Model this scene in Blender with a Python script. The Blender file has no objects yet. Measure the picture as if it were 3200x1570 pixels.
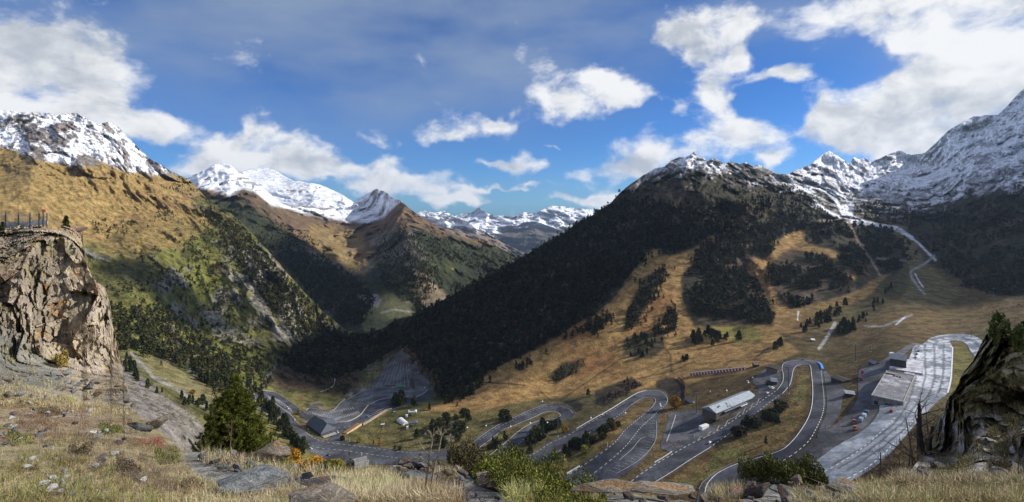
import bpy, bmesh, math, random
import numpy as np
from mathutils import Vector, Matrix, noise as mnoise
from mathutils.geometry import delaunay_2d_cdt
random.seed(7); np.random.seed(7)
RNG = np.random.RandomState(11)
SC = bpy.context.scene
COL = SC.collection
# ------------------------------------------------------------------ camera
CZ = 280.0          # height of the viewpoint above the valley floor (m)
F = 1600.0          # focal length in photo pixels (photo is 3200 wide)
HOR = 640.0         # photo row of the eye level
cam = bpy.data.cameras.new('camera'); camo = bpy.data.objects.new('camera', cam); COL.objects.link(camo)
cam.sensor_width = 36; cam.lens = 18.0; cam.shift_y = -(785-HOR)/3200.0
cam.clip_start = 0.1; cam.clip_end = 120000
camo.location = (0, 0, CZ); camo.rotation_euler = (math.radians(90), 0, 0)
SC.camera = camo
# ------------------------------------------------------------------ light
SUN_EL = math.radians(29); SUN_AZ = math.radians(82)     # azimuth clockwise from +Y (the view direction)
sd = Vector((math.sin(SUN_AZ)*math.cos(SUN_EL), math.cos(SUN_AZ)*math.cos(SUN_EL), math.sin(SUN_EL)))
sl = bpy.data.lights.new('sun', 'SUN'); sl.energy = 5.0; sl.angle = math.radians(0.5); sl.color = (1.0, 0.94, 0.86)
slo = bpy.data.objects.new('sun', sl); COL.objects.link(slo); slo.rotation_euler = sd.to_track_quat('Z', 'Y').to_euler()
SC.cycles.max_bounces = 3; SC.cycles.diffuse_bounces = 2
SC.view_settings.view_transform = 'Standard'; SC.view_settings.look = 'None'; SC.view_settings.exposure = 0.16; SC.view_settings.gamma = 1

class NT:
    """small helper for writing node trees"""
    def __init__(s, nt): s.nt = nt; s.n = nt.nodes; s.l = nt.links
    def node(s, t, **k):
        n = s.n.new(t)
        for a, b in k.items(): setattr(n, a, b)
        return n
    def link(s, a, b): s.l.new(a, b)
    def put(s, sock, v):
        if hasattr(v, 'is_linked') or isinstance(v, bpy.types.NodeSocket): s.l.new(v, sock)
        else: sock.default_value = v
    def m(s, op, a, b=0.0, c=0.0, clamp=False):
        n = s.n.new('ShaderNodeMath'); n.operation = op; n.use_clamp = clamp
        for i, v in enumerate((a, b, c)): s.put(n.inputs[i], v)
        return n.outputs[0]
    def vm(s, op, a, b=(0, 0, 0), out=0):
        n = s.n.new('ShaderNodeVectorMath'); n.operation = op
        s.put(n.inputs[0], a)
        if op == 'SCALE': s.put(n.inputs['Scale'], b)
        else: s.put(n.inputs[1], b)
        return n.outputs[out]
    def ramp(s, x, a, b, lo=0.0, hi=1.0, smooth=True):
        n = s.n.new('ShaderNodeMapRange'); n.clamp = True
        if smooth: n.interpolation_type = 'SMOOTHSTEP'
        s.put(n.inputs['Value'], x)
        for k, v in zip(('From Min', 'From Max', 'To Min', 'To Max'), (a, b, lo, hi)): s.put(n.inputs[k], v)
        return n.outputs[0]
    def mix(s, f, a, b, mode='MIX'):
        n = s.n.new('ShaderNodeMix'); n.data_type = 'RGBA'; n.blend_type = mode
        s.put(n.inputs[0], f); s.put(n.inputs[6], a); s.put(n.inputs[7], b)
        return n.outputs[2]
    def noise(s, vec, scale, detail=6, rough=0.55, dist=0.0, out=0):
        n = s.n.new('ShaderNodeTexNoise'); s.put(n.inputs['Vector'], vec)
        n.inputs['Scale'].default_value = scale; n.inputs['Detail'].default_value = detail
        n.inputs['Roughness'].default_value = rough; n.inputs['Distortion'].default_value = dist
        return n.outputs[out]

# ------------------------------------------------------------------ sky with clouds (a function of direction)
def make_world():
    w = bpy.data.worlds.new('World'); SC.world = w; w.use_nodes = True
    nt = w.node_tree; nt.nodes.clear(); q = NT(nt)
    out = q.node('ShaderNodeOutputWorld'); bg = q.node('ShaderNodeBackground'); q.link(bg.outputs[0], out.inputs[0])
    sky = q.node('ShaderNodeTexSky', sky_type='NISHITA'); sky.sun_disc = False
    sky.sun_elevation = SUN_EL; sky.sun_rotation = SUN_AZ; sky.altitude = 2300
    sky.air_density = 1.0; sky.dust_density = 0.3; sky.ozone_density = 2.0
    tc = q.node('ShaderNodeTexCoord'); d = tc.outputs['Generated']
    sx = q.node('ShaderNodeSeparateXYZ'); q.link(d, sx.inputs[0])
    az = q.m('ARCTAN2', sx.outputs[0], sx.outputs[1])              # radians right of +Y
    el = q.m('ARCSINE', q.m('MINIMUM', q.m('MAXIMUM', sx.outputs[2], -0.999), 0.999))
    # warped position used by both the mass layout and the detail
    v0 = q.node('ShaderNodeCombineXYZ'); q.link(az, v0.inputs[0]); q.link(el, v0.inputs[1])
    P = v0.outputs[0]
    wv = q.vm('SCALE', q.vm('SUBTRACT', q.noise(P, 5.0, 4, 0.55, out=1), (0.5, 0.5, 0.5)), 0.075)
    wv2 = q.vm('SCALE', q.vm('SUBTRACT', q.noise(P, 19.0, 3, 0.55, out=1), (0.5, 0.5, 0.5)), 0.045)
    PW = q.vm('ADD', q.vm('ADD', P, wv), wv2)
    def blob(u, v, ru, rv, amp, pos):
        x = (u-1600)/F; z = (HOR-v)/F
        a = math.atan(x); e = math.atan2(z, math.hypot(1, x)); k = math.cos(a)
        sc = (1/(ru/F*k*k), 1/(rv/F*k), 0)
        dd = q.vm('MULTIPLY', q.vm('SUBTRACT', pos, (a, e, 0)), sc)
        n = q.node('ShaderNodeVectorMath', operation='DOT_PRODUCT'); q.link(dd, n.inputs[0]); q.link(dd, n.inputs[1])
        return q.m('MULTIPLY', q.m('EXPONENT', q.m('MULTIPLY', n.outputs[1], -1.0)), amp)
    BL = [  # photo u, v, radius u, radius v, amount
        (60, 170, 260, 130, 1.1), (230, 250, 210, 130, 1.1), (330, 130, 110, 70, .7), (60, 330, 300, 80, .9), (470, 375, 90, 40, .75),
        (330, 360, 130, 60, .6),
        (740, 470, 170, 60, .95), (860, 430, 120, 50, .95), (960, 520, 150, 50, .9), (1120, 545, 120, 45, .85), (1280, 565, 150, 40, .8),
        (1370, 620, 75, 28, .9), (1480, 612, 45, 20, .75), (640, 500, 90, 40, .5),
        (1400, 430, 95, 30, .85), (1520, 390, 110, 32, .8), (1560, 370, 60, 22, .5),
        (1620, 515, 95, 38, .85), (1760, 625, 130, 20, .85), (1600, 580, 160, 9, .8), (1900, 625, 80, 22, .75), (1740, 445, 40, 10, .6), (1530, 508, 60, 14, .6),
        (1745, 320, 85, 62, 1.1), (1930, 300, 80, 55, 1.0), (1870, 235, 60, 30, .7), (1990, 320, 80, 26, .7), (1640, 150, 50, 50, .4), (1720, 180, 50, 50, .35),
        (1960, 540, 120, 45, .9), (2060, 480, 150, 45, .85), (2160, 420, 80, 40, .6), (1830, 540, 60, 30, .4),
        (2310, 410, 85, 60, 1.1), (2420, 470, 80, 36, .9), (2240, 330, 60, 40, .6), (2230, 250, 60, 60, .6),
        (2110, 100, 90, 45, .8), (2180, 165, 90, 50, .85), (2060, 130, 60, 30, .5), (2330, 70, 60, 70, .7), (2320, 190, 50, 36, .7), (2450, 235, 80, 28, .9), (2360, 250, 70, 20, .5), (2200, 40, 80, 30, .5),
        (2200, 290, 60, 50, .6), (2290, 300, 26, 20, .6), (2310, 165, 40, 26, .5), (2110, 345, 40, 26, .5), (1700, 240, 60, 50, .35), (2060, 250, 40, 30, .4), (2780, 250, 50, 30, .5), (1180, 500, 60, 26, .5),
        (2610, 360, 110, 62, 1.1), (2790, 390, 190, 70, 1.1), (2950, 350, 230, 110, 1.1), (3120, 200, 210, 150, 1.1), (2880, 90, 260, 60, .95), (2900, 240, 90, 60, .7),
        (2650, 40, 300, 60, .8), (3000, 40, 300, 100, 1.0), (2600, 400, 110, 50, .7), (3160, 330, 200, 120, 1.0), (2800, 470, 90, 30, .6)]
    def total(pos, lst):
        acc = None
        for b in lst:
            x = blob(*b, pos); acc = x if acc is None else q.m('ADD', acc, x)
        return acc
    body = total(PW, BL)
    vecd = q.vm('MULTIPLY', P, (1.0, 1.5, 1.0))
    puff = q.noise(q.vm('ADD', vecd, wv), 9.0, 9, 0.58, 0.1)
    fine = q.noise(q.vm('ADD', vecd, wv), 34.0, 5, 0.6)
    sdir = (0.020, 0.035, 0)
    puff2 = q.noise(q.vm('ADD', q.vm('ADD', vecd, wv), sdir), 9.0, 7, 0.58, 0.2)
    # everywhere outside the photographed part: broken cloud
    cov = q.noise(P, 2.3, 4, 0.5)
    off = q.ramp(q.m('ABSOLUTE', az), 0.85, 1.1)
    off = q.m('MAXIMUM', off, q.ramp(el, 0.42, 0.62))
    body = q.m('ADD', body, q.m('MULTIPLY', off, q.ramp(cov, 0.42, 0.62)))
    body = q.m('MINIMUM', body, 1.0)
    dens = q.m('ADD', body, q.m('ADD', q.m('MULTIPLY', q.m('SUBTRACT', puff, 0.5), 2.6), q.m('MULTIPLY', q.m('SUBTRACT', fine, 0.5), 0.5)))
    alpha = q.ramp(dens, 0.26, 0.98)
    thick = q.ramp(dens, 0.5, 1.5)
    # thin high veil, streaked
    st = q.vm('MULTIPLY', P, (1.0, 2.6, 1.0))
    veil = q.noise(q.vm('ADD', st, wv), 2.6, 7, 0.5)
    vb = total(P, [(900, 150, 700, 250, 1.0), (1500, 80, 620, 200, .95), (500, 60, 300, 100, .7), (2500, 60, 900, 110, .6), (2950, 250, 260, 260, .7), (1400, 350, 300, 120, .2)])
    veil = q.m('MULTIPLY', q.ramp(veil, 0.22, 0.66), q.m('MINIMUM', vb, 1.0))
    relief = q.m('SUBTRACT', puff, puff2)
    lowr = q.m('SUBTRACT', q.noise(q.vm('ADD', vecd, wv), 3.4, 4, 0.5), q.noise(q.vm('ADD', q.vm('ADD', vecd, wv), (0.07, 0.11, 0)), 3.4, 4, 0.5))
    lit = q.ramp(q.m('ADD', q.m('ADD', q.m('MULTIPLY', relief, 2.1), q.m('MULTIPLY', lowr, 1.3)), q.m('MULTIPLY', thick, -0.26)), -0.62, 0.10)
    ccol = q.mix(lit, (0.45, 0.49, 0.55, 1), (0.84, 0.85, 0.86, 1))
    skyc = q.mix(1.0, sky.outputs[0], (0.025, 0.059, 0.105, 1), 'MULTIPLY')
    withveil = q.mix(q.m('MULTIPLY', veil, 0.80), skyc, (0.26, 0.34, 0.47, 1))
    final = q.mix(alpha, withveil, ccol)
    q.link(final, bg.inputs[0]); bg.inputs[1].default_value = 1.0
make_world()

# ------------------------------------------------------------------ numpy noise
def _hash(ix, iy, iz, seed):
    h = (ix.astype(np.uint32)*np.uint32(374761393) + iy.astype(np.uint32)*np.uint32(668265263) + iz.astype(np.uint32)*np.uint32(2147483647) + np.uint32(seed*1013+7)*np.uint32(1274126177))
    h = (h ^ (h >> np.uint32(13)))*np.uint32(1103515245); h = h ^ (h >> np.uint32(16)); h = h*np.uint32(2654435761); h ^= h >> np.uint32(15)
    return (h & np.uint32(0xFFFFFF)).astype(np.float64)/float(0xFFFFFF)
def vnoise(p, seed=0):
    i = np.floor(p).astype(np.int64); f = p-i; f = f*f*f*(f*(f*6-15)+10)
    r = 0
    for a in (0, 1):
        wx = f[..., 0] if a else 1-f[..., 0]
        for b in (0, 1):
            wy = f[..., 1] if b else 1-f[..., 1]
            for c in (0, 1):
                wz = f[..., 2] if c else 1-f[..., 2]
                r = r + wx*wy*wz*_hash(i[..., 0]+a, i[..., 1]+b, i[..., 2]+c, seed)
    return r*2-1
def fbm(p, scale, octs=5, seed=0, rough=0.5, ridged=False):
    q = np.asarray(p, float)/scale; a = 1.0; s = 0; t = 0
    R = np.array([[0.8, 0.6, 0], [-0.48, 0.64, 0.6], [0.36, -0.48, 0.8]])
    for o in range(octs):
        n = vnoise(q, seed+o*17)
        if ridged: n = 1-2*np.abs(n)*1.6; 
        s = s+a*n; t += a; a *= rough; q = (q@R.T)*2.03+11.3
    return s/t
def cells(p, s, seed, tilt=.6):
    """fractured blocks: every cell is a flat facet with its own height and tilt"""
    q = np.asarray(p, float)/s; sh = q.shape[:-1]; q = q.reshape(-1, 3); i0 = np.floor(q).astype(np.int64); best = np.full(len(q), 1e9); out = np.zeros(len(q))
    for dx in (-1, 0, 1):
        for dy in (-1, 0, 1):
            for dz in (-1, 0, 1):
                c = i0+np.array([dx, dy, dz]); r = [_hash(c[:, 0], c[:, 1], c[:, 2], seed+k) for k in range(7)]
                d = q-(c+np.stack(r[:3], 1)); dd = (d*d).sum(1); m = dd < best
                v = (r[3]*2-1)+tilt*((r[4]*2-1)*d[:, 0]+(r[5]*2-1)*d[:, 1]+(r[6]*2-1)*d[:, 2])*2
                best = np.where(m, dd, best); out = np.where(m, v, out)
    return out.reshape(sh)
def sstep(x, a, b):
    t = np.clip((x-a)/(b-a), 0, 1); return t*t*(3-2*t)
def polymask(U, V, poly, soft=4.0):
    """1 inside the polygon, falling to 0 over `soft` outside/inside"""
    P = np.asarray(poly, float); inside = np.zeros(U.shape, bool); dist = np.full(U.shape, 1e9)
    n = len(P)
    bx = (U > P[:, 0].min()-soft*3) & (U < P[:, 0].max()+soft*3) & (V > P[:, 1].min()-soft*3) & (V < P[:, 1].max()+soft*3)
    u = U[bx]; v = V[bx]; ins = np.zeros(u.shape, bool); ds = np.full(u.shape, 1e9)
    for k in range(n):
        x1, y1 = P[k]; x2, y2 = P[(k+1) % n]
        c = ((y1 > v) != (y2 > v)) & (u < (x2-x1)*(v-y1)/((y2-y1) if y2 != y1 else 1e-9)+x1); ins ^= c
        L = (x2-x1)**2+(y2-y1)**2+1e-9; t = np.clip(((u-x1)*(x2-x1)+(v-y1)*(y2-y1))/L, 0, 1)
        ds = np.minimum(ds, np.hypot(u-x1-t*(x2-x1), v-y1-t*(y2-y1)))
    out = np.zeros(U.shape); sdv = np.where(ins, ds, -ds); out[bx] = sstep(sdv, -soft, soft)
    return out
def linemask(U, V, pts, wd, soft=1.5):
    P = np.asarray(pts, float); m = (U > P[:, 0].min()-wd-9) & (U < P[:, 0].max()+wd+9) & (V > P[:, 1].min()-wd-9) & (V < P[:, 1].max()+wd+9)
    u = U[m]; v = V[m]; ds = np.full(u.shape, 1e9)
    for k in range(len(P)-1):
        x1, y1 = P[k]; x2, y2 = P[k+1]
        L = (x2-x1)**2+(y2-y1)**2+1e-9; t = np.clip(((u-x1)*(x2-x1)+(v-y1)*(y2-y1))/L, 0, 1)
        ds = np.minimum(ds, np.hypot(u-x1-t*(x2-x1), v-y1-t*(y2-y1)))
    out = np.zeros(U.shape); out[m] = 1-sstep(ds, wd-soft, wd+soft); return out

class TPS:
    """thin-plate interpolation of inverse distance over the photo's rows and columns: a plane stays an exact plane"""
    def __init__(s, pts, lam=1e-4):
        a = np.array(pts, float); s.x = a[:, :2]/1000.0; w = 1000.0/a[:, 2]; n = len(a)
        s.sc = 1.0; K = s.k(s.x, s.x)+lam*np.eye(n); A = np.zeros((n+3, n+3)); A[:n, :n] = K
        Pm = np.c_[np.ones(n), s.x]; A[:n, n:] = Pm; A[n:, :n] = Pm.T
        s.c = np.linalg.solve(A, np.r_[w, 0, 0, 0])
    def k(s, a, b):
        r2 = ((a[:, None, :]-b[None, :, :])**2).sum(-1); return 0.5*r2*np.log(r2+1e-12)
    def __call__(s, u, v):
        sh = np.shape(u); q = np.c_[np.ravel(u), np.ravel(v)]/1000.0; out = np.empty(len(q))
        for i in range(0, len(q), 60000):
            b = q[i:i+60000]; out[i:i+60000] = s.k(b, s.x)@s.c[:-3]+np.c_[np.ones(len(b)), b]@s.c[-3:]
        return (1000.0/np.maximum(out, 0.03)).reshape(sh)
def D(u, v, drop): return (u, v, drop*F/(v-HOR))       # a point `drop` metres below eye level
def world_of(U, V, Y): return np.stack([(U-1600)/F*Y, Y, CZ+(HOR-V)/F*Y], -1)

def grid_mesh(name, P, mat, attrs=None, cols=None):
    """P: (rows, cols, 3)"""
    R, C, _ = P.shape; me = bpy.data.meshes.new(name)
    me.vertices.add(R*C); me.vertices.foreach_set('co', P.reshape(-1).astype(np.float32))
    idx = np.arange(R*C).reshape(R, C)
    f = np.stack([idx[:-1, :-1], idx[1:, :-1], idx[1:, 1:], idx[:-1, 1:]], -1).reshape(-1, 4); n = len(f)
    me.loops.add(n*4); me.loops.foreach_set('vertex_index', f.reshape(-1).astype(np.int32))
    me.polygons.add(n); me.polygons.foreach_set('loop_start', np.arange(0, n*4, 4, dtype=np.int32)); me.polygons.foreach_set('loop_total', np.full(n, 4, np.int32))
    me.polygons.foreach_set('use_smooth', np.ones(n, bool)); me.update(calc_edges=True)
    if cols is not None:
        a = me.color_attributes.new('Col', 'FLOAT_COLOR', 'POINT'); c = np.ones((R*C, 4), np.float32); c[:, :3] = cols.reshape(-1, 3); a.data.foreach_set('color', c.reshape(-1))
    if attrs:
        for k, x in attrs.items():
            a = me.attributes.new(k, 'FLOAT', 'POINT'); a.data.foreach_set('value', x.reshape(-1).astype(np.float32))
    me.materials.append(mat); o = bpy.data.objects.new(name, me); COL.objects.link(o); return o

class Sheet:
    """a piece of terrain; rows run from the crest (t=0) to the foot (t=1)"""
    def __init__(s, tps, crest, vbot, u0, u1, du, rows, ex=1.0, crest_noise=2.5, seed=1):
        s.u0, s.u1, s.du = u0, u1, du
        s.u = np.arange(u0, u1+du, du, dtype=float); cx = np.array([c[0] for c in crest], float); cy = np.array([c[1] for c in crest], float)
        s.vt = np.interp(s.u, cx, cy)
        uu = np.c_[s.u, np.zeros_like(s.u), np.zeros_like(s.u)+seed*7.7]
        s.vt = s.vt+crest_noise*(fbm(uu, 28, 4, seed, .6)*1.3)
        s.vb = np.full_like(s.u, vbot) if np.isscalar(vbot) else np.interp(s.u, [c[0] for c in vbot], [c[1] for c in vbot])
        s.t = np.linspace(0, 1, rows)**ex; s.ex = ex; s.rows = rows
        s.U = np.repeat(s.u[None, :], rows, 0); s.V = s.vt[None, :]+(s.vb-s.vt)[None, :]*s.t[:, None]
        s.Y = tps(s.U, s.V); s.mono()
        s.P = world_of(s.U, s.V, s.Y)
    def mono(s, k=1.0002):
        Y = s.Y
        for r in range(s.rows-2, -1, -1): Y[r] = np.maximum(Y[r], Y[r+1]*k)
    def relief(s, dn, lim=0.3):
        """push the surface by dn metres along its normal, sliding each point along its own line of sight"""
        dU = np.gradient(s.P, axis=1); dV = np.gradient(s.P, axis=0); n = np.cross(dV, dU); n /= np.linalg.norm(n, axis=-1, keepdims=True)+1e-9
        r = s.P-np.array([0, 0, CZ]); L = np.linalg.norm(r, axis=-1); r = r/L[..., None]
        c = np.maximum(np.abs((n*r).sum(-1)), lim)
        s.Y = s.Y*(1-dn/c/L); s.P = world_of(s.U, s.V, s.Y)
    def at(s, u, v):
        u = np.asarray(u, float); v = np.asarray(v, float)
        c = np.clip((u-s.u0)/s.du, 0, len(s.u)-1.001); ci = c.astype(int); cf = c-ci
        def one(k):
            t = np.clip((v-s.vt[k])/(s.vb[k]-s.vt[k]), 0, 0.9999)**(1/s.ex)*(s.rows-1); ri = t.astype(int); rf = t-ri
            return s.Y[ri, k]*(1-rf)+s.Y[ri+1, k]*rf
        Y = one(ci)*(1-cf)+one(ci+1)*cf
        return world_of(u, v, Y)
    def build(s, name, mat, cols, back=(300, 350), ks=(1.0, .5, .22, .08, .02), rough=None):
        P = s.P
        if back:
            b = []
            r0 = P[0]; dirn = (r0-np.array([0, 0, CZ])); hd = np.hypot(dirn[:, 0], dirn[:, 1]); los = -dirn[:, 2]/hd; dirn[:, 2] = 0; dirn /= hd[:, None]
            for k in ks:
                q = r0+dirn*back[0]*k; q[:, 2] -= np.maximum(back[1]*k**1.2, back[0]*k*(los+.22))
                if rough is not None: d_ = back[0]*k; am = min(.55, .13*d_); nz = rough(q); q[:, 2] -= am*(nz*.5+.5); q -= dirn*(am*.6*nz)[:, None]
                b.append(q)
            P = np.concatenate([np.array(b), P], 0); bc = np.repeat(cols[:1], len(ks), 0)
            if rough is not None: B_ = np.array(b); t_ = fbm(B_, .7, 4, 5, .6); bc = lerp(np.zeros(B_.shape)+C3(.30,.265,.215), C3(.20,.175,.13), sstep(t_, -.1, .3)); bc = lerp(bc, C3(.27,.24,.12), sstep(fbm(B_, 2.2, 3, 9), .0, .3)*.7)
            cols = np.concatenate([bc, cols], 0)
        return grid_mesh(name, P, mat, cols=cols)
def lerp(a, b, m): return a*(1-m[..., None])+np.asarray(b)*m[..., None] if np.ndim(b) < 2 else a*(1-m[..., None])+b*m[..., None]
def C3(*c): return np.array(c, float)
def tag(o, label=None, cat=None, group=None, kind=None):
    if label: o['label'] = label
    if cat: o['category'] = cat
    if group: o['group'] = group
    if kind: o['kind'] = kind
    return o

# ------------------------------------------------------------------ materials
def new_mat(name, rough=0.9, spec=0.2):
    m = bpy.data.materials.new(name); m.use_nodes = True; q = NT(m.node_tree); b = m.node_tree.nodes['Principled BSDF']
    b.inputs['Roughness'].default_value = rough; b.inputs['Specular IOR Level'].default_value = spec
    return m, q, b
def terrain_mat(name, fine=(0.05, 0.3), bump=1.2, var=0.35, rough=0.95, dist=1.0):
    m, q, b = new_mat(name, rough, 0.12)
    tc = q.node('ShaderNodeTexCoord'); o = tc.outputs['Object']
    at = q.node('ShaderNodeAttribute', attribute_name='Col')
    n1 = q.noise(o, fine[0], 6, 0.65); n2 = q.noise(o, fine[1], 4, 0.6)
    k = q.m('MULTIPLY', q.ramp(n1, 0.3, 0.7, 1-var, 1+var), q.ramp(n2, 0.3, 0.7, 1-var*.7, 1+var*.7))
    c = q.vm('SCALE', at.outputs['Color'], k)
    q.link(c, b.inputs['Base Color'])
    bp = q.node('ShaderNodeBump'); bp.inputs['Strength'].default_value = bump; bp.inputs['Distance'].default_value = dist
    q.link(q.m('ADD', n1, q.m('MULTIPLY', n2, 0.5)), bp.inputs['Height']); q.link(bp.outputs[0], b.inputs['Normal'])
    return m
def flat_mat(name, col, rough=0.7, spec=0.3, var=0.15, scale=0.5, metal=0.0, bump=0.0, detail=5):
    m, q, b = new_mat(name, rough, spec); b.inputs['Metallic'].default_value = metal
    tc = q.node('ShaderNodeTexCoord'); n = q.noise(tc.outputs['Object'], scale, detail, 0.6)
    q.link(q.vm('SCALE', tuple(col[:3]), q.ramp(n, 0.3, 0.7, 1-var, 1+var)), b.inputs['Base Color'])
    if bump:
        bp = q.node('ShaderNodeBump'); bp.inputs['Strength'].default_value = bump; bp.inputs['Distance'].default_value = 0.1
        q.link(n, bp.inputs['Height']); q.link(bp.outputs[0], b.inputs['Normal'])
    return m
# ================================================================== ROAD OUTLINES (traced, photo coordinates)
RA = [(796,1232),(806,1227),(837,1238),(843,1249),(867,1271),(892,1288),(907,1299),(921,1320),(942,1342),(964,1360),(992,1372),(1028,1379),(1077,1386),(1134,1392),(1195,1401),(1248,1408),(1302,1411),(1360,1410),(1432,1399),(1473,1383),(1515,1352),(1556,1326),(1597,1307),(1646,1285),(1700,1264),(1728,1262),(1761,1267),(1786,1279),(1797,1291),(1790,1302),(1761,1312),(1741,1318),(1708,1325),(1691,1334),(1667,1354),(1638,1379),(1613,1400),(1580,1424),(1555,1445),(1500,1485),(1470,1475),(1500,1448),(1527,1428),(1556,1406),(1584,1383),(1617,1354),(1646,1334),(1679,1319),(1712,1313),(1741,1309),(1753,1301),(1751,1293),(1733,1285),(1704,1287),(1679,1299),(1646,1313),(1605,1330),(1572,1344),(1535,1373),(1494,1402),(1450,1425),(1400,1438),(1250,1452),(1100,1452),(1056,1445),(1013,1433),(978,1417),(949,1392),(935,1370),(921,1345),(900,1320),(882,1299),(857,1281),(821,1260),(803,1245)]
RB = [(818,1222),(850,1225),(875,1236),(903,1255),(935,1278),(964,1299),(990,1314),(1020,1323),(1056,1323),(1092,1318),(1124,1301),(1142,1280),(1163,1262),(1195,1250),(1248,1243),(1290,1244),(1320,1235),(1338,1222),(1342,1205),(1330,1172),(1300,1132),(1272,1104),(1250,1082),(1238,1066),(1244,1062),(1256,1076),(1286,1100),(1320,1138),(1342,1168),(1355,1205),(1356,1232),(1336,1253),(1298,1261),(1255,1268),(1222,1281),(1190,1293),(1150,1316),(1118,1325),(1085,1341),(1066,1352),(1064,1368),(1085,1380),(1070,1384),(1028,1377),(1042,1352),(1000,1335),(956,1313),(935,1300),(914,1284),(885,1262),(852,1243),(838,1238),(812,1229)]
RC = [(1600,1452),(1634,1433),(1671,1414),(1720,1381),(1761,1364),(1800,1343),(1844,1317),(1905,1284),(1950,1256),(1991,1231),(2024,1221),(2053,1219),(2078,1229),(2089,1247),(2086,1264),(2073,1280),(2061,1301),(2056,1320),(2059,1338),(2049,1379),(2032,1412),(2012,1437),(1975,1470),(1940,1490),(1880,1525),(1770,1535),(1735,1512),(1770,1486),(1815,1457),(1864,1424),(1918,1383),(1950,1344),(1983,1317),(2012,1293),(2036,1272),(2047,1256),(2043,1247),(2024,1245),(2003,1250),(1975,1268),(1950,1293),(1926,1312),(1885,1338),(1844,1359),(1803,1387),(1757,1412),(1708,1440),(1660,1470)]
RD = [(1920,1550),(1950,1520),(1991,1487),(2045,1450),(2102,1415),(2156,1384),(2180,1377),(2238,1344),(2300,1303),(2361,1262),(2403,1231),(2427,1215),(2442,1194),(2444,1173),(2440,1153),(2445,1136),(2464,1128),(2501,1124),(2547,1128),(2567,1138),(2573,1157),(2574,1186),(2579,1235),(2580,1268),(2573,1305),(2553,1346),(2532,1382),(2490,1420),(2440,1452),(2380,1500),(2300,1565),(2240,1630),(2165,1630),(2178,1564),(2184,1535),(2197,1511),(2238,1478),(2300,1449),(2361,1431),(2398,1420),(2444,1404),(2477,1375),(2505,1338),(2526,1301),(2536,1264),(2538,1215),(2534,1173),(2531,1147),(2518,1141),(2493,1145),(2481,1157),(2476,1186),(2470,1206),(2444,1235),(2403,1264),(2361,1297),(2320,1330),(2271,1365),(2217,1404),(2156,1441),(2094,1482),(2032,1519),(1990,1565)]
RH = [(2500,1482),(2550,1442),(2595,1408),(2640,1380),(2676,1361),(2710,1335),(2730,1316),(2748,1285),(2750,1268),(2794,1268),(2797,1244),(2830,1153),(2848,1104),(2857,1083),(2882,1077),(2911,1056),(2956,1047),(3010,1045),(3046,1052),(3073,1068),(3089,1090),(3084,1117),(3066,1131),(3037,1104),(3019,1075),(2992,1065),(2968,1067),(2976,1086),(2974,1135),(2970,1189),(2960,1230),(2933,1253),(2875,1311),(2821,1374),(2767,1433),(2708,1478),(2640,1514),(2590,1535),(2520,1560)]
LU = [(1248,1100),(1227,1121),(1209,1143),(1191,1167),(1174,1192),(1159,1217),(1134,1224),(1106,1239),(1088,1249),(1150,1260),(1165,1258),(1195,1247),(1248,1240),(1290,1241),(1320,1232),(1335,1220),(1338,1205),(1327,1173),(1297,1134),(1270,1107),(1256,1092)]
LL = [(1076,1252),(1060,1264),(1045,1281),(1028,1285),(995,1282),(964,1278),(955,1286),(968,1299),(992,1313),(1020,1320),(1056,1320),(1090,1314),(1122,1298),(1139,1278),(1150,1264),(1120,1258)]
FORE1 = [(2090,1293),(2147,1284),(2184,1284),(2208,1330),(2240,1322),(2300,1285),(2365,1232),(2372,1215),(2352,1192),(2400,1150),(2437,1153),(2440,1190),(2424,1214),(2400,1230),(2361,1263),(2300,1304),(2238,1345),(2180,1378),(2106,1412),(2065,1400),(2073,1363),(2088,1313)]
# ================================================================== TERRAIN: near sheet (left slope, valley, right mountain)
CREST1 = [(-300, 360), (0, 342), (60, 352), (120, 350), (180, 362), (240, 352), (275, 372), (300, 388), (340, 383), (375, 402), (400, 432), (425, 455), (470, 498), (540, 538), (590, 562), (620, 590), (655, 634), (720, 668), (760, 700),
  (800, 742), (850, 800), (880, 832), (920, 880), (960, 922), (1010, 975), (1050, 1008), (1085, 1035), (1130, 1040), (1190, 1028), (1240, 1000), (1300, 983), (1350, 958), (1400, 930), (1480, 890), (1540, 850),
  (1590, 826), (1640, 802), (1700, 762), (1750, 735), (1800, 700), (1850, 672), (1900, 642), (1940, 600), (1975, 572), (2010, 548), (2050, 525), (2075,522), (2100,501), (2120,492), (2140,493), (2155,487), (2168,474), (2180,487), (2198,493), (2212,506), (2228,493), (2246,500), (2262,513), (2285,504), (2310,514), (2330,505), (2352,520), (2372,514), (2400,530), (2430,544), (2460,545),
  (2500,528), (2530,516), (2548,500), (2568,484), (2590,473), (2608,484), (2630,497), (2655,512), (2668,490), (2684,500), (2705,492), (2722,506), (2780, 482), (2810, 470), (2850, 484), (2890, 478), (2920, 450), (2960, 412), (3000, 388), (3040, 364), (3080, 362), (3120, 358), (3145, 335), (3175, 300), (3200, 276), (3250, 250), (3500, 200)]
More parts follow.
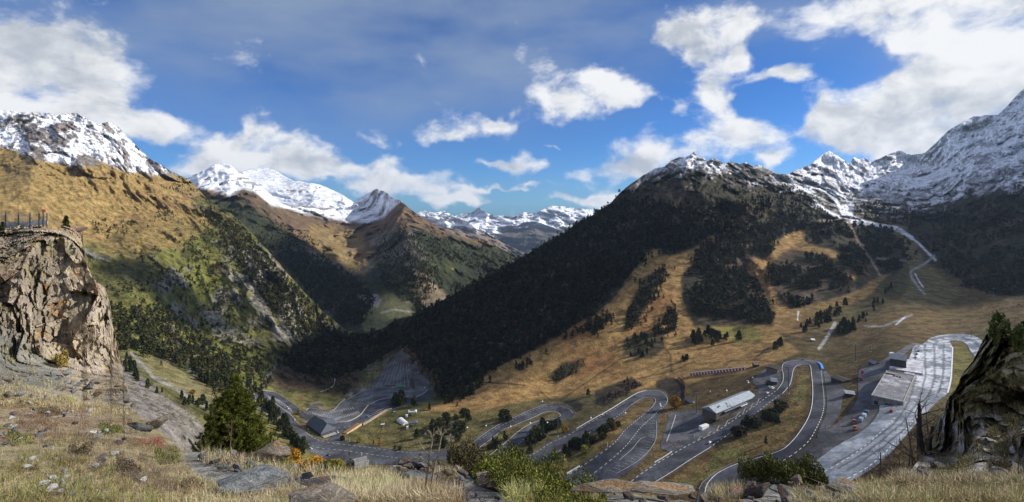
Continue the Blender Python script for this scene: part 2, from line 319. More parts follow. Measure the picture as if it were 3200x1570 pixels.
PTS1 = [D(850,1240,276), D(1150,1430,276), D(1000,1340,276), D(1300,1200,276), D(1255,1100,277), D(1341,1232,276), D(1180,1475,275), D(900,1420,257), D(800,1330,250), D(700,1250,228), D(500,1150,200), D(430,1180,186), D(600,1300,205),
  D(400,1250,165), D(400,1450,140), D(600,1500,195), D(900,1570,240), D(1300,1570,257), D(1600,1570,242), (850,1200,775), (740,1100,880), (600,1050,900), (380,1000,710), (350,1100,620), (960,922,1120), (800,740,1320), (700,660,1450), (590,565,1650), (540,540,1620),
  (330,385,1560), (0,345,1450), (300,700,1060), (100,560,1060), (0,470,1180), (400,640,1230), (600,700,1300), (500,850,980), (700,850,1100), (800,950,1030), (300,850,860), (0,800,760), (0,1000,560), (200,1200,400), (700,980,1010), (1000,990,1170), (1080,1045,1180), (1100,1100,1010), (950,1100,940),
  (1130,1040,1230), (1200,1030,1230), (1250,1005,1150), (1300,985,1170), (1400,930,1260), (1540,850,1400), (1640,800,1500), (1800,700,1720), (1900,640,1860), (2000,555,2020), (2100,500,2120), (2170,485,2160), (2300,505,2300),
  (1400,1150,845), (1400,1050,980), (1550,1200,765), (1550,1100,885), (1550,1000,1050), (1550,930,1180), (1700,1200,765), (1700,1100,880), (1700,1000,1020), (1700,900,1200), (1700,820,1350), (1900,1150,780), (1900,1050,900), (1900,950,1040), (1900,850,1210), (1900,750,1460),
  (2100,1130,750), (2100,1050,870), (2100,950,1010), (2100,850,1190), (2100,750,1420), (2100,620,1780), (2300,1120,700), (2300,1050,820), (2300,950,980), (2300,850,1170), (2300,750,1410), (2300,650,1680), (2300,560,2020), (2430,545,2450), (2500,1080,690), (2500,1000,840), (2500,900,1050), (2500,800,1300), (2500,700,1600), (2500,620,2000), (2500,570,2500),
  (2540,510,3000), (2600,480,3100), (2650,690,1640), (2650,640,2300), (2650,580,2800), (2700,495,3200), (2700,1040,720), (2700,950,900), (2700,850,1130), (2700,780,1350), (2850,800,1400), (2850,720,1700), (2850,650,2150), (2850,560,2700), (2850,475,3150),
  (2950,1000,730), (2900,900,990), (2920,830,1280), (3050,970,760), (3050,900,960), (3050,800,1260), (3050,700,1600), (3050,550,2150), (3050,450,2550), (3040,365,2950), (3200,1000,640), (3200,900,840), (3200,800,1090), (3200,650,1500), (3200,500,2000), (3200,400,2350), (3200,280,2750), (2960,405,2950), (2900,470,3100),
  (3500,250,2600), (3500,600,1500), (3500,900,760), (3500,1200,380), (-300,360,1350), (-300,700,800), (-300,1100,450), (-300,1600,180),
  D(2215,1385,209), D(2600,1140,187), D(2950,1080,165), D(2700,1450,167), D(2780,1285,163), D(2000,1500,217), D(1900,1400,228), D(1700,1420,252), D(2060,1250,238), D(1750,1270,266), D(1850,1480,232), D(2400,1480,190), D(2550,1300,181), D(2400,1300,196), D(2600,1400,173), D(2900,1200,163), D(3100,1150,158), D(3100,1400,148),
  D(2300,1570,195), D(2700,1570,160), D(3200,1600,130), D(2000,1570,216), D(1600,1350,262), D(1450,1350,272), D(1450,1250,274), D(1300,1330,275), D(2790,1130,164), D(2350,1180,203), D(2100,1180,236)]
PTS1 = [(u, v, 800+(y-800)*.62 if u >= 1240 and y > 800 else y) for u, v, y in PTS1]
S1 = Sheet(TPS(PTS1), CREST1, 1640, -300, 3500, 3.0, 420, 1.0, 2.6, 3)
def warpUV(S, a1, s1, a2, s2, seed):
    return S.U+a1*fbm(S.P, s1, 4, seed)+a2*fbm(S.P, s2, 3, seed+5), S.V+a1*.6*fbm(S.P, s1, 4, seed+9)+a2*.6*fbm(S.P, s2, 3, seed+3)
U, V = S1.U, S1.V
# where the valley is smooth (roads, meadows)
SMOOTH = [(760,1190),(1000,1215),(1100,1170),(1230,1060),(1300,1080),(1380,1220),(1500,1225),(1700,1150),(1900,1000),(2080,800),(2220,730),(2200,800),(2170,980),(2400,1000),(2400,900),(2430,760),(2530,730),(2640,780),(2660,930),(2800,840),(2860,800),(2960,850),(3100,930),(3300,960),(3300,1640),(700,1640),(640,1330),(450,1230),(400,1110),(520,1120),(700,1240)]
smooth = polymask(U, V, SMOOTH, 25)
snowy_right = sstep(U, 2350, 2500)*(1-sstep(V, 560, 720))
rockiness = sstep(fbm(S1.P, 260, 4, 51), -0.15, 0.35)
S1.P0 = S1.P.copy()
def fall(P, ang, k):      # coordinates squeezed along the fall line, so ribs and gullies run down the slope
    c, s_ = math.cos(ang), math.sin(ang); a = P[..., 0]*c+P[..., 1]*s_; b = -P[..., 0]*s_+P[..., 1]*c
    return np.stack([a*k, b, P[..., 2]*k], -1)
def upright(P, U, k=.42):
    return fall(P, -.85, k)*(1-sstep(U, 1050, 1250))[..., None]+fall(P, .85, k)*sstep(U, 1050, 1250)[..., None]
PA = upright(S1.P, U)
big = fbm(S1.P, 420, 5, 21, 0.52, ridged=True); med = fbm(PA, 90, 5, 33, 0.55, ridged=True); sm = fbm(PA, 26, 4, 44, 0.6)
ribL = fbm(fall(S1.P, -.75, .35), 75, 5, 35, .55, ridged=True); ribR = fbm(fall(S1.P, 1.05, .35), 95, 5, 36, .55, ridged=True)
left = 1-sstep(U, 1050, 1250); rib = ribL*left+ribR*(1-left)
amp = (1-smooth)*(0.35+0.65*sstep(S1.Y, 500, 1500))
dn = amp*(big*16+rib*(9+9*rockiness)+med*(3+5*rockiness)+sm*(1.5+3.5*rockiness))
crag = np.zeros(U.shape); hm = ((V < 760) & (smooth < .9)) | (med > 2); hm[:] = (smooth < .98)
PW_ = PA+18*np.stack([fbm(PA, 60, 3, 71), fbm(PA, 60, 3, 72), fbm(PA, 60, 3, 73)], -1)
crag[hm] = cells(PW_[hm], 70, 5)*1.0+cells(PW_[hm], 28, 6)*.45+cells(PW_[hm], 12, 7)*.22
craggy = (1-smooth)*np.clip(sstep(V, 620, 380)*0+(V < np.interp(U, [0,600,700,1900,2400,2500,3500], [540,570,0,600,600,700,700]))*1.0+.30*rockiness, 0, 1)
dn += craggy*crag*7*sstep(S1.Y, 500, 1500)
dn += (1-smooth)*snowy_right*(big*14)
dn += smooth*0.25*sm
S1.relief(dn)
P = S1.P0
BK0 = 0
# --- ground cover colours (albedo)
PB = upright(P, U, .45); n1 = fbm(PB, 80, 5, 61, .6); n2 = fbm(PB, 20, 4, 62, .6); n3 = fbm(PB, 200, 4, 63, .5); n4 = fbm(PB, 6, 3, 64, .6)
gold = C3(.245, .17, .065); dgold = C3(.16, .10, .045); olive = C3(.105, .10, .034); bright = C3(.16, .165, .04); rock = C3(.33, .30, .26); drock = C3(.17, .15, .135)
floor = C3(.045, .042, .024); rust = C3(.22, .105, .04); snow = C3(.80, .82, .86); meadow = C3(.105, .088, .038)
col = np.zeros(P.shape)+olive
col = lerp(col, bright, sstep(n3+.3*n1, .05, .35)*.8)
col = lerp(col, C3(.20,.15,.06), sstep(n1+.4*n2, .0, .35)*.8)
rk = sstep(med*.3+rib*.5+n2*.9+rockiness*.5, .25, .75)
col = lerp(col, rock*(1+.3*n4[..., None]), rk*.8)
col = lerp(col, floor, sstep(n2+n4*.6+.3*n1, .12, .4)*.75)            # low scrub
WU, WV = warpUV(S1, 28, 150, 8, 30, 71)
# upper left gold grass
g = polymask(WU, WV, [(-300,300),(0,300),(600,540),(640,600),(600,660),(560,690),(470,720),(330,745),(270,760),(-300,800)], 22)
gc = lerp(np.zeros(P.shape)+gold*1.12, C3(.15,.085,.045), sstep(n1+.5*n2, .12, .4)*.75); gc = lerp(gc, drock, sstep(med*.7+n2, .55, .95)*.6)
col = lerp(col, gc, g)
col = lerp(col, lerp(np.zeros(P.shape)+gold, C3(.1,.1,.04), sstep(n2, .1, .4)*.6), polymask(WU, WV, [(270,740),(600,640),(680,690),(560,760),(420,800),(330,770)], 15)*.8)
# left snow
sl_ = np.interp(U, [-300,0,60,160,250,330,400,470,540,600], [470,455,480,505,520,512,535,545,556,566])+26*n1+12*n2
sn = 1-sstep(V, sl_-10, sl_+8); sn *= (U < 700)
srk = sstep(crag*.45+n2*1.1+n4*.9+n1*.6, -.14, .30)
lsn = lerp(np.zeros(P.shape)+snow, drock*1.1, srk)
col = lerp(col, lsn, sn)
# right mountain base: dark heath and forest floor
rt = sstep(U+.35*(V-1000), 1150, 1190)*(1-smooth*sstep(V, 1090, 1180))
heath = lerp(np.zeros(P.shape)+floor, C3(.085,.058,.038), sstep(n1+.5*n2, -.1, .3)); heath = lerp(heath, drock, sstep(med+n2*.6, .6, .9)*.5)
col = lerp(col, heath, rt)
# meadows
mw = lerp(np.zeros(P.shape)+meadow, C3(.145,.10,.042), sstep(n3+.3*n1, -.1, .3)); mw = lerp(mw, C3(.10,.085,.035), sstep(n2, .1, .45)*.5)
lo = polymask(WU, WV, [(1320,1290),(1420,1240),(1500,1225),(2400,1010),(2500,960),(2650,915),(2800,850),(2860,790),(2960,850),(3110,930),(3300,960),(3300,1640),(640,1640),(640,1330),(1240,1340)], 8)
mw = lerp(mw, mw*.72, sstep(U, 1900, 2300)*sstep(V, 1000, 1080)*(1-sstep(U, 2850, 3000))); mw = lerp(mw, C3(.15,.13,.045), (1-sstep(U, 1450, 1700))*.55)  # lower right meadow darkened: dimmer light painted into its colour
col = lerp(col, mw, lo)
PISTE = [[(1330,1290),(1380,1262),(1440,1228),(1500,1185),(1600,1130),(1700,1080),(1850,995),(1917,943),(1968,877),(2014,820),(2035,785),(2056,779),(2070,800),(2097,800),(2133,784),(2169,764),(2210,738),(2235,735),(2189,784),(2158,830),(2138,861),(2143,912),(2158,964),(2169,995),(2175,1020),(2250,1020),(2364,1012),(2415,1020),(2500,1100),(2300,1170),(2000,1220),(1700,1250),(1500,1290)],
 [(2415,1030),(2418,985),(2400,928),(2364,887),(2343,856),(2323,830),(2333,815),(2384,805),(2415,789),(2415,758),(2457,743),(2493,717),(2523,717),(2534,753),(2570,769),(2621,779),(2611,830),(2641,856),(2665,850),(2665,875),(2620,850),(2590,800),(2540,790),(2480,780),(2430,800),(2380,840),(2400,877),(2440,925),(2480,965),(2570,943),(2660,908),(2750,860),(2780,850),(2700,930),(2600,980),(2500,1050)],
 [(2770,690),(2830,720),(2880,790),(2910,830),(2960,870),(3020,920),(2950,960),(2800,960),(2840,880),(2850,830),(2830,780),(2800,740)], [(2400,640),(2440,660),(2420,680),(2400,665)]]
pc = lerp(np.zeros(P.shape)+C3(.32,.20,.075), rust*1.05, sstep(n1+.5*n3, .0, .35)*.7); pc = lerp(pc, C3(.13,.085,.04), sstep(n2+n4*.5, .25, .6)*.5)
for pl in PISTE[:2]: col = lerp(col, pc, polymask(WU, WV, pl, 6)*(1-.65*sstep(U, 2380, 2560)*sstep(V, 880, 1000)))
for pl in PISTE[2:]: col = lerp(col, C3(.17,.135,.06), polymask(WU, WV, pl, 6))
col = lerp(col, C3(.20,.19,.05), polymask(WU, WV, [(2190,1030),(2300,1015),(2380,1030),(2380,1060),(2300,1065),(2210,1050)], 10)*.8)
# right-hand heath patches inside piste
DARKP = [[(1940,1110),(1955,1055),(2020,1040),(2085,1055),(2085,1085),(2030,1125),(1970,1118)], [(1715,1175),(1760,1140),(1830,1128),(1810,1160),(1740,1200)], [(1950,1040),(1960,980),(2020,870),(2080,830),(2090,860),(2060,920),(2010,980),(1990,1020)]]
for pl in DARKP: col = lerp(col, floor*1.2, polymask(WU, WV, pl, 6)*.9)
# dark bank above the hairpins: its shade is painted in further down
# scree and gravel on the left, far meadow, tracks
col = lerp(col, C3(.20,.18,.165), polymask(WU, WV, [(380,1130),(450,1180),(560,1260),(640,1330),(640,1450),(500,1420),(400,1300),(350,1150)], 14)*.85)
col = lerp(col, C3(.19,.165,.07), polymask(U, V, [(420,1105),(520,1130),(640,1200),(720,1250),(740,1275),(660,1280),(560,1215),(470,1160),(415,1125)], 5)*.9)
col = lerp(col, C3(.17,.15,.05), polymask(WU, WV, [(740,1260),(830,1310),(900,1360),(990,1440),(1060,1500),(900,1500),(800,1400),(740,1330)], 6))
for ln, wd in (([(412,1105),(455,1150),(480,1180),(560,1222),(620,1262),(700,1290)], 5), ([(890,1105),(870,1130),(845,1165),(822,1195),(818,1222)], 4.5), ([(1000,1035),(1060,1010),(1130,1000),(1180,990)], 3)):
    col = lerp(col, C3(.24,.22,.19), linemask(U, V, ln, wd, 2))
bk = polymask(WU, WV, [(830,1190),(900,1100),(1010,1110),(1100,1130),(1120,1200),(1060,1235),(960,1230),(880,1235)], 15)
col = lerp(col, lerp(np.zeros(P.shape)+C3(.085,.06,.035), C3(.06,.065,.03), sstep(n1, 0, .3)), bk)
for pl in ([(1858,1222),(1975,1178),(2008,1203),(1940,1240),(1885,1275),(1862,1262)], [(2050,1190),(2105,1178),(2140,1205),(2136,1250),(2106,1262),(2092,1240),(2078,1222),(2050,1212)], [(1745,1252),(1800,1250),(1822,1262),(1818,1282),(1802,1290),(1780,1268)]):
    col = lerp(col, C3(.03,.028,.024), polymask(U, V, pl, 4)*.9)  # shadow of the steep banks painted into the ground colour
for pl in ([(2200,1440),(2270,1390),(2340,1345),(2420,1290),(2480,1240),(2500,1170),(2520,1170),(2525,1240),(2505,1310),(2450,1390),(2360,1420),(2260,1450),(2190,1500),(2120,1540),(2050,1560),(2010,1545),(2100,1490)],[(1560,1345),(1620,1335),(1580,1375),(1510,1430),(1500,1415)],[(1800,1395),(1930,1320),(1990,1290),(1900,1390),(1790,1465),(1700,1500),(1690,1460)]):
    col = lerp(col, lerp(np.zeros(P.shape)+C3(.20,.135,.05), C3(.13,.125,.04), sstep(n2+n4, -.1, .4)), polymask(WU, WV, pl, 7)*.9)
col = lerp(col, C3(.17,.15,.045), polymask(U, V, [(2985,1075),(3020,1085),(3050,1130),(3060,1170),(3000,1230),(2965,1240),(2975,1180),(2980,1120)], 5)*.9)
verge = np.zeros(U.shape)
for pl in (RA, RB, RC, RD, RH, LU, LL, FORE1): verge = np.maximum(verge, polymask(U+5*n2, V+3*n1, dens(pl) if 'dens' in globals() else pl, 7))
col = lerp(col, lerp(np.zeros(P.shape)+C3(.16,.13,.095), C3(.10,.09,.06), sstep(n2+n4, -.1, .4)), verge*.85)
# right snow
lim = np.interp(U, [1900,2000,2100,2200,2300,2400,2450,2520,2600,2700,2800,2900,3000,3100,3200,3500], [560,585,575,575,580,590,600,640,660,672,672,665,640,622,600,600])
hs = (lim-V)/60.0
sp = sstep(hs+1.6*n2+1.3*n1+.8*n4+.5*n3, .15, 1.25)*(U > 1880)*(V < lim+75)
rk2 = sstep(crag*.45+n2*1.1+n4*.9+n1*.5-.15*snowy_right, .0, .50)
sc_ = lerp(np.zeros(P.shape)+snow, drock*.8, rk2*np.interp(U, [2300,2500,2900,3200], [.95,.75,.7,.75]))
col = lerp(col, sc_, sp)
for ln, wd in (([(2500,585),(2560,592),(2620,607),(2640,612),(2665,640),(2655,655)], 4), ([(2608,610),(2615,640),(2630,665),(2645,690)], 6), ([(2540,630),(2580,660),(2620,680)], 5), ([(2660,640),(2655,665),(2660,680),(2700,697),(2750,705),(2800,715)], 6), ([(2760,628),(2810,645)], 3), ([(2440,600),(2500,590),(2540,600)], 3)):
    col = lerp(col, snow*.97, linemask(WU*.3+U*.7, WV*.3+V*.7, ln, wd, 2.5))
col = lerp(col, snow, polymask(WU*.3+U*.7, WV*.3+V*.7, [(2625,645),(2665,635),(2655,665),(2665,685),(2640,682)], 3))
for ln, wd in (([(2650,692),(2700,698),(2760,708),(2815,722),(2850,745)], 6), ([(2850,745),(2880,770),(2905,795),(2925,812)], 3)):
    col = lerp(col, C3(.68,.69,.72), linemask(WU*.2+U*.8, WV*.2+V*.8, ln, wd, 3)*.9)
for ln, wd in (([(2650,690),(2670,730),(2690,770),(2720,810),(2750,860)], 3.5), ([(2560,690),(2600,690),(2650,688)], 4), ([(2680,760),(2700,766)], 2), ([(2740,808),(2830,815)], 2.5)):
    col = lerp(col, C3(.28,.22,.15), linemask(U, V, ln, wd, 2)*.9)
for ln, wd in (([(2920,800),(2890,825),(2860,840),(2845,850),(2850,870),(2875,905),(2890,920)], 3.5), ([(2560,1090),(2590,1045),(2610,1010)], 5), ([(2700,1020),(2760,1020),(2850,985)], 2.5)):
    col = lerp(col, C3(.36,.35,.34), linemask(U, V, ln, wd, 2)*.8)
for ln in ([(2860,856),(2872,880),(2885,898)], [(2495,975),(2492,1000)], [(2800,1015),(2830,990)]): col = lerp(col, snow*.9, linemask(U, V, ln, 1.8, 1))
for ln in ([(1500,1195),(1600,1200),(1640,1205)], [(1690,1225),(1720,1250),(1750,1252),(1900,1150),(1930,1130)], [(2075,1085),(2095,1110),(2098,1160)], [(2360,1120),(2430,1065),(2470,1060)], [(2700,1070),(2760,1040)], [(2270,1130),(2350,1125),(2410,1130),(2500,1150)], [(1970,1190),(2100,1160),(2170,1130)]):
    col = lerp(col, C3(.05,.035,.02), linemask(U, V, ln, 2.0, 1.5)*.8)
MT = terrain_mat('mountainside', (0.07, 0.45), 1.0, 0.48, dist=2.0)
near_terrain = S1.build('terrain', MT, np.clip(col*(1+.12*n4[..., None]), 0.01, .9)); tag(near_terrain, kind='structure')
ROCKSEED = rockiness

# ================================================================== terrain further off
def sheet_colours(S, seed, snowline, lowcol, forest=None, soft=14, rocks=.3):
    P = S.P0*np.array([1, .35, .55]); a = fbm(P, 260, 5, seed, .6); b = fbm(P, 70, 4, seed+1, .6); c = fbm(P, 600, 3, seed+2); e = fbm(P, 28, 3, seed+4, .6)
    col = lerp(np.zeros(P.shape)+C3(*lowcol[0]), C3(*lowcol[1]), sstep(a+.4*b, -.1, .35))
    col = lerp(col, C3(.22,.19,.16), sstep(b+.5*a, .3, .7)*rocks*2)
    if forest is not None:
        fl = np.interp(S.U, [q[0] for q in forest], [q[1] for q in forest])
        fm = sstep(S.V+22*a+16*b, fl-14, fl+14)
        fc = lerp(np.zeros(P.shape)+C3(.035,.042,.022), C3(.19,.17,.13), sstep(b+.7*a, .22, .6)*.75); fc = lerp(fc, C3(.07,.075,.03), sstep(e, 0, .4)*.5)
        col = lerp(col, fc, fm)
    sl = np.interp(S.U, [q[0] for q in snowline], [q[1] for q in snowline])+soft*1.1*a+soft*.8*b
    m = 1-sstep(S.V, sl-soft*.6, sl+soft*.5)
    sc = lerp(np.zeros(P.shape)+C3(.80,.82,.86), C3(.20,.18,.165), sstep(b+.8*a+e*.4, .30, .62)*np.clip(rocks*2.2, 0, .9))
    return lerp(col, sc, m), a, b
# D + C : the slopes behind the left spur, and the spur mountain in the middle
CREST2 = [(500,640),(560,585),(590,552),(640,532),(670,516),(696,511),(717,515),(743,537),(778,559),(813,585),(839,602),(870,628),(900,640),(950,648),(1010,655),(1060,652),(1095,645),(1113,628),(1144,607),(1178,589),(1205,602),(1231,620),(1248,624),(1265,637),(1283,654),(1313,676),(1365,707),(1400,724),(1461,746),(1522,754),(1570,780),(1618,802),(1641,817),(1700,850),(1760,880)]
PTS2 = [(500,640,3000),(590,552,3300),(700,513,3500),(778,559,3350),(839,602,3250),(900,640,3700),(1000,655,4000),(1100,650,4300),(1178,589,4400),(1248,624,3500),(1313,676,3250),(1400,724,3050),(1522,754,3050),(1641,817,2750),(1760,880,2500),
  (700,650,2600),(800,690,2420),(640,700,2200),(800,800,1900),(900,740,2350),(960,700,3000),(1000,760,2700),(1080,740,3100),(1100,860,2200),(1000,850,2000),(1050,950,1800),(900,850,1850),(1120,930,1800),(1170,860,2100),(1180,950,1750),(1170,720,3200),(1250,700,2900),(1250,800,2250),(1300,900,1900),(1210,770,2700),(1190,680,3700),
  (1400,800,2500),(1400,880,2150),(1340,840,2050),(1480,870,2350),(1350,960,1750),(1200,1010,1560),(1460,920,2050),(1560,850,2500),(1100,1060,1400),(1400,1000,1600),(1700,950,2200),(700,900,1500),(500,800,1900)]
PTS2 = [(u, v, 1400+(y-1400)*.66) for u, v, y in PTS2]
S2 = Sheet(TPS(PTS2), CREST2, 1100, 500, 1760, 3.0, 200, 1.0, 2.4, 8); S2.P0 = S2.P.copy()
fl2 = polymask(S2.U, S2.V, [(1160,1000),(1190,925),(1240,915),(1310,985),(1300,1050),(1150,1060)], 12)
S2.relief((cells(S2.P*np.array([1,.35,.5]), 90, 12)*8+fbm(S2.P, 700, 5, 81, .55, ridged=True)*42+fbm(fall(S2.P, -1.2, .4), 150, 4, 85, .55, ridged=True)*20+fbm(S2.P, 45, 3, 86)*4)*(1-fl2)*(.35+.65*sstep(S2.Y, 1700, 2600)))
c2, a, b = sheet_colours(S2, 90, [(500,600),(600,590),(680,600),(720,610),(760,585),(800,600),(850,640),(930,668),(1000,672),(1080,690),(1110,690),(1150,700),(1200,680),(1230,650),(1250,628),(1300,640),(1760,640)], ((.155,.105,.062), (.11,.08,.05)), [(500,620),(640,620),(760,640),(860,690),(960,760),(1040,820),(1110,870),(1170,820),(1190,730),(1300,720),(1360,735),(1500,765),(1760,800)], 14, .36)
c2 = lerp(c2, C3(.24,.17,.07), polymask(S2.U+30*a, S2.V+15*b, [(950,700),(1100,720),(1160,760),(1170,830),(1150,860),(1060,830),(980,780)], 15)*.8)
c2 = lerp(c2, C3(.15,.155,.075), polymask(S2.U+6*a, S2.V+6*b, [(1150,1060),(1120,1000),(1195,925),(1230,915),(1260,950),(1300,980),(1290,1050)], 6))
c2 = lerp(c2, C3(.34,.32,.31), polymask(S2.U+12*a, S2.V+8*b, [(1112,925),(1180,918),(1195,940),(1180,965),(1140,945)], 4)*.8)
c2 = lerp(c2, C3(.30,.23,.15), polymask(S2.U+12*a, S2.V+8*b, [(1290,840),(1320,850),(1400,930),(1470,920),(1430,950),(1350,970),(1320,960),(1310,900)], 8)*.7)
c2 = lerp(c2, C3(.30,.28,.25), linemask(S2.U, S2.V, [(1190,978),(1230,968),(1280,975)], 2.2, 1.5))
c2 = lerp(c2, C3(.42,.20,.02), polymask(S2.U, S2.V, [(1411,838),(1421,838),(1421,844),(1412,843)], 3)*.6)
MT2 = terrain_mat('far_mountainside', (0.02, 0.1), 1.0, 0.32, dist=6.0)
tag(S2.build('hills', MT2, np.clip(c2, .01, .9), (500, 500)), kind='structure')
# snow dome behind
S3 = Sheet(TPS([(600,560,5200),(787,528,5600),(935,565,5300),(1105,633,5000),(1200,680,5200),(800,600,4800),(900,640,4600),(1000,680,4300),(700,660,4300),(900,760,3800),(1150,760,4300),(600,760,3800)]),
  [(600,600),(700,560),(752,537),(787,528),(830,524),(857,533),(887,550),(917,565),(935,565),(961,572),(996,576),(1039,594),(1074,611),(1105,633),(1160,660),(1220,690)], 740, 600, 1220, 3.0, 70, 1.0, 1.6, 12); S3.P0 = S3.P.copy()
S3.relief((cells(S3.P*np.array([1,.35,.5]), 130, 9)*8*sstep(S3.U, 880, 960))+fbm(S3.P, 900, 5, 101, .5, ridged=True)*60+fbm(S3.P, 200, 4, 103)*10*sstep(S3.U, 880, 960))
c3, a, b = sheet_colours(S3, 110, [(600,640),(900,642),(1000,650),(1100,670),(1220,700)], ((.17,.12,.08), (.12,.10,.07)), None, 10, .20)
tag(S3.build('snowfield', MT2, np.clip(c3, .01, .9), (600, 500)), kind='structure')
# farther snowy shoulder, and the long range at the end of the valley
S4 = Sheet(TPS([(1240,700,6500),(1326,659,7000),(1400,660,7000),(1496,711,6800),(1600,780,6600),(1400,760,5800),(1300,760,5800),(1500,850,5200),(1700,860,6000)]),
  [(1240,700),(1304,665),(1326,659),(1357,665),(1387,659),(1417,676),(1461,693),(1496,711),(1522,728),(1570,760),(1640,790),(1720,830)], 870, 1240, 1720, 3.0, 80, 1.0, 2.0, 15); S4.P0 = S4.P.copy()
S4.relief(cells(S4.P*np.array([1,.35,.5]), 160, 10)*14+fbm(S4.P, 900, 5, 121, .55, ridged=True)*110+fbm(S4.P, 250, 4, 123, .5, ridged=True)*22)
c4, a, b = sheet_colours(S4, 130, [(1240,720),(1350,712),(1420,715),(1470,722),(1520,735),(1720,760)], ((.21,.16,.115), (.13,.11,.075)), [(1240,760),(1400,770),(1500,780),(1720,820)], 14, .3)
tag(S4.build('distant_hill', MT2, np.clip(c4, .01, .9), (900, 700)), kind='structure')
S5 = Sheet(TPS([(1380,690,12500),(1496,648,12500),(1609,676,12000),(1722,643,13000),(1887,661,13500),(2050,680,13500),(1500,700,11000),(1640,700,10800),(1780,700,11500),(1600,760,9500),(1500,780,9000),(1700,760,9500),(1800,760,10000),(1620,830,8000),(1750,830,8400),(1900,800,9000),(2050,800,10000),(1400,800,9000)]),
  [(1380,690),(1426,676),(1457,663),(1470,667),(1496,648),(1522,667),(1561,676),(1609,676),(1635,663),(1670,667),(1695,655),(1722,643),(1757,646),(1809,652),(1852,654),(1887,661),(1950,672),(2050,690)], 860, 1380, 2050, 3.0, 90, 1.0, 2.2, 18); S5.P0 = S5.P.copy()
S5.relief(cells(S5.P*np.array([1,.35,.5]), 380, 11)*45+fbm(S5.P, 1700, 6, 141, .58, ridged=True)*300+fbm(S5.P, 400, 4, 143, .5, ridged=True)*50)
c5, a, b = sheet_colours(S5, 150, [(1380,750),(1480,745),(1540,735),(1610,715),(1680,712),(1800,718),(1850,700),(2050,740)], ((.13,.10,.075), (.085,.08,.06)), [(1380,760),(1550,755),(1650,735),(1800,735),(2050,750)], 12, .22)
tag(S5.build('far_snow_range', MT2, np.clip(c5, .01, .9), (2500, 1500)), kind='structure')
# ================================================================== FOREGROUND: the ledge the photographer stands on, cliff left, crag right
CRESTF = [(-520,700),(-120,712),(0,712),(60,705),(100,700),(150,712),(185,716),(200,702),(240,706),(256,718),(262,760),(267,800),(272,830),(290,870),(330,900),(345,960),(350,1010),(362,1060),(370,1100),(385,1160),(390,1200),(402,1235),(415,1275),(440,1300),(480,1330),(520,1362),(560,1400),(590,1412),(640,1416),(680,1424),(720,1432),(770,1440),(800,1446),(880,1460),(930,1486),(980,1484),(1040,1505),(1100,1496),(1180,1486),(1215,1460),(1250,1450),(1300,1456),(1340,1462),(1390,1466),(1440,1462),(1500,1456),(1560,1470),(1650,1492),(1740,1500),(1820,1528),(1900,1542),(1960,1535),(2040,1550),(2180,1574),(2210,1562),(2260,1550),(2290,1530),(2330,1508),(2380,1500),(2450,1500),(2550,1510),(2590,1534),(2650,1520),(2720,1508),(2790,1498),(2840,1480),(2870,1440),(2885,1380),(2920,1330),(2950,1290),(2960,1250),(2990,1210),(3005,1170),(3040,1130),(3060,1090),(3080,1050),(3100,1034),(3140,1045),(3200,1000),(3320,960),(3600,930),(4000,900)]
PTSF = [(-120,1600,2.8),(0,1600,2.8),(0,1400,5.4),(0,1275,11),(0,1200,16),(0,1050,18),(0,900,19.5),(0,720,22.5),(-120,900,18),(250,715,27),(350,1000,24),(200,1000,21.5),(380,1200,20.5),(300,1280,13.5),(420,1300,12.5),(500,1380,8),(560,1410,7.4),(300,1400,5.8),(250,1215,18),(700,1440,6.4),(700,1510,4.5),(900,1475,6),(1100,1500,5.5),(1300,1455,7),(1300,1530,4.5),(1000,1600,2.9),(1600,1600,3),(1500,1465,7),(1700,1495,6.4),(1900,1545,5.2),(2150,1575,4.7),(2300,1520,6.4),(2400,1500,7),(2300,1600,3.8),(2600,1540,6),(2800,1500,8),(2800,1560,4.8),(2800,1610,3.2),
  (2885,1440,13.5),(2950,1300,15),(3050,1150,16),(3100,1035,17),(3200,1000,16),(3200,1250,13.5),(3200,1400,11.5),(3050,1400,12.6),(2960,1470,12.2),(3200,1600,3.6),(3200,1480,10),(3200,1520,6.6),(3000,1535,6.8),(3320,960,16),(3320,1600,3.4),(-520,720,19),(-520,1200,12),(-520,1600,2.8),(4000,910,14),(4000,1400,9.5),(4000,1600,3.4),(3600,930,15.5),(1300,1620,2.8),(2000,1610,3.4)]
SF = Sheet(TPS(PTSF, 1e-5), CRESTF, 1640, -500, 4000, 2.5, 300, 1.0, 5.0, 22)
U, V = SF.U, SF.V
cliffL = polymask(U, V, [(-600,650),(300,650),(420,1180),(430,1290),(330,1262),(150,1245),(0,1225),(-600,1225)], 12)
cliffR = polymask(U, V, [(2830,1505),(2855,1400),(3000,1000),(4100,800),(4100,1490),(3200,1498),(3000,1512)], 14)
def strata(P, nrm, s, seed, warp=.6):
    n = np.array(nrm, float); n /= np.linalg.norm(n)
    x = (P@n)/s+warp*fbm(P, s*2.2, 4, seed); f = x-np.floor(x); h = _hash(np.floor(x).astype(np.int64), np.zeros(x.shape, np.int64), np.zeros(x.shape, np.int64), seed)
    return f*(.4+.6*h)
blk = strata(SF.P, (.75,-.5,.6), 3.2, 3)+.6*strata(SF.P, (-.55,-.3,.75), 1.7, 5)+.35*strata(SF.P, (.2,-.9,-.35), .8, 7)
fL = fbm(SF.P, 2.4, 5, 8, .55, ridged=True); fS = fbm(SF.P, .5, 4, 9, .55)
cl = np.maximum(cliffL, cliffR)
SF.P0 = SF.P.copy()
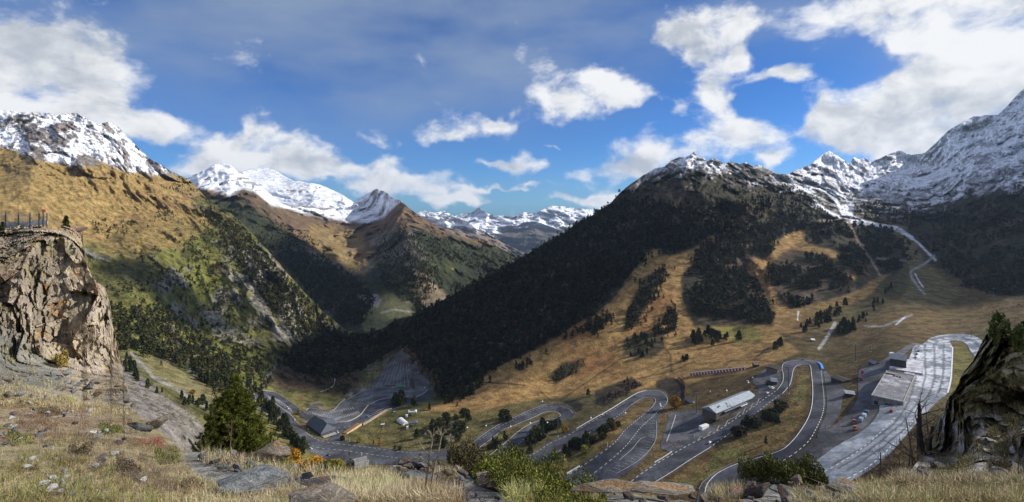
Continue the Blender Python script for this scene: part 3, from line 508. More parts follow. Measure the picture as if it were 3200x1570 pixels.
fac = np.zeros(U.shape); hm = cl > .01; q_ = SF.P[hm]; fc_ = np.zeros(U.shape); q_ = q_+.22*np.stack([fbm(q_, 2.5, 3, k) for k in (31, 32, 33)], -1); q_ = q_*np.array([1, .8, .62])@np.array([[.9, 0, .44], [0, 1, 0], [-.44, 0, .9]])
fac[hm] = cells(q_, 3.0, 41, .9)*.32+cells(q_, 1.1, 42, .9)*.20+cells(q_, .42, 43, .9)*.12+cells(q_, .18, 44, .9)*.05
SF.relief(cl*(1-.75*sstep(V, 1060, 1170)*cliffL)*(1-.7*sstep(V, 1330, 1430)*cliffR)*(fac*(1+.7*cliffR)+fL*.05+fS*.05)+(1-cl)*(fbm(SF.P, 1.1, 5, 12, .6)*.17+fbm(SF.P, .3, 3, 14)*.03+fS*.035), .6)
P = SF.P0
a1 = fbm(P, 1.6, 5, 201, .6); a2 = fbm(P, .35, 4, 202, .6); a3 = fbm(P, 5, 4, 203, .55); a4 = fbm(P, .1, 2, 204)
straw = C3(.33,.275,.165); soil = C3(.15,.115,.08)
col = lerp(np.zeros(P.shape)+straw, C3(.20,.17,.055), sstep(a1+.3*a2, 0, .4)*.8); col = lerp(col, soil, sstep(a2+.4*a1, .15, .5)*.7)
redz = polymask(U, V, [(0,1240),(250,1250),(420,1300),(440,1380),(200,1370),(0,1400)], 30)
col = lerp(col, C3(.24,.06,.055), sstep(a2+a1*.5, .05, .3)*redz*.4)
col = lerp(col, C3(.30,.26,.22), redz*sstep(-a1, .0, .3)*.4)
rub = polymask(U, V, [(590,1405),(900,1460),(1040,1520),(1000,1640),(780,1620),(560,1440)], 14)
for pl in ([(1200,1450),(1420,1455),(1540,1475),(1600,1530),(1700,1600),(1500,1600),(1300,1560),(1190,1490)], [(1780,1530),(2100,1560),(2250,1540),(2420,1500),(2600,1530),(2750,1520),(2760,1600),(1780,1640)]): rub = np.maximum(rub, polymask(U, V, pl, 14))
col = lerp(col, lerp(np.zeros(P.shape)+C3(.24,.24,.23), C3(.13,.12,.11), sstep(a2, -.1, .3)), rub*.85)
rockL = lerp(np.zeros(P.shape)+C3(.47,.385,.29), C3(.35,.305,.255), sstep(a3+.3*a1, -.05, .25))
rockL = lerp(rockL, C3(.25,.155,.11), sstep(fbm(P, 3.2, 4, 211, .6), .1, .35)*(1-sstep(V, 980, 1120))*.85)
rockL = lerp(rockL, C3(.38,.20,.06), sstep(fbm(P, .9, 4, 212, .6)+.3*a3, .36, .55)*.8)
rockL = lerp(rockL, C3(.36,.31,.17), sstep(a1+.5*a2, .2, .5)*.55)
rockL = lerp(rockL, C3(.16,.135,.11), sstep(a2+.4*a4, .35, .6)*.7)
rockL = lerp(rockL, C3(.55,.52,.44), sstep(fbm(P, 1.3, 4, 215, .65), .42, .6)*.6)
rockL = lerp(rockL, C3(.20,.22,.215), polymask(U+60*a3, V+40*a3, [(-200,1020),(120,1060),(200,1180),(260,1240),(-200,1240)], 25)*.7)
rockR = lerp(np.zeros(P.shape)+C3(.36,.34,.32), C3(.50,.465,.41), sstep(a1+.4*a2, .0, .4)); rockR = lerp(rockR, C3(.30,.24,.11), sstep(a3+.5*a1, .08, .30)*.8); rockR = lerp(rockR, C3(.12,.13,.05), sstep(fbm(P, 2.5, 4, 220), .2, .45)*.7)
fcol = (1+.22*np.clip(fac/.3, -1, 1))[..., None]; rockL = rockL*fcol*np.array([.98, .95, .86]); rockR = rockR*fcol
apr = sstep(V, 1180, 1235)*cliffL*.8; rockL = lerp(rockL, lerp(np.zeros(P.shape)+C3(.34,.29,.18), C3(.27,.24,.20), sstep(a1, 0, .3)), apr*.7)
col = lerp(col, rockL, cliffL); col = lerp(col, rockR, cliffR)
MF = terrain_mat('ledge_ground', (2.2, 14.0), 1.0, 0.30, dist=0.12)
ledge = SF.build('ground', MF, np.clip(col*(1+.15*a4[..., None]), .01, .8), (75, 62), tuple(np.geomspace(1, .0015, 60)), lambda q: np.clip(cells(q*np.array([1, 1, .8]), 1.6, 61, .9)+.4*cells(q, .5, 62, .9), -1, 1)); tag(ledge, kind='structure')
fl_ = np.ones((SF.rows-1+60, len(SF.u)-1), bool); fl_[:60] = False; fl_[60:] = (cl[:-1, :-1] < .5); ledge.data.polygons.foreach_set('use_smooth', fl_.ravel())
# ================================================================== helpers for built things
def G(u, v): p = S1.at(np.array([u], float), np.array([v], float))[0]; return Vector(p)
def dens(pts, closed=True, step=5.0):
    """Catmull-Rom through the traced points"""
    P = np.asarray(pts, float); n = len(P); out = []
    for i in range(n if closed else n-1):
        if closed: a, b, c, d = P[(i-1) % n], P[i], P[(i+1) % n], P[(i+2) % n]
        else: a, b, c, d = P[max(i-1, 0)], P[i], P[i+1], P[min(i+2, n-1)]
        L = np.hypot(*(c-b)); k = max(1, int(L/step))
        t1 = (c-a)*.5; t2 = (d-b)*.5
        for v in (t1, t2):
            m = np.hypot(*v)
            if m > L: v *= L/m
        for j in range(k):
            t = j/k; out.append((2*t**3-3*t**2+1)*b+(t**3-2*t**2+t)*t1+(-2*t**3+3*t**2)*c+(t**3-t**2)*t2)
    if not closed: out.append(P[-1])
    return np.array(out)
def mesh_obj(name, verts, faces, mat, parent=None, smooth=False):
    me = bpy.data.meshes.new(name); me.from_pydata([tuple(v) for v in verts], [], faces); me.update()
    if smooth: me.polygons.foreach_set('use_smooth', [True]*len(me.polygons))
    if mat: me.materials.append(mat)
    o = bpy.data.objects.new(name, me); COL.objects.link(o)
    if parent: o.parent = parent
    return o
def patch(name, outline, mat, off, step=7.0, colfn=None, smooth_outline=True, thick=0.0):
    B = dens(outline) if smooth_outline else dens(outline, True, 5) ; nb = len(B)
    us, vs = np.meshgrid(np.arange(B[:, 0].min(), B[:, 0].max(), step), np.arange(B[:, 1].min(), B[:, 1].max(), step*.6)); us = us.ravel()+.013; vs = vs.ravel()+.007
    m = polymask(us, vs, B, .5) > .99
    dd = np.array([np.min(np.hypot(B[:, 0]-a, B[:, 1]-b)) for a, b in zip(us[m], vs[m])]) if m.any() else np.zeros(0)
    I = np.c_[us[m], vs[m]][dd > 2.2] if m.any() else np.zeros((0, 2))
    vv = [Vector((float(x), float(y))) for x, y in np.concatenate([B, I])]
    r = delaunay_2d_cdt(vv, [(i, (i+1) % nb) for i in range(nb)], [list(range(nb))], 1, 1e-4)
    uv = np.array([(p.x, p.y) for p in r[0]]); P = S1.at(uv[:, 0], uv[:, 1]); P[:, 2] += off
    o = mesh_obj(name, P, [tuple(reversed(f)) for f in r[2]], mat, smooth=True)
    if colfn is not None:
        c = np.ones((len(P), 4)); c[:, :3] = colfn(uv[:, 0], uv[:, 1], P); a = o.data.color_attributes.new('Col', 'FLOAT_COLOR', 'POINT'); a.data.foreach_set('color', c.ravel())
    return o
def ribbon_geo(pts, width, off, dash=None, step=3.0, raw=False, closed=False):
    uv = dens(pts, closed, step) if not raw else np.asarray(pts, float)
    P = S1.at(uv[:, 0], uv[:, 1]); P[:, 2] += off
    seg = np.r_[0, np.cumsum(np.linalg.norm(np.diff(P, axis=0), axis=1))]; L = seg[-1]
    spans = []
    if dash:
        s = 0
        while s < L: spans.append((s, min(s+dash[0], L))); s += dash[0]+dash[1]
    else: spans = [(0, L)]
    V, Fc = [], []
    for a, b in spans:
        n = max(2, int((b-a)/3)+1); ss = np.linspace(a, b, n); Q = np.stack([np.interp(ss, seg, P[:, k]) for k in range(3)], 1)
        T = np.gradient(Q, axis=0); T[:, 2] = 0; T /= np.linalg.norm(T, axis=1)[:, None]+1e-9; N = np.c_[-T[:, 1], T[:, 0], np.zeros(n)]*width/2
        k0 = len(V); V += list(Q+N)+list(Q-N)
        Fc += [(k0+i, k0+n+i, k0+n+i+1, k0+i+1) for i in range(n-1)]
    return V, Fc
class Acc:
    def __init__(s): s.V = []; s.F = []
    def add(s, g):
        k = len(s.V); s.V += list(g[0]); s.F += [tuple(i+k for i in f) for f in g[1]]; return s
    def box(s, c, d, rz=0.0, tilt=None):
        c = Vector(c); R = Matrix.Rotation(rz, 3, 'Z')
        if tilt is not None: R = R@tilt
        pts = [c+R@Vector((x*d[0]/2, y*d[1]/2, z*d[2]/2)) for x in (-1, 1) for y in (-1, 1) for z in (-1, 1)]
        return s.add((pts, [(0, 1, 3, 2), (4, 6, 7, 5), (0, 4, 5, 1), (2, 3, 7, 6), (0, 2, 6, 4), (1, 5, 7, 3)]))
    def tube(s, a, b, r0, r1=None, n=6, cap=True):
        a, b = Vector(a), Vector(b); r1 = r0 if r1 is None else r1; d = (b-a).normalized(); x = d.orthogonal().normalized(); y = d.cross(x)
        P = [a+(x*math.cos(t)+y*math.sin(t))*r0 for t in [2*math.pi*i/n for i in range(n)]]+[b+(x*math.cos(t)+y*math.sin(t))*r1 for t in [2*math.pi*i/n for i in range(n)]]
        Fc = [(i, (i+1) % n, n+(i+1) % n, n+i) for i in range(n)]
        if cap: Fc += [tuple(range(n))[::-1], tuple(range(n, 2*n))]
        return s.add((P, Fc))
    def prism(s, prof, y0, y1):
        """profile in x,z extruded along y"""
        n = len(prof); P = [(x, y0, z) for x, z in prof]+[(x, y1, z) for x, z in prof]
        return s.add((P, [(i, (i+1) % n, n+(i+1) % n, n+i) for i in range(n)]+[tuple(range(n))[::-1], tuple(range(n, 2*n))]))
    def obj(s, name, mat, parent=None, smooth=False, bevel=0):
        o = mesh_obj(name, s.V, s.F, mat, parent, smooth)
        bm = bmesh.new(); bm.from_mesh(o.data)
        if bevel: bmesh.ops.bevel(bm, geom=list(bm.edges), offset=bevel, segments=1, affect='EDGES')
        bmesh.ops.recalc_face_normals(bm, faces=bm.faces); bm.to_mesh(o.data); bm.free(); return o
def empty(name, loc, rz, label, cat, group=None):
    o = bpy.data.objects.new(name, None); COL.objects.link(o); o.location = loc; o.rotation_euler = (0, 0, rz); o.empty_display_size = 0.2
    return tag(o, label, cat, group)
def copy_tree(o, parent=None):
    kids = [c for c in KIDS(o)]
    c = o.copy(); COL.objects.link(c)
    if parent: c.parent = parent
    for k in kids: copy_tree(k, c)
    return c
def KIDS(o): return [x for x in COL.objects if x.parent == o]
def yaw(p, q): return math.atan2(q[1]-p[1], q[0]-p[0])

# ================================================================== ROADS, CAR PARKS, MARKINGS
def asphalt_mat(name, base, var=.25, patch_=.35):
    m, q, b = new_mat(name, .82, .35); o = q.node('ShaderNodeTexCoord').outputs['Object']
    a = q.noise(o, .035, 5, .6, .4); c = q.noise(o, .4, 5, .65); e = q.noise(q.vm('MULTIPLY', o, (1, .25, 1)), .12, 4, .6)
    k = q.m('MULTIPLY', q.ramp(a, .35, .65, 1-patch_, 1+patch_), q.m('MULTIPLY', q.ramp(c, .3, .7, 1-var, 1+var), q.ramp(e, .4, .62, .85, 1.2)))
    q.link(q.vm('SCALE', base, k), b.inputs['Base Color']); return m
M_ASPH = asphalt_mat('asphalt', (.060, .062, .070), .3, .5); M_LOT = asphalt_mat('worn_asphalt', (.095, .094, .098), .3, .45)
M_LINE = flat_mat('road_paint', (.74, .74, .72), .7, .2, .2, .8)
M_CONC = flat_mat('concrete', (.36, .35, .33), .9, .2, .3, .5); M_GUARD = flat_mat('galvanised_steel', (.5, .5, .5), .5, .5, .15, .6)
for i, (nm, pl, m, off) in enumerate([('road', RA, M_ASPH, .30), ('road', RB, M_ASPH, .34), ('road', RC, M_ASPH, .30), ('road', RD, M_ASPH, .30), ('car_park', LU, M_LOT, .27), ('car_park', LL, M_LOT, .27),
        ('parking_bay', [(837,1237),(850,1243),(885,1262),(914,1284),(905,1296),(892,1288),(867,1271),(843,1249)], M_LOT, .26),
        ('forecourt', [(2090,1293),(2147,1284),(2184,1284),(2208,1330),(2240,1322),(2300,1285),(2365,1232),(2372,1215),(2352,1192),(2400,1150),(2437,1153),(2440,1190),(2424,1214),(2400,1230),(2361,1263),(2300,1304),(2238,1345),(2180,1378),(2106,1412),(2065,1400),(2073,1363),(2088,1313)], M_LOT, .24),
        ('forecourt', [(2577,1160),(2620,1200),(2640,1215),(2632,1250),(2625,1290),(2600,1330),(2556,1370),(2552,1362),(2577,1305),(2584,1268),(2583,1235),(2577,1186)], M_LOT, .24),
        ('service_yard', [(2685,1158),(2681,1203),(2681,1240),(2667,1271),(2631,1311),(2577,1352),(2520,1400),(2460,1460),(2500,1470),(2553,1434),(2618,1391),(2676,1356),(2715,1325),(2740,1290),(2750,1262),(2760,1230),(2810,1130),(2855,1085),(2880,1078),(2850,1074),(2785,1112),(2740,1135),(2700,1145)], M_LOT, .22)]):
    tag(patch(nm, pl, m, off), kind='structure')
ICE_LINES = [[(2860,1090),(2862,1180),(2840,1260),(2790,1330),(2700,1400),(2600,1455)], [(2890,1080),(2893,1180),(2868,1260),(2815,1330),(2730,1400),(2620,1465)], [(2920,1075),(2922,1180),(2900,1250),(2845,1330),(2760,1400),(2650,1470)], [(2950,1078),(2948,1180),(2928,1240)], [(2860,1090),(2900,1062),(2960,1052),(3010,1054),(3050,1072),(3075,1100)]]
def icy(u, v, P):
    a = fbm(P, 5, 4, 301, .6); b = fbm(P, 20, 3, 302)
    base = lerp(np.zeros(P.shape)+C3(.21,.23,.25), C3(.34,.365,.39), sstep(a+b, -.2, .4))  # pale bluish base: ice, with its glare painted into the colour
    up = (1-sstep(v, 1150, 1330))
    s = sstep(a*1.3+b*.9+.42*up, .02, .62)*up*.92
    s = np.maximum(s, .42*(1-sstep(v, 1300, 1520))*sstep(fbm(P*np.array([.5, 1, 1]), 5, 3, 305)+.5*b, .0, .3)*(1-up))
    c = lerp(base, C3(.66,.68,.71), s)
    for l in ICE_LINES: c = lerp(c, C3(.10,.10,.105), linemask(u+6*a, v+4*b, l, 3.0, 2.6)*.8)
    return c
M_ICE = terrain_mat('icy_asphalt', (.3, 1.5), .2, .22, rough=.55, dist=.1)
tag(patch('road', RH, M_ICE, .28, step=3.0, colfn=icy), kind='structure')
mk = Acc(); W = .34
def line(pts, dash=None, w=W, off=.42): mk.add(ribbon_geo(pts, w, off, dash))
DS = (3.2, 3.0)
line([(925,1316),(946,1338),(968,1354),(996,1367)], DS); line([(921,1312),(906,1294),(892,1284),(868,1267),(845,1247),(838,1240),(846,1240),(882,1259),(912,1283)])
line([(946,1341),(966,1361),(992,1376),(1028,1384),(1077,1391),(1134,1397),(1195,1406),(1248,1413),(1302,1417),(1360,1416)], DS)
line([(945,1378),(970,1393),(1010,1403),(1070,1409),(1134,1418),(1200,1427),(1260,1434),(1330,1438)], DS)
line([(1436,1401),(1476,1385),(1518,1354),(1558,1329),(1600,1309),(1648,1287),(1702,1266),(1728,1264)]); line([(1450,1404),(1482,1388),(1522,1359),(1562,1334),(1604,1314),(1650,1292),(1700,1272),(1727,1270)], DS, .28)
line([(1490,1406),(1533,1375),(1570,1346),(1604,1332),(1645,1315),(1678,1301),(1704,1289),(1733,1287),(1749,1294),(1751,1301),(1740,1308),(1712,1312),(1679,1318),(1645,1333),(1616,1353),(1583,1382),(1555,1405),(1526,1427),(1500,1446)], None, .4)
line([(1700,1325),(1688,1333),(1664,1352),(1634,1377),(1609,1398),(1576,1422),(1555,1441)], DS)
line([(1752,1270),(1780,1281),(1790,1292)], None, .25)
line([(1640,1434),(1675,1416),(1724,1384),(1765,1367),(1803,1346),(1848,1320),(1908,1287),(1953,1259)], DS); line([(1800,1342),(1844,1316),(1905,1282),(1950,1254),(1991,1230),(2024,1222)], None, .5)
line([(1720,1428),(1757,1405),(1803,1380),(1844,1352),(1885,1331),(1925,1306),(1950,1287),(1975,1264)], DS)
line([(1975,1265),(2003,1248),(2024,1243),(2044,1245),(2049,1256),(2038,1274)], None, .3); line([(2024,1223),(2052,1221),(2075,1231),(2086,1248),(2083,1264)], None, .3)
line([(2038,1273),(2014,1295),(1985,1319),(1953,1346),(1921,1385),(1867,1426),(1818,1459),(1773,1488)], DS, .38); line([(2080,1266),(2058,1285),(2035,1308),(2000,1340),(1965,1385),(1925,1425),(1880,1462),(1830,1500)], DS, .38)
line([(1770,1484),(1790,1472),(1812,1459)], None, .6)
for k in range(22):
    t = k/21; u = np.interp(t, [0,.35,.6,.8,1], [2047,2044,2022,1985,1925]); v = np.interp(t, [0,.35,.6,.8,1], [1318,1372,1415,1445,1478]); line([(u, v), (u-14-8*t, v-1-6*t)], None, .15)
line([(2052,1318),(2050,1372),(2030,1408),(1990,1445),(1925,1482)], None, .2); line([(2020,1367),(2003,1372),(1975,1405),(1935,1440)], None, .2)
line([(1958,1519),(1996,1488),(2050,1452),(2106,1419),(2160,1388),(2200,1370),(2242,1348),(2304,1307),(2364,1266),(2406,1236),(2430,1219)], DS, .4)
line([(2010,1540),(2034,1517),(2094,1480),(2156,1439),(2216,1402)], None, .42); line([(2216,1402),(2270,1363),(2318,1328),(2360,1295),(2401,1262),(2441,1233)], DS, .38)
line([(2430,1218),(2446,1195),(2448,1173),(2444,1153),(2449,1138),(2466,1131),(2501,1127),(2540,1130)]); line([(2445,1232),(2468,1204),(2474,1184),(2480,1156),(2493,1143),(2518,1139),(2532,1144),(2536,1172),(2540,1215),(2538,1264),(2528,1302),(2507,1340),(2479,1377),(2446,1406),(2400,1423),(2363,1434),(2302,1452),(2242,1481),(2212,1512),(2203,1540),(2202,1568)], None, .42)
line([(2565,1150),(2569,1186),(2574,1235),(2575,1268),(2568,1303),(2549,1344),(2528,1379),(2487,1416),(2437,1448)], DS, .4)
line([(2574,1478),(2640,1440),(2700,1398),(2760,1345),(2800,1305)], DS, .4); line([(2600,1520),(2650,1497),(2712,1462),(2770,1412),(2830,1345),(2880,1290)], DS, .4)
for k in range(11): t = k/10; u = 846+t*58; v = 1243+t*42; line([(u, v), (u+17, v+4)], None, .3)
for k in range(13): t = k/12; line([(975+t*70, 1402+t*26), (962+t*62, 1413+t*24)], None, .22) if k < 9 else None
def rows(a, b, c, d, n, w=.26):        # n short lines, from a-b at the first to c-d at the last
    for k in range(n):
        t = k/(n-1); line([(a[0]+(c[0]-a[0])*t, a[1]+(c[1]-a[1])*t), (b[0]+(d[0]-b[0])*t, b[1]+(d[1]-b[1])*t)], None, w, .38)
rows((1176,1212),(1196,1170),(1290,1212),(1282,1172), 10, .12); rows((1205,1164),(1226,1128),(1282,1166),(1276,1136), 8, .11)
for k in range(40):
    t = k/39; u = np.interp(t, [0,.3,.6,1], [1100,1150,1215,1300]); v = np.interp(t, [0,.3,.6,1], [1243,1228,1220,1222]); line([(u, v), (u+2, v+5)], None, .14, .38)
for k in range(30):
    t = k/29; u = np.interp(t, [0,.3,.6,1], [1130,1165,1215,1285]); v = np.interp(t, [0,.3,.6,1], [1248,1235,1231,1233]); line([(u, v), (u+3, v+7)], None, .22, .38)
rows((975,1290),(982,1298),(1040,1300),(1040,1310), 12); rows((1045,1308),(1048,1316),(1118,1286),(1124,1292), 16); rows((1010,1290),(1014,1297),(1100,1272),(1106,1280), 14)
line([(975,1290),(1010,1303),(1050,1309),(1090,1300),(1118,1286)], None, .2, .38); rows((1150,1302),(1163,1308),(1202,1268),(1216,1274), 10, .3)
line([(1042,1336),(1070,1337),(1110,1330),(1150,1312)], DS, .3)
z = [(2180,1378),(2190,1366),(2206,1368),(2220,1350),(2238,1350),(2248,1330),(2266,1332),(2275,1315),(2300,1305),(2312,1288),(2322,1292),(2330,1275),(2345,1280),(2352,1262),(2366,1262),(2372,1248),(2380,1246)]
road_lines = mk.obj('road_markings', M_LINE); tag(road_lines, kind='structure')
mk = Acc(); mk.add(ribbon_geo(z, .45, .45, None, raw=True)); tag(mk.obj('zigzag_markings', flat_mat('ochre_road_paint', (.55, .42, .22), .7)), kind='structure')
# stream in the gully
mk = Acc(); mk.add(ribbon_geo([(1044,1168),(1046,1180),(1046,1195),(1040,1208),(1028,1216),(1012,1222),(1000,1226)], 1.2, .3)); tag(mk.obj('stream', flat_mat('white_water', (.6, .63, .66), .3)), kind='structure')
mk = Acc(); mk.add(ribbon_geo([(1178,1238),(1190,1220),(1210,1195)], 0, .3)) if False else None
def s2ribbon(pts, width, off):
    uv = dens(pts, False, 3.0); P = S2.at(uv[:, 0], uv[:, 1]); P[:, 2] += off; n = len(P)
    T = np.gradient(P, axis=0); T[:, 2] = 0; T /= np.linalg.norm(T, axis=1)[:, None]; N = np.c_[-T[:, 1], T[:, 0], np.zeros(n)]*width/2
    return list(P+N)+list(P-N), [(i, n+i, n+i+1, i+1) for i in range(n-1)]
mk = Acc()
for pts, w in (([(1345,962),(1365,955),(1395,942),(1420,930),(1440,924),(1458,917),(1468,920)], 16), ([(1300,992),(1325,985),(1345,980)], 14), ([(1420,926),(1450,918),(1462,914)], 8)): mk.add(s2ribbon(pts, w, 3))
tag(mk.obj('distant_road', flat_mat('pale_concrete_road', (.42, .42, .42), .8)), kind='structure')

# ------------------------------------------------------------------ walls, rails, fences (each a thing)
def wall_along(name, pts, h, th, mat, label, cat, group=None, base=.1):
    uv = dens(pts, False, 4.0); P = S1.at(uv[:, 0], uv[:, 1]); n = len(P); T = np.gradient(P, axis=0); T[:, 2] = 0; T /= np.linalg.norm(T, axis=1)[:, None]+1e-9
    N = np.c_[-T[:, 1], T[:, 0], np.zeros(n)]*th/2; up = np.array([0, 0, h]); lo = np.array([0, 0, -1.2])
    V = list(P+N+lo)+list(P-N+lo)+list(P-N+up)+list(P+N+up); Fc = []
    for i in range(n-1):
        for a, b in ((0, 1), (1, 2), (2, 3), (3, 0)): Fc.append((a*n+i, b*n+i, b*n+i+1, a*n+i+1))
    Fc += [(0, n, 2*n, 3*n), (n-1, 4*n-1, 3*n-1, 2*n-1)]
    k = Acc(); k.add((V, Fc)); return tag(k.obj(name, mat), label, cat, group)
wall_along('parapet_wall', [(990,1314),(1020,1322),(1056,1322),(1092,1317),(1124,1300),(1141,1280),(1150,1268)], 1.3, .9, M_CONC, 'pale concrete parapet curving round the lower car park', 'parapet')
wall_along('parapet_wall', [(1157,1264),(1195,1249),(1248,1242),(1290,1243),(1320,1234),(1337,1220)], 1.3, .9, M_CONC, 'pale concrete parapet between the road and the upper car park', 'parapet')
wall_along('roadside_wall', [(1340,1202),(1328,1172),(1298,1133),(1270,1105),(1250,1083)], .9, .5, M_CONC, 'low wall along the right edge of the upper car park', 'wall')
wall_along('roadside_wall', [(818,1222),(850,1225),(875,1236),(903,1255),(935,1278),(960,1296)], .9, .5, M_CONC, 'low wall on the outer side of the leftmost hairpin', 'wall')
wall_along('car_park_wall', [(956,1286),(964,1278),(995,1282),(1028,1285),(1045,1281),(1060,1264),(1078,1249)], 1.0, .5, M_CONC, 'thin pale wall round the far edge of the lower car park', 'wall')
wall_along('car_park_wall', [(1088,1249),(1106,1239),(1134,1224),(1159,1217)], 1.0, .5, M_CONC, 'thin pale wall at the near left corner of the upper car park', 'wall')
wall_along('retaining_wall', [(1225,1282),(1205,1287),(1180,1302),(1155,1318),(1134,1330)], 2.6, 1.6, flat_mat('sandstone_wall', (.35, .27, .19), .9, .2, .3, .4), 'tan retaining wall between the road and the grass field', 'wall')
wall_along('guardrail', [(1802,1341),(1844,1316),(1905,1282),(1950,1254),(1991,1230),(2020,1220)], .9, .3, M_GUARD, 'steel guardrail on the far side of the third road', 'guardrail')
wall_along('guardrail', [(2184,1532),(2197,1509),(2238,1476),(2300,1447),(2361,1429),(2398,1418)], .9, .3, flat_mat('weathered_timber_rail', (.2, .17, .13), .9), 'timber guardrail on the inside of the lowest bend beside the shrub', 'guardrail')
wall_along('guardrail', [(1770,1482),(1790,1470),(1812,1457)], .9, .35, M_GUARD, 'short steel guardrail above the juniper bushes', 'guardrail')
wall_along('guardrail', [(2045,1447),(2075,1430),(2100,1413)], .9, .3, M_GUARD, 'short guardrail above the fourth road beside the lodge yard', 'guardrail')
wall_along('kerb_wall', [(2977,1086),(2975,1135),(2971,1189),(2961,1230)], .5, 1.1, flat_mat('snowy_kerb', (.7, .7, .7), .8), 'snow covered kerb beside the grassy wedge on the right', 'wall')
wall_along('concrete_kerb', [(2112,1298),(2100,1335),(2083,1382)], .5, .9, M_CONC, 'straight pale concrete kerb in the lodge yard', 'kerb')
wall_along('blue_barrier', [(2556,1134),(2566,1142),(2571,1156)], 1.2, 2.4, flat_mat('blue_plastic', (.12, .33, .72), .5), 'bright blue crash barrier on the bend at the top hairpin', 'barrier')
wall_along('snow_fence', [(2144,1262),(2140,1240),(2141,1215),(2136,1195),(2120,1182)], 1.5, .12, flat_mat('red_brown_netting', (.22, .06, .045), .9), 'red brown netting fence round the dark hollow beside the hut', 'fence')
def post_fence(pts, h, gap, label, group=None, mat=None):
    uv = dens(pts, False, 3.0); P = S1.at(uv[:, 0], uv[:, 1]); seg = np.r_[0, np.cumsum(np.linalg.norm(np.diff(P, axis=0), axis=1))]; o = empty('post_fence', P[0], 0, label, 'fence', group)
    n = max(2, min(60, int(seg[-1]/gap))); Q = [Vector([np.interp(x, seg, P[:, k]) for k in range(3)])-Vector(P[0]) for x in np.linspace(0, seg[-1], n)]
    for q_ in Q: Acc().box(q_+Vector((0, 0, h/2)), (.18, .18, h+.4)).obj('post', mat or M_WOOD, o)
    r = Acc()
    for a, b in zip(Q[:-1], Q[1:]):
        for hz in (.95, .5): r.tube(a+Vector((0, 0, h*hz)), b+Vector((0, 0, h*hz)), .05, n=4)
    r.obj('rail', mat or M_WOOD, o); return o
M_WOOD = flat_mat('weathered_wood', (.17, .13, .095), .9, .2, .3, 2.0)
post_fence([(2190,1262),(2240,1238),(2300,1210),(2340,1188)], 1.6, 4, 'wooden post fence behind the long lodge')
post_fence([(2150,1140),(2220,1136),(2330,1138),(2400,1133)], 1.5, 5, 'post fence above the row of red panels')
post_fence([(2585,1170),(2640,1178),(2690,1150),(2740,1132),(2780,1112)], 1.2, 6, 'post fence curving behind the service yard')
post_fence([(1870,1265),(1930,1235),(2000,1195),(2060,1160),(2140,1130)], 1.3, 6, 'post fence running up beside the dark bank')
# ================================================================== TREES
def leaf_mat(name, trans=.0):
    m, q, b = new_mat(name, .75, .15); at = q.node('ShaderNodeAttribute', attribute_name='Col'); ob = q.node('ShaderNodeObjectInfo')
    k = q.ramp(ob.outputs['Random'], 0, 1, .75, 1.3, False); q.link(q.vm('SCALE', at.outputs['Color'], k), b.inputs['Base Color']); return m
M_NEEDLE = leaf_mat('conifer_foliage'); M_BARK = flat_mat('bark', (.11, .085, .065), .95, .1, .35, 4.0, bump=.6)
def crown_geo(rs, h, r, n, shape='pine', base=.12, size=.09, droop=.25, col=(.035, .05, .02), var=.45):
    """n leaf-sized clump faces spread through the crown; returns verts (3n), faces, colours"""
    t = rs.rand(n)**.8; z = h*(base+(1-base)*t)
    if shape == 'spruce': rad = r*(1-t)**.85*(.72+.28*np.abs(np.sin(t*26+rs.rand()*6)))+.02*h*.3
    elif shape == 'pine': rad = r*np.sqrt(np.clip(1-(t*1.02-.12)**2*1.15, 0, 1))*(1-.45*t)*(.75+.35*np.abs(np.sin(t*15+rs.rand()*6)))
    else: rad = r*np.sqrt(np.clip(1-(2*t-1)**2, .02, 1))
    an = rs.rand(n)*2*np.pi; lobes = 1+.22*np.sin(an*3+rs.rand()*6+t*5)+.12*np.sin(an*7+t*11)
    q = rad*lobes*(rs.rand(n)**.42)
    c = np.stack([np.cos(an)*q, np.sin(an)*q, z-droop*q*.6], 1)
    s = size*h*(.55+.9*rs.rand(n))
    out = np.stack([np.cos(an), np.sin(an), -droop+rs.randn(n)*.35], 1)+rs.randn(n, 3)*.45; out /= np.linalg.norm(out, axis=1)[:, None]
    sd_ = np.cross(out, rs.randn(n, 3)); sd_ /= np.linalg.norm(sd_, axis=1)[:, None]+1e-9
    a = c+out*s[:, None]; b_ = c+sd_*s[:, None]*.5-out*s[:, None]*.25; d = c-sd_*s[:, None]*.5-out*s[:, None]*.25
    V = np.stack([a, b_, d], 1).reshape(-1, 3); k = np.exp(rs.randn(n)*var*.6); hue = rs.rand(n)
    cc = np.array(col)[None, :]*k[:, None]*np.stack([1+.3*hue, np.ones(n), 1-.2*hue], 1)
    return V, np.repeat(cc, 3, 0)
def tri_mesh(name, V, C, mat):
    n = len(V)//3; me = bpy.data.meshes.new(name); me.vertices.add(3*n); me.vertices.foreach_set('co', V.reshape(-1).astype(np.float32)); me.loops.add(3*n); me.loops.foreach_set('vertex_index', np.arange(3*n, dtype=np.int32))
    me.polygons.add(n); me.polygons.foreach_set('loop_start', np.arange(0, 3*n, 3, dtype=np.int32)); me.polygons.foreach_set('loop_total', np.full(n, 3, np.int32)); me.update(calc_edges=True)
    a = me.color_attributes.new('Col', 'FLOAT_COLOR', 'POINT'); c = np.ones((3*n, 4), np.float32); c[:, :3] = C; a.data.foreach_set('color', c.ravel()); me.materials.append(mat); return me
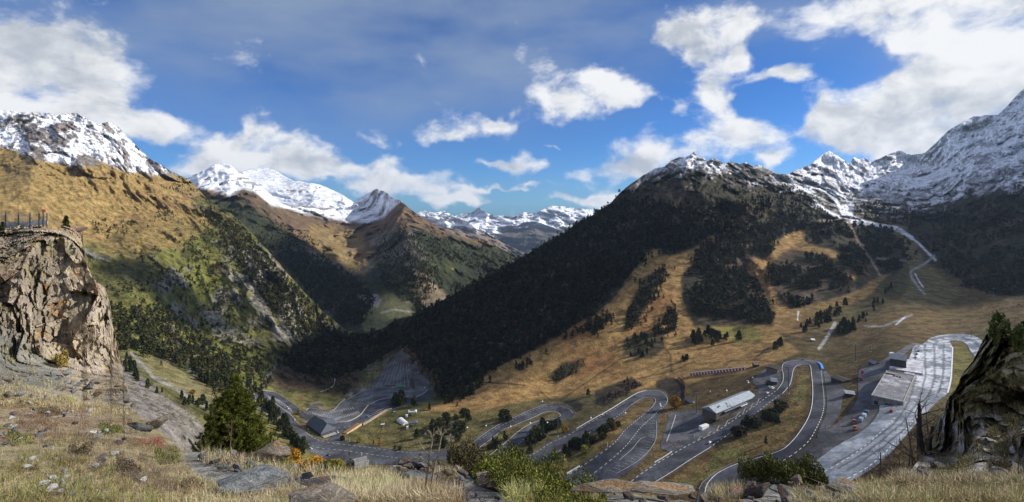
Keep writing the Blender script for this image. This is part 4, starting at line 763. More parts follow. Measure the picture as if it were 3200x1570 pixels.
def trunk_geo(acc, rs, h, r, limbs=0, top=.9, lean=.02):
    p = Vector((0, 0, -.04*h)); k = 4; d = Vector((rs.randn()*lean, rs.randn()*lean, 1))
    for i in range(k):
        q = p+d*(h*top/k); acc.tube(p, q, r*(1-i/k)+.01*r, r*(1-(i+1)/k)+.01*r, 6, False); p = q; d += Vector((rs.randn()*lean, rs.randn()*lean, 0))
    for i in range(limbs):
        z = h*(.15+.7*rs.rand()); a = rs.rand()*6.28; L = h*.2*(1.1-z/h); acc.tube((0, 0, z), (math.cos(a)*L, math.sin(a)*L, z+L*.15), r*.25, r*.06, 4, False)
PROTO = {}
def tree_proto(kind, i, n=520):
    key = (kind, i)
    if key in PROTO: return PROTO[key]
    rs = np.random.RandomState(100+i*7+sum(map(ord, kind)))
    fine = kind.endswith('_fine'); kind = kind.replace('_fine', ''); n = 4200 if fine else n
    P_ = {'spruce': ('spruce', .20, .085, (.030, .045, .018)), 'pine': ('pine', .28, .10, (.034, .048, .018)), 'larch': ('spruce', .24, .085, (.27, .155, .035)), 'bush': ('round', .5, .15, (.05, .06, .022)), 'yellow': ('round', .42, .13, (.32, .20, .03)), 'olive': ('round', .42, .13, (.19, .20, .035)), 'dark': ('round', .45, .13, (.035, .042, .018))}[kind]
    V, C = crown_geo(rs, 1.0, P_[1], n, P_[0], .14 if P_[0] != 'round' else .05, P_[2]*(.36 if fine else 1), .25 if P_[0] != 'round' else 0, P_[3])
    me = tri_mesh(kind+'_crown', V, C, M_NEEDLE); t = Acc(); trunk_geo(t, rs, 1.0, .022, 5); tm = bpy.data.meshes.new(kind+'_trunk'); tm.from_pydata([tuple(v) for v in t.V], [], t.F); tm.update(); tm.materials.append(M_BARK)
    PROTO[key] = (me, tm); return PROTO[key]
NM = {'spruce': 'conifer_tree', 'pine': 'pine_tree', 'larch': 'larch_tree', 'bush': 'bush', 'yellow': 'autumn_tree', 'olive': 'bush', 'dark': 'bush'}
CT = {'spruce': 'tree', 'pine': 'tree', 'larch': 'tree', 'bush': 'bush', 'yellow': 'tree', 'olive': 'bush', 'dark': 'bush'}
def put_tree(kind, u, v, h, label, group=None, wide=1.0, at=None):
    i = RNG.randint(0, 4); cm, tm = tree_proto(kind, i); p = at if at is not None else G(u, v)
    kind = kind.replace('_fine', ''); r = empty(NM[kind], (p[0], p[1], p[2]-.1), RNG.rand()*6.28, label, CT[kind], group); w = h*wide*(.85+.3*RNG.rand())
    for nm, me in (('crown', cm), ('trunk', tm)):
        o = bpy.data.objects.new(nm, me); COL.objects.link(o); o.parent = r; o.scale = (w, w, h)
    return r
def scatter(poly, n, hv=False):
    P_ = np.array(poly, float); out = []
    while len(out) < n:
        u = P_[:, 0].min()+RNG.rand(600)*(np.ptp(P_[:, 0])); v = P_[:, 1].min()+RNG.rand(600)*(np.ptp(P_[:, 1])); m = polymask(u, v, P_, .6) > .5
        out += list(zip(u[m], v[m]))
    return out[:n]
def grove(poly, n, kinds, h, label, group, wide=1.0):
    pts = sorted(scatter(poly, n), key=lambda t: t[1])
    for u, v in pts: put_tree(kinds[RNG.randint(len(kinds))], u, v, h*(.6+.7*RNG.rand()), label, group, wide)
# --- individual trees: the ones that show largest
grove([(832,1252),(850,1262),(900,1330),(930,1390),(960,1425),(940,1425),(890,1370),(820,1300),(790,1262),(810,1245)], 52, ['spruce', 'pine', 'spruce'], 13, 'dark conifer in the dense row down the left side of the lower road', 'conifers lining the left side of the lower road')
grove([(1222,1262),(1262,1256),(1300,1264),(1296,1278),(1240,1274)], 9, ['pine'], 14, 'round dark pine in the clump beside the inner car park', 'pines in the clump beside the inner car park', 1.3)
grove([(1352,1320),(1460,1300),(1478,1325),(1440,1350),(1400,1362),(1350,1358)], 15, ['pine', 'bush'], 10, 'dark pine on the meadow below the first chairlift pylons', 'pines on the meadow by the lower road', 1.2)
grove([(1555,1312),(1610,1296),(1608,1312),(1560,1330)], 6, ['pine', 'dark'], 9, 'dark pine just above the lower road bend', 'pines above the lower road bend', 1.2)
grove([(1350,1370),(1440,1345),(1472,1350),(1440,1385),(1380,1402)], 10, ['pine', 'dark'], 11, 'dark pine crowding the upper edge of the lower road', 'pines at the upper edge of the lower road', 1.2)
grove([(1512,1412),(1560,1372),(1580,1360),(1590,1372),(1560,1400),(1530,1425)], 9, ['spruce', 'bush', 'bush'], 8, 'small conifer on the strip between the two lowest bends', 'conifers on the strip between the two lowest bends')
grove([(1650,1395),(1668,1362),(1700,1335),(1752,1328),(1745,1352),(1700,1380),(1655,1410)], 17, ['pine', 'dark', 'pine'], 12, 'dark round pine in the clump under the lift pylon', 'pines in the clump under the lift pylon', 1.2)
grove([(1575,1450),(1610,1420),(1655,1405),(1660,1420),(1620,1440),(1590,1455)], 9, ['bush', 'pine'], 8, 'shrubby dark pine below the clump of the lift pylon', 'shrubby pines below the lift pylon', 1.1)
grove([(1718,1440),(1765,1415),(1800,1398),(1860,1380),(1850,1400),(1790,1425),(1740,1450)], 13, ['pine', 'dark', 'spruce'], 11, 'dark pine on the bank between the third road and its return', 'pines on the bank inside the third road', 1.2)
grove([(1860,1375),(1880,1345),(1940,1310),(1960,1300),(1930,1340),(1880,1385)], 10, ['dark', 'bush'], 7, 'low dark bush on the bank inside the third road', 'bushes on the bank inside the third road', 1.1)
grove([(2285,1365),(2330,1325),(2400,1290),(2440,1255),(2448,1280),(2420,1330),(2360,1350),(2300,1375)], 22, ['dark', 'pine', 'dark'], 7, 'dark rounded shrub on the grassy bank inside the upper hairpin', 'shrubs on the bank inside the upper hairpin', 1.3)
grove([(1945,1105),(1960,1062),(2020,1045),(2080,1062),(2078,1085),(2030,1120),(1972,1116)], 22, ['pine', 'spruce'], 9, 'dark pine in the isolated round thicket on the orange slope', 'pines in the round thicket on the slope', 1.2)
grove([(2165,1060),(2190,1040),(2245,1050),(2320,1062),(2300,1082),(2210,1090),(2165,1080)], 22, ['pine'], 13, 'tall open pine on the yellow green knoll', 'pines on the yellow green knoll', 1.05)
grove([(2120,1135),(2150,1122),(2150,1140)], 3, ['pine'], 14, 'tall pine beside the bank with a long shadow', 'tall pines above the racing hut', 1.0)
grove([(2415,1082),(2445,1078),(2446,1092),(2420,1094)], 4, ['pine'], 10, 'small pine of the lone pair group in the open meadow', 'pines alone in the open meadow', 1.1)
grove([(2595,1048),(2630,1024),(2668,1010),(2680,1032),(2640,1055)], 16, ['spruce', 'pine'], 13, 'dark conifer in the low row right of the gravel track', 'conifers in the row right of the gravel track')
grove([(2495,1030),(2560,985),(2620,955),(2645,958),(2630,985),(2560,1030),(2500,1045)], 26, ['spruce', 'pine'], 12, 'dark conifer in the middle row across the upper meadow', 'conifers in the middle row of the upper meadow')
grove([(2675,1010),(2730,950),(2790,890),(2800,900),(2760,950),(2700,1015)], 16, ['spruce'], 11, 'narrow conifer in the diagonal row towards the ski track', 'conifers in the diagonal row towards the ski track')
grove([(345,1110),(400,1125),(440,1160),(470,1195),(520,1230),(500,1236),(430,1200),(380,1165),(350,1140)], 24, ['spruce', 'spruce', 'pine'], 9, 'young conifer along the path under the cliff', 'young conifers along the path under the cliff')
grove([(530,1220),(600,1240),(680,1280),(690,1300),(620,1290),(540,1250)], 14, ['pine', 'spruce'], 9, 'dark pine on the stony slope left of the big pine', 'pines on the stony slope left of the big pine', 1.1)
for k, (kind, u, v, h, lb) in enumerate([('larch', 905, 1352, 9, 'orange larch among the row of conifers by the lower road'), ('yellow', 890, 1338, 5, 'small golden tree low in the conifer row by the lower road'), ('larch', 880, 1320, 8, 'pale orange larch near the top of the conifer row'), ('yellow', 603, 1232, 5, 'bright yellow tree beside the path above the big pine'),
  ('olive', 935, 1296, 6.5, 'yellow green bush on the island by the hairpin parking bays'), ('yellow', 812, 1262, 5, 'yellow tree at the inner tip of the left hairpin'), ('larch', 1186, 1394, 10, 'golden larch on the grass above the lower road'), ('olive', 1122, 1385, 7, 'large yellow green bush left of the golden larch'), ('spruce', 1167, 1388, 5, 'small dark conifer touching the golden larch'), ('spruce', 1234, 1405, 6, 'small dark conifer on the verge right of the golden larch'),
  ('dark', 1250, 1406, 4, 'tiny round bush on the verge beside the small conifer'), ('pine', 1302, 1372, 12, 'big dark pine on the right of the white tunnel tent'), ('pine', 1342, 1282, 9, 'lone dark pine right of the chairlift station'), ('yellow', 1765, 1350, 7, 'golden orange bush beside the lift pylon clump'), ('olive', 1828, 1415, 7, 'lime yellow bush between the third roads'), ('larch', 1920, 1345, 8, 'brownish larch on the inner bank of the third road'), ('yellow', 2110, 1275, 13, 'tall orange brown autumn tree beside the hut'),
  ('yellow', 1074, 1375, 3, 'little lime bush by the slate house terrace'), ('dark', 1070, 1378, 6, 'dark round tree at the corner of the slate house yard'), ('dark', 2435, 1290, 9, 'dark oval tree above the grassy bank'), ('dark', 2300, 1362, 8, 'dark oval bush beside the main straight road'), ('spruce', 2393, 1390, 7, 'single narrow conifer standing on the grassy bank'), ('pine', 1838, 1238, 10, 'lone pine by the top of the dark bank'), ('spruce', 1960, 1190, 6, 'small conifer on top of the dark bank'), ('yellow', 1376, 1175, 8, 'yellowish birch at the foot of the dark forest'), ('olive', 1362, 1215, 7, 'green yellow birch beside the car park bend')]):
    put_tree(kind, u, v, h, lb)
# --- the forest: far too many to count one by one
FOREST = []
CUTS = [[(2650,690),(2670,730),(2690,770),(2720,810),(2750,860)], [(2608,610),(2615,640),(2630,665),(2645,690)], [(2500,585),(2560,592),(2620,607),(2640,612),(2665,640),(2655,655)], [(2660,640),(2660,680),(2700,697),(2750,705),(2800,715)], [(2540,630),(2580,660),(2620,680)], [(2560,690),(2600,690),(2650,688)], [(2740,808),(2830,815)], [(1850,1000),(1950,905),(2010,830)], [(2650,692),(2700,698),(2760,708),(2815,722),(2850,745),(2880,770),(2925,812)]]
def mass(sheet, poly, n, h, r=.24, col=(.026, .036, .016), tris=26, sh='spruce', clump=None):
    pts = np.array(scatter(poly, n)); pts = pts+RNG.randn(*pts.shape)*np.array([9, 5])*(RNG.rand(len(pts))**2)[:, None]*2; keep = np.ones(len(pts), bool)
    if sheet is S1:
        for c_ in CUTS: keep &= linemask(pts[:, 0], pts[:, 1], c_, 6, 1) < .5
    pts = pts[keep]; P_ = sheet.at(pts[:, 0], pts[:, 1])
    if clump is not None:
        keep = fbm(P_, clump[0], 3, 401) > clump[1]; P_ = P_[keep]
    for k in range(6):
        Q = P_[k::6]
        if not len(Q): continue
        rs = np.random.RandomState(500+k); V, C = crown_geo(rs, 1.0, r, tris, sh if (k % 3 or sh == 'round') else 'pine', .02, .26 if tris < 40 else .17, .3, col, .35)
        hh = h*(.5+.8*RNG.rand(len(Q))); w = hh*(.85+.5*RNG.rand(len(Q))); a = RNG.rand(len(Q))*6.28; c, s = np.cos(a), np.sin(a)
        W_ = np.empty((len(Q), len(V), 3)); W_[..., 0] = (V[None, :, 0]*c[:, None]-V[None, :, 1]*s[:, None])*w[:, None]+Q[:, 0:1]; W_[..., 1] = (V[None, :, 0]*s[:, None]+V[None, :, 1]*c[:, None])*w[:, None]+Q[:, 1:2]; W_[..., 2] = V[None, :, 2]*hh[:, None]+Q[:, 2:3]-.3
        hu = RNG.rand(len(Q)); CC = C[None]*(.55+.8*RNG.rand(len(Q))**1.5)[:, None, None]*np.stack([.85+.6*hu, np.ones(len(Q)), 1-.2*hu], 1)[:, None, :]; FOREST.append((W_.reshape(-1, 3), np.broadcast_to(CC, W_.shape).reshape(-1, 3)))
mass(S1, [(1245,1062),(1300,995),(1400,940),(1540,865),(1640,815),(1800,712),(1900,650),(2000,620),(2100,640),(2200,660),(2300,640),(2400,610),(2430,650),(2400,660),(2370,700),(2300,735),(2240,733),(2170,762),(2130,783),(2097,798),(2058,776),(2030,782),(2012,818),(1965,870),(1900,920),(1845,985),(1700,1072),(1600,1122),(1500,1178),(1440,1225),(1385,1252),(1350,1170),(1280,1090)], 5600, 11, tris=24, col=(.018,.025,.012))
mass(S1, [(1260,1070),(1400,990),(1560,960),(1700,930),(1840,880),(1900,915),(1845,985),(1700,1072),(1600,1122),(1500,1178),(1440,1225),(1385,1245),(1350,1170)], 1200, 14, tris=44, col=(.022,.03,.014))
mass(S1, [(1440,1100),(1550,1010),(1700,960),(1780,990),(1700,1050),(1560,1140),(1480,1170)], 260, 10, col=(.085,.072,.058), tris=30); mass(S1, [(1240,1080),(1380,1170),(1420,1225),(1380,1235),(1340,1180)], 90, 9, col=(.09,.08,.05), tris=30)
mass(S1, [(1245,1062),(1300,990),(1400,935),(1540,855),(1640,806),(1800,705),(1900,645),(1960,600),(2000,600),(1900,680),(1800,740),(1640,840),(1540,890),(1400,970),(1300,1030)], 900, 9, tris=24)
mass(S1, [(1700,1160),(1850,1060),(1960,960),(2020,880),(1990,880),(1890,975),(1760,1070),(1650,1130),(1560,1180),(1480,1225),(1400,1262),(1390,1262),(1500,1210),(1600,1160)], 420, 10, tris=40, clump=(60, -.1))
mass(S1, [(2165,795),(2230,745),(2300,735),(2415,700),(2418,790),(2333,815),(2325,830),(2343,856),(2364,887),(2395,930),(2412,990),(2410,1020),(2300,1000),(2170,985),(2145,900)], 1650, 11, tris=40, clump=(45, -.28))
mass(S1, [(1955,1040),(1962,980),(2020,880),(2080,835),(2088,860),(2060,920),(2010,980),(1990,1020)], 190, 10, tris=40)
mass(S1, [(2040,1055),(2045,1020),(2090,985),(2100,940),(2112,960),(2115,1035),(2085,1050)], 90, 10, tris=40)
mass(S1, [(2385,850),(2420,805),(2480,785),(2540,800),(2590,815),(2640,862),(2660,895),(2570,930),(2492,968),(2450,930),(2405,880)], 760, 12, tris=44, clump=(40, -.15))
mass(S1, [(2300,735),(2400,690),(2500,700),(2520,715),(2450,735),(2410,750),(2330,770)], 220, 10, tris=30); mass(S1, [(2440,560),(2530,610),(2600,660),(2640,700),(2560,720),(2500,715),(2440,690),(2420,620)], 420, 9, tris=26, clump=(120, -.2))
mass(S1, [(2530,735),(2600,695),(2640,692),(2670,740),(2720,830),(2700,862),(2640,830),(2590,780),(2540,755)], 520, 10, tris=34, clump=(40, -.15)); mass(S1, [(2660,692),(2700,695),(2790,715),(2830,770),(2850,812),(2780,850),(2735,830),(2690,760)], 520, 10, tris=34, clump=(40, -.15))
mass(S1, [(2660,640),(2720,630),(2760,640),(2830,660),(2900,690),(2860,720),(2790,700),(2700,685)], 240, 9, tris=24)
mass(S1, [(2850,690),(3200,590),(3500,600),(3500,880),(3200,890),(3050,890),(2960,850),(2900,800),(2860,740)], 1700, 10, tris=26, clump=(150, -.15))
mass(S1, [(3000,900),(3100,880),(3200,870),(3200,930),(3120,920)], 120, 12, tris=30)
mass(S1, [(2350,470+60),(2440,560),(2440,640),(2300,640),(2200,655),(2100,640),(2200,590)], 260, 7, tris=22, clump=(120, -.05))
# left slope
mass(S1, [(345,962),(420,975),(500,968),(560,1000),(620,1055),(700,1110),(760,1180),(700,1225),(640,1190),(560,1150),(500,1120),(400,1100),(350,1085)], 620, 11, col=(.030,.042,.018), tris=44)
mass(S1, [(720,690),(800,760),(880,850),(960,935),(1050,1020),(1080,1060),(1000,1090),(930,1060),(860,980),(780,880),(700,780),(650,680)], 1500, 8, col=(.030,.040,.018), tris=28)
mass(S1, [(280,700),(650,680),(760,860),(900,1040),(960,1100),(840,1180),(700,1100),(560,1000),(350,960),(290,860)], 1000, 7, col=(.036,.046,.02), tris=28, clump=(70, .0))
mass(S1, [(540,560),(640,600),(760,720),(700,760),(600,660),(480,700),(500,620)], 500, 6, col=(.034,.042,.02), tris=24, clump=(100, -.05))
mass(S1, [(600,1150),(720,1110),(830,1150),(850,1200),(800,1250),(740,1262),(680,1235),(620,1190)], 260, 11, col=(.030,.042,.018), tris=44)
mass(S1, [(930,1090),(1000,1040),(1090,1055),(1130,1050),(1200,1040),(1245,1020),(1290,1090),(1240,1085),(1200,1110),(1140,1150),(1060,1175),(980,1180),(880,1140)], 1300, 11, tris=34)
mass(S1, [(960,1190),(1080,1170),(1120,1190),(1080,1235),(1000,1225)], 150, 4, tris=24, sh='round')
mass(S1, [(1380,1240),(1440,1225),(1480,1222),(1460,1245),(1400,1262)], 50, 12, tris=40)
mass(S1, [(1720,1190),(1760,1145),(1835,1130),(1808,1160),(1740,1202)], 60, 5, tris=30)
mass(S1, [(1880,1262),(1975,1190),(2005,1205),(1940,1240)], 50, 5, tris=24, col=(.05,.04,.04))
# spurs behind
mass(S2, [(930,790),(1010,800),(1110,870),(1180,940),(1130,1020),(1060,1010),(960,920),(860,790),(800,740)], 2000, 10, tris=20, col=(.024,.036,.018))
mass(S2, [(1180,735),(1300,725),(1360,740),(1500,772),(1620,812),(1660,850),(1560,900),(1460,910),(1400,900),(1330,930),(1320,1000),(1270,930),(1200,900),(1175,820)], 2600, 9, tris=20, col=(.028,.036,.018), clump=(200, -.3))
mass(S2, [(860,690),(940,720),(1000,770),(920,800),(820,740)], 350, 8, tris=20)
NFOREST = len(FOREST)
BR = (.085, .06, .03); OL = (.075, .08, .028)
for pl, n_, h_, c_ in (([(2200,1440),(2270,1390),(2340,1345),(2420,1290),(2480,1240),(2505,1175),(2520,1170),(2525,1240),(2505,1310),(2450,1385),(2360,1418),(2260,1450),(2190,1500)], 420, 1.3, BR), ([(1560,1345),(1620,1335),(1580,1375),(1510,1430),(1500,1415)], 120, 1.8, OL), ([(1800,1395),(1930,1320),(1990,1290),(1900,1390),(1790,1455),(1700,1495),(1690,1460)], 260, 1.5, OL),
    ([(860,1180),(900,1110),(1010,1110),(1100,1130),(1120,1200),(1060,1240),(960,1235),(880,1225)], 500, 2.6, BR), ([(300,720),(650,690),(760,860),(900,1040),(940,1100),(840,1180),(700,1100),(560,1000),(350,960),(290,860)], 1500, 3.0, OL), ([(100,560),(640,600),(700,690),(600,700),(300,740),(280,700)], 600, 3.2, BR),
    ([(1420,1240),(1600,1170),(1850,1020),(2000,880),(2100,810),(2200,760),(2140,900),(2160,1010),(2000,1150),(1800,1230),(1600,1260)], 420, 1.3, BR), ([(2000,600),(2200,640),(2430,640),(2420,700),(2300,735),(2100,650)], 400, 3.0, BR), ([(2880,870),(3050,900),(3200,900),(3200,980),(3000,960)], 160, 2.2, BR), ([(2460,1440),(2560,1385),(2680,1290),(2690,1300),(2600,1390),(2480,1460)], 110, 1.0, OL),
    ([(1240,1350),(1360,1320),(1480,1300),(1600,1260),(1640,1280),(1500,1340),(1400,1395),(1240,1400)], 180, 1.6, OL), ([(2990,1080),(3030,1100),(3050,1140),(3000,1220),(2970,1235)], 50, .8, OL), ([(2640,1515),(2760,1440),(2880,1330),(2960,1250),(2990,1260),(2900,1380),(2800,1480),(2700,1530)], 420, 1.5, BR),
    ([(380,1150),(470,1200),(600,1290),(640,1340),(560,1340),(440,1260),(370,1200)], 200, 2.0, OL), ([(1750,1150),(2090,1090),(2200,1110),(2140,1150),(1990,1200),(1880,1240),(1760,1240)], 120, 1.4, BR), ([(2860,680),(3200,580),(3400,600),(3400,880),(3000,880),(2900,800)], 1500, 3.0, (.05,.04,.03))):
    mass(S1, pl, n_, h_, .75, c_, 16, 'round')
SCRUB = FOREST[NFOREST:]; FOREST = FOREST[:NFOREST]
sv_ = bpy.data.objects.new('scrub', tri_mesh('scrub', np.concatenate([f[0] for f in SCRUB]), np.concatenate([f[1] for f in SCRUB]), M_NEEDLE)); COL.objects.link(sv_); tag(sv_, 'low brown and olive scrub scattered over the banks and slopes', 'scrub', kind='stuff')
FV = np.concatenate([f[0] for f in FOREST]); FC = np.concatenate([f[1] for f in FOREST])
fo = bpy.data.objects.new('forest', tri_mesh('forest', FV, FC, M_NEEDLE)); COL.objects.link(fo); tag(fo, 'dark conifer forest covering the mountainsides', 'forest', kind='stuff')
print('forest tris', len(FV)//3); del FV, FC, FOREST
# unseen clouds added high and right of the frame, shaped to shade the slopes
M_SHADE_CLOUD = flat_mat('shade_cloud_white', (.9, .9, .9), 1.0, 0, .03, .002)
def shade_cloud(poly, sheet, alt, seed, soft=60):
    B = dens(poly, True, 14); P_ = sheet.at(B[:, 0], B[:, 1]); sv = np.array(sd); k = (alt-P_[:, 2])/sv[2]; Q = P_+sv*k[:, None]; c = Q.mean(0); n = len(Q); A = Acc(); rings = []
    for f_, dz in ((.15, -70), (.6, -55), (.9, -25), (1.0, 0), (.93, 60), (.65, 120), (.2, 150)):
        r = c+(Q-c)*f_; r[:, 2] = alt+dz; w = fbm(r+seed*500, 180, 4, seed, .6); r[:, :2] += (r-c)[:, :2]/(np.linalg.norm((r-c)[:, :2], axis=1)[:, None]+1)*(w*soft)[:, None]; r[:, 2] += w*60; rings.append(r)
    V_ = list(np.concatenate(rings)); m = len(rings); A.add((V_, [(i*n+j, i*n+(j+1) % n, (i+1)*n+(j+1) % n, (i+1)*n+j) for i in range(m-1) for j in range(n)]+[tuple(range(n))[::-1], tuple(range((m-1)*n, m*n))])); return tag(A.obj('added_shade_cloud', M_SHADE_CLOUD, smooth=True), kind='structure')
shade_cloud([(1180,1120),(1300,960),(1540,835),(1700,740),(1900,610),(2000,590),(2120,660),(2240,740),(2130,800),(2060,800),(1990,880),(1880,990),(1740,1080),(1600,1160),(1420,1262),(1385,1262),(1365,1200),(1300,1130),(1260,1090)], S1, 2500, 1, 30)
shade_cloud([(2860,660),(3050,610),(3300,600),(3400,860),(3150,890),(2990,870),(2900,790)], S1, 2900, 2, 40)
shade_cloud([(920,770),(1020,790),(1110,850),(1180,930),(1210,1010),(1140,1050),(1060,1020),(980,920),(930,850)], S2, 2600, 3, 40)
shade_cloud([(480,900),(560,890),(640,930),(720,1010),(680,1040),(580,1000),(500,960)], S1, 2700, 4, 30)
shade_cloud([(1120,1100),(1230,1060),(1300,1090),(1345,1160),(1320,1195),(1200,1180),(1100,1160),(980,1130),(980,1090)], S1, 2750, 5, 30)
# low shrubs scattered over the left slope are part of its ground cover
# ================================================================== BUILDINGS
M_SLATE = flat_mat('slate_roof', (.085, .10, .125), .6, .4, .35, 1.2, bump=.3); M_DARKWALL = flat_mat('dark_timber_wall', (.05, .045, .042), .85, .2, .3, 1.0)
M_STONEW = flat_mat('rubble_stone_wall', (.095, .087, .08), .9, .2, .5, 1.6, bump=.8); M_WINDOW = flat_mat('window_glass', (.03, .035, .045), .12, .6, .2, .3); M_WHITE = flat_mat('white_paint', (.75, .75, .74), .5, .3, .08, .5)
M_STEEL = flat_mat('painted_steel', (.10, .11, .12), .5, .4, .2, .6); M_GREEN = flat_mat('green_steel', (.03, .18, .12), .5, .4, .2, .6)
def metal_roof_mat(name, base):
    m, q, b = new_mat(name, .45, .5); o = q.node('ShaderNodeTexCoord').outputs['Object']; sx = q.node('ShaderNodeSeparateXYZ'); q.link(o, sx.inputs[0])
    seam = q.ramp(q.m('FRACT', q.m('MULTIPLY', sx.outputs[0], .8)), .0, .12, .6, 1.0); course = q.ramp(q.m('FRACT', q.m('MULTIPLY', sx.outputs[1], .55)), 0, .15, .75, 1.0); n = q.noise(o, .5, 5, .6)
    q.link(q.vm('SCALE', base, q.m('MULTIPLY', q.m('MULTIPLY', seam, course), q.ramp(n, .3, .7, .75, 1.3))), b.inputs['Base Color']); return m
M_METROOF = metal_roof_mat('grey_metal_sheet_roof', (.33, .37, .40)); M_METROOF2 = metal_roof_mat('dark_metal_sheet_roof', (.16, .18, .20))
def frame_of(a, b, c):
    """a,b: near base corners in photo coordinates; c: far corner beyond b. returns origin, yaw, length, width"""
    A, B, C_ = G(*a), G(*b), G(*c); L = math.hypot(B.x-A.x, B.y-A.y); rz = yaw(A, B); n = Vector((-math.sin(rz), math.cos(rz), 0)); w = abs((C_-B).dot(n)); return A, B, rz, L, w
def gable(name, a, b, c, eave, ridge, wallm, roofm, label, cat='building', over=.7, wmin=3, wmax=40, hip=0, windows=0, doors=0, chimneys=(), dormers=0, base=-3, group=None, rzo=None):
    A, B, rz, L, w = frame_of(a, b, c); rz = rz if rzo is None else rzo; w = min(max(w, wmin), wmax); z = (A.z+B.z)/2; o = empty(name, (A.x, A.y, z), rz, label, cat, group)
    t = Acc(); t.prism([(0, base), (L, base), (L, eave), (0, eave)], 0, w)
    for x0, x1 in ((0, .25), (L-.25, L)):
        t.add(([(x0, 0, eave), (x0, w, eave), (x0, w/2, ridge-.1), (x1, 0, eave), (x1, w, eave), (x1, w/2, ridge-.1)], [(0, 1, 2), (5, 4, 3), (0, 2, 5, 3), (1, 4, 5, 2)])) if not hip else None
    t.obj('wall', wallm, o)
    r = Acc(); s = (ridge-eave)/(w/2); e = -over*s; H = hip; k = .3
    P = [(-over, -over, eave+e), (L+over, -over, eave+e), (L+over, w+over, eave+e), (-over, w+over, eave+e), (-over+H, w/2, ridge), (L+over-H, w/2, ridge)]; up = [(x, y, zz+k) for x, y, zz in P]
    r.add((P+up, [(6, 7, 11, 10), (8, 9, 10, 11), (7, 8, 11), (9, 6, 10), (0, 4, 5, 1), (2, 5, 4, 3), (1, 5, 2), (3, 4, 0), (0, 1, 7, 6), (1, 2, 8, 7), (2, 3, 9, 8), (3, 0, 6, 9)])); ro = r.obj('roof', roofm, o)
    for (x, y, h) in chimneys:
        zz = eave+s*min(y, w-y); q = Acc(); q.box((x, y, zz+h/2-.3), (.8, .8, h+1)); q.box((x, y, zz+h+.25), (1.1, 1.1, .2)); q.obj('chimney', M_STONEW if roofm is M_SLATE else M_STEEL, ro)
    for i in range(dormers):
        x = L*(i+1)/(dormers+1); y = w*.18; zz = eave+s*y; q = Acc(); q.prism([(x-.7, zz-.3), (x+.7, zz-.3), (x+.7, zz+.9), (x, zz+1.6), (x-.7, zz+.9)], y-.4, y+2); q.obj('dormer', M_SLATE, ro)
        q = Acc(); q.box((x, y-.44, zz+.45), (.9, .06, .8)); q.obj('dormer_window', M_WHITE, ro)
    for i in range(windows):
        x = L*(i+.5)/windows; f = Acc(); f.box((x, -.05, eave*.5+.1), (1.5, .12, 1.5)); fo_ = f.obj('window', M_DARKWALL if wallm is not M_DARKWALL else M_WOOD, o); f = Acc(); f.box((x, -.13, eave*.5+.1), (1.2, .05, 1.2)); f.obj('pane', M_WINDOW, fo_)
    for i in range(doors):
        x = L*(i+.8)/(doors+.6); f = Acc(); f.box((x, -.06, 1.05), (1.1, .14, 2.1)); f.obj('door', M_WOOD, o)
    return o, L, w
# long racing-circuit lodge
o, L, w = gable('roadside_lodge', (2238,1321), (2361,1237), (2318,1216), 4.4, 7.8, M_STONEW, M_METROOF, 'long stone lodge with a pale grey metal roof beside the main straight', windows=9, doors=2, wmin=11, wmax=15, chimneys=((9, 3.5, 1.0), (11.5, 4, .9), (24, 3.6, .8)))
f = Acc(); f.prism([(L*.15, 3.2), (L*.72, 3.2), (L*.72, 3.4), (L*.15, 3.4)], -3.2, -.75); f.obj('porch_roof', M_METROOF2, o)
for i in range(6): Acc().box((L*.16+i*L*.11, -3.0, 1.5), (.18, .18, 3.4)).obj('porch_post', M_WOOD, o)
f = Acc(); f.prism([(L*.52, 2.9), (L*.78, 2.9), (L*.78, 3.1), (L*.52, 3.1)], -4.6, -3.4); f.obj('sign_board', M_WHITE, o)
# slate roofed house on the left
o, L, w = gable('slate_roofed_house', (958,1336), (1003,1366), (1034,1350), 4.5, 12.5, M_STONEW, M_SLATE, 'big stone house under a steep dark slate roof in the crook of the road', hip=3.0, windows=6, dormers=5, wmin=13, wmax=18, chimneys=((4, 7.5, 2.2), (9, 9, 2.4), (13, 8, 2.2), (2.5, 3, 1.6)))
f = Acc(); f.prism([(L+.8, .8), (L+7, .8), (L+7, 1.1), (L+.8, 1.1)], 1, w-1); f.obj('terrace', M_CONC, o)
for i in range(4): Acc().box((L+6.8, 1.5+i*(w-3)/3, 1.6), (.15, .15, 1.4)).obj('terrace_post', M_WHITE, o)
f = Acc(); f.add(([(L*.42, w*.5, 12.6), (L*.9, w*.5, 12.6), (L*.42, w+4, 8), (L*.9, w+4, 8), (L*.66, w*.5, 14.0), (L*.66, w+4, 12.4)], [(0, 4, 5, 2), (4, 1, 3, 5), (2, 5, 3), (0, 1, 4)])); f.obj('cross_gable_roof', M_SLATE, o)
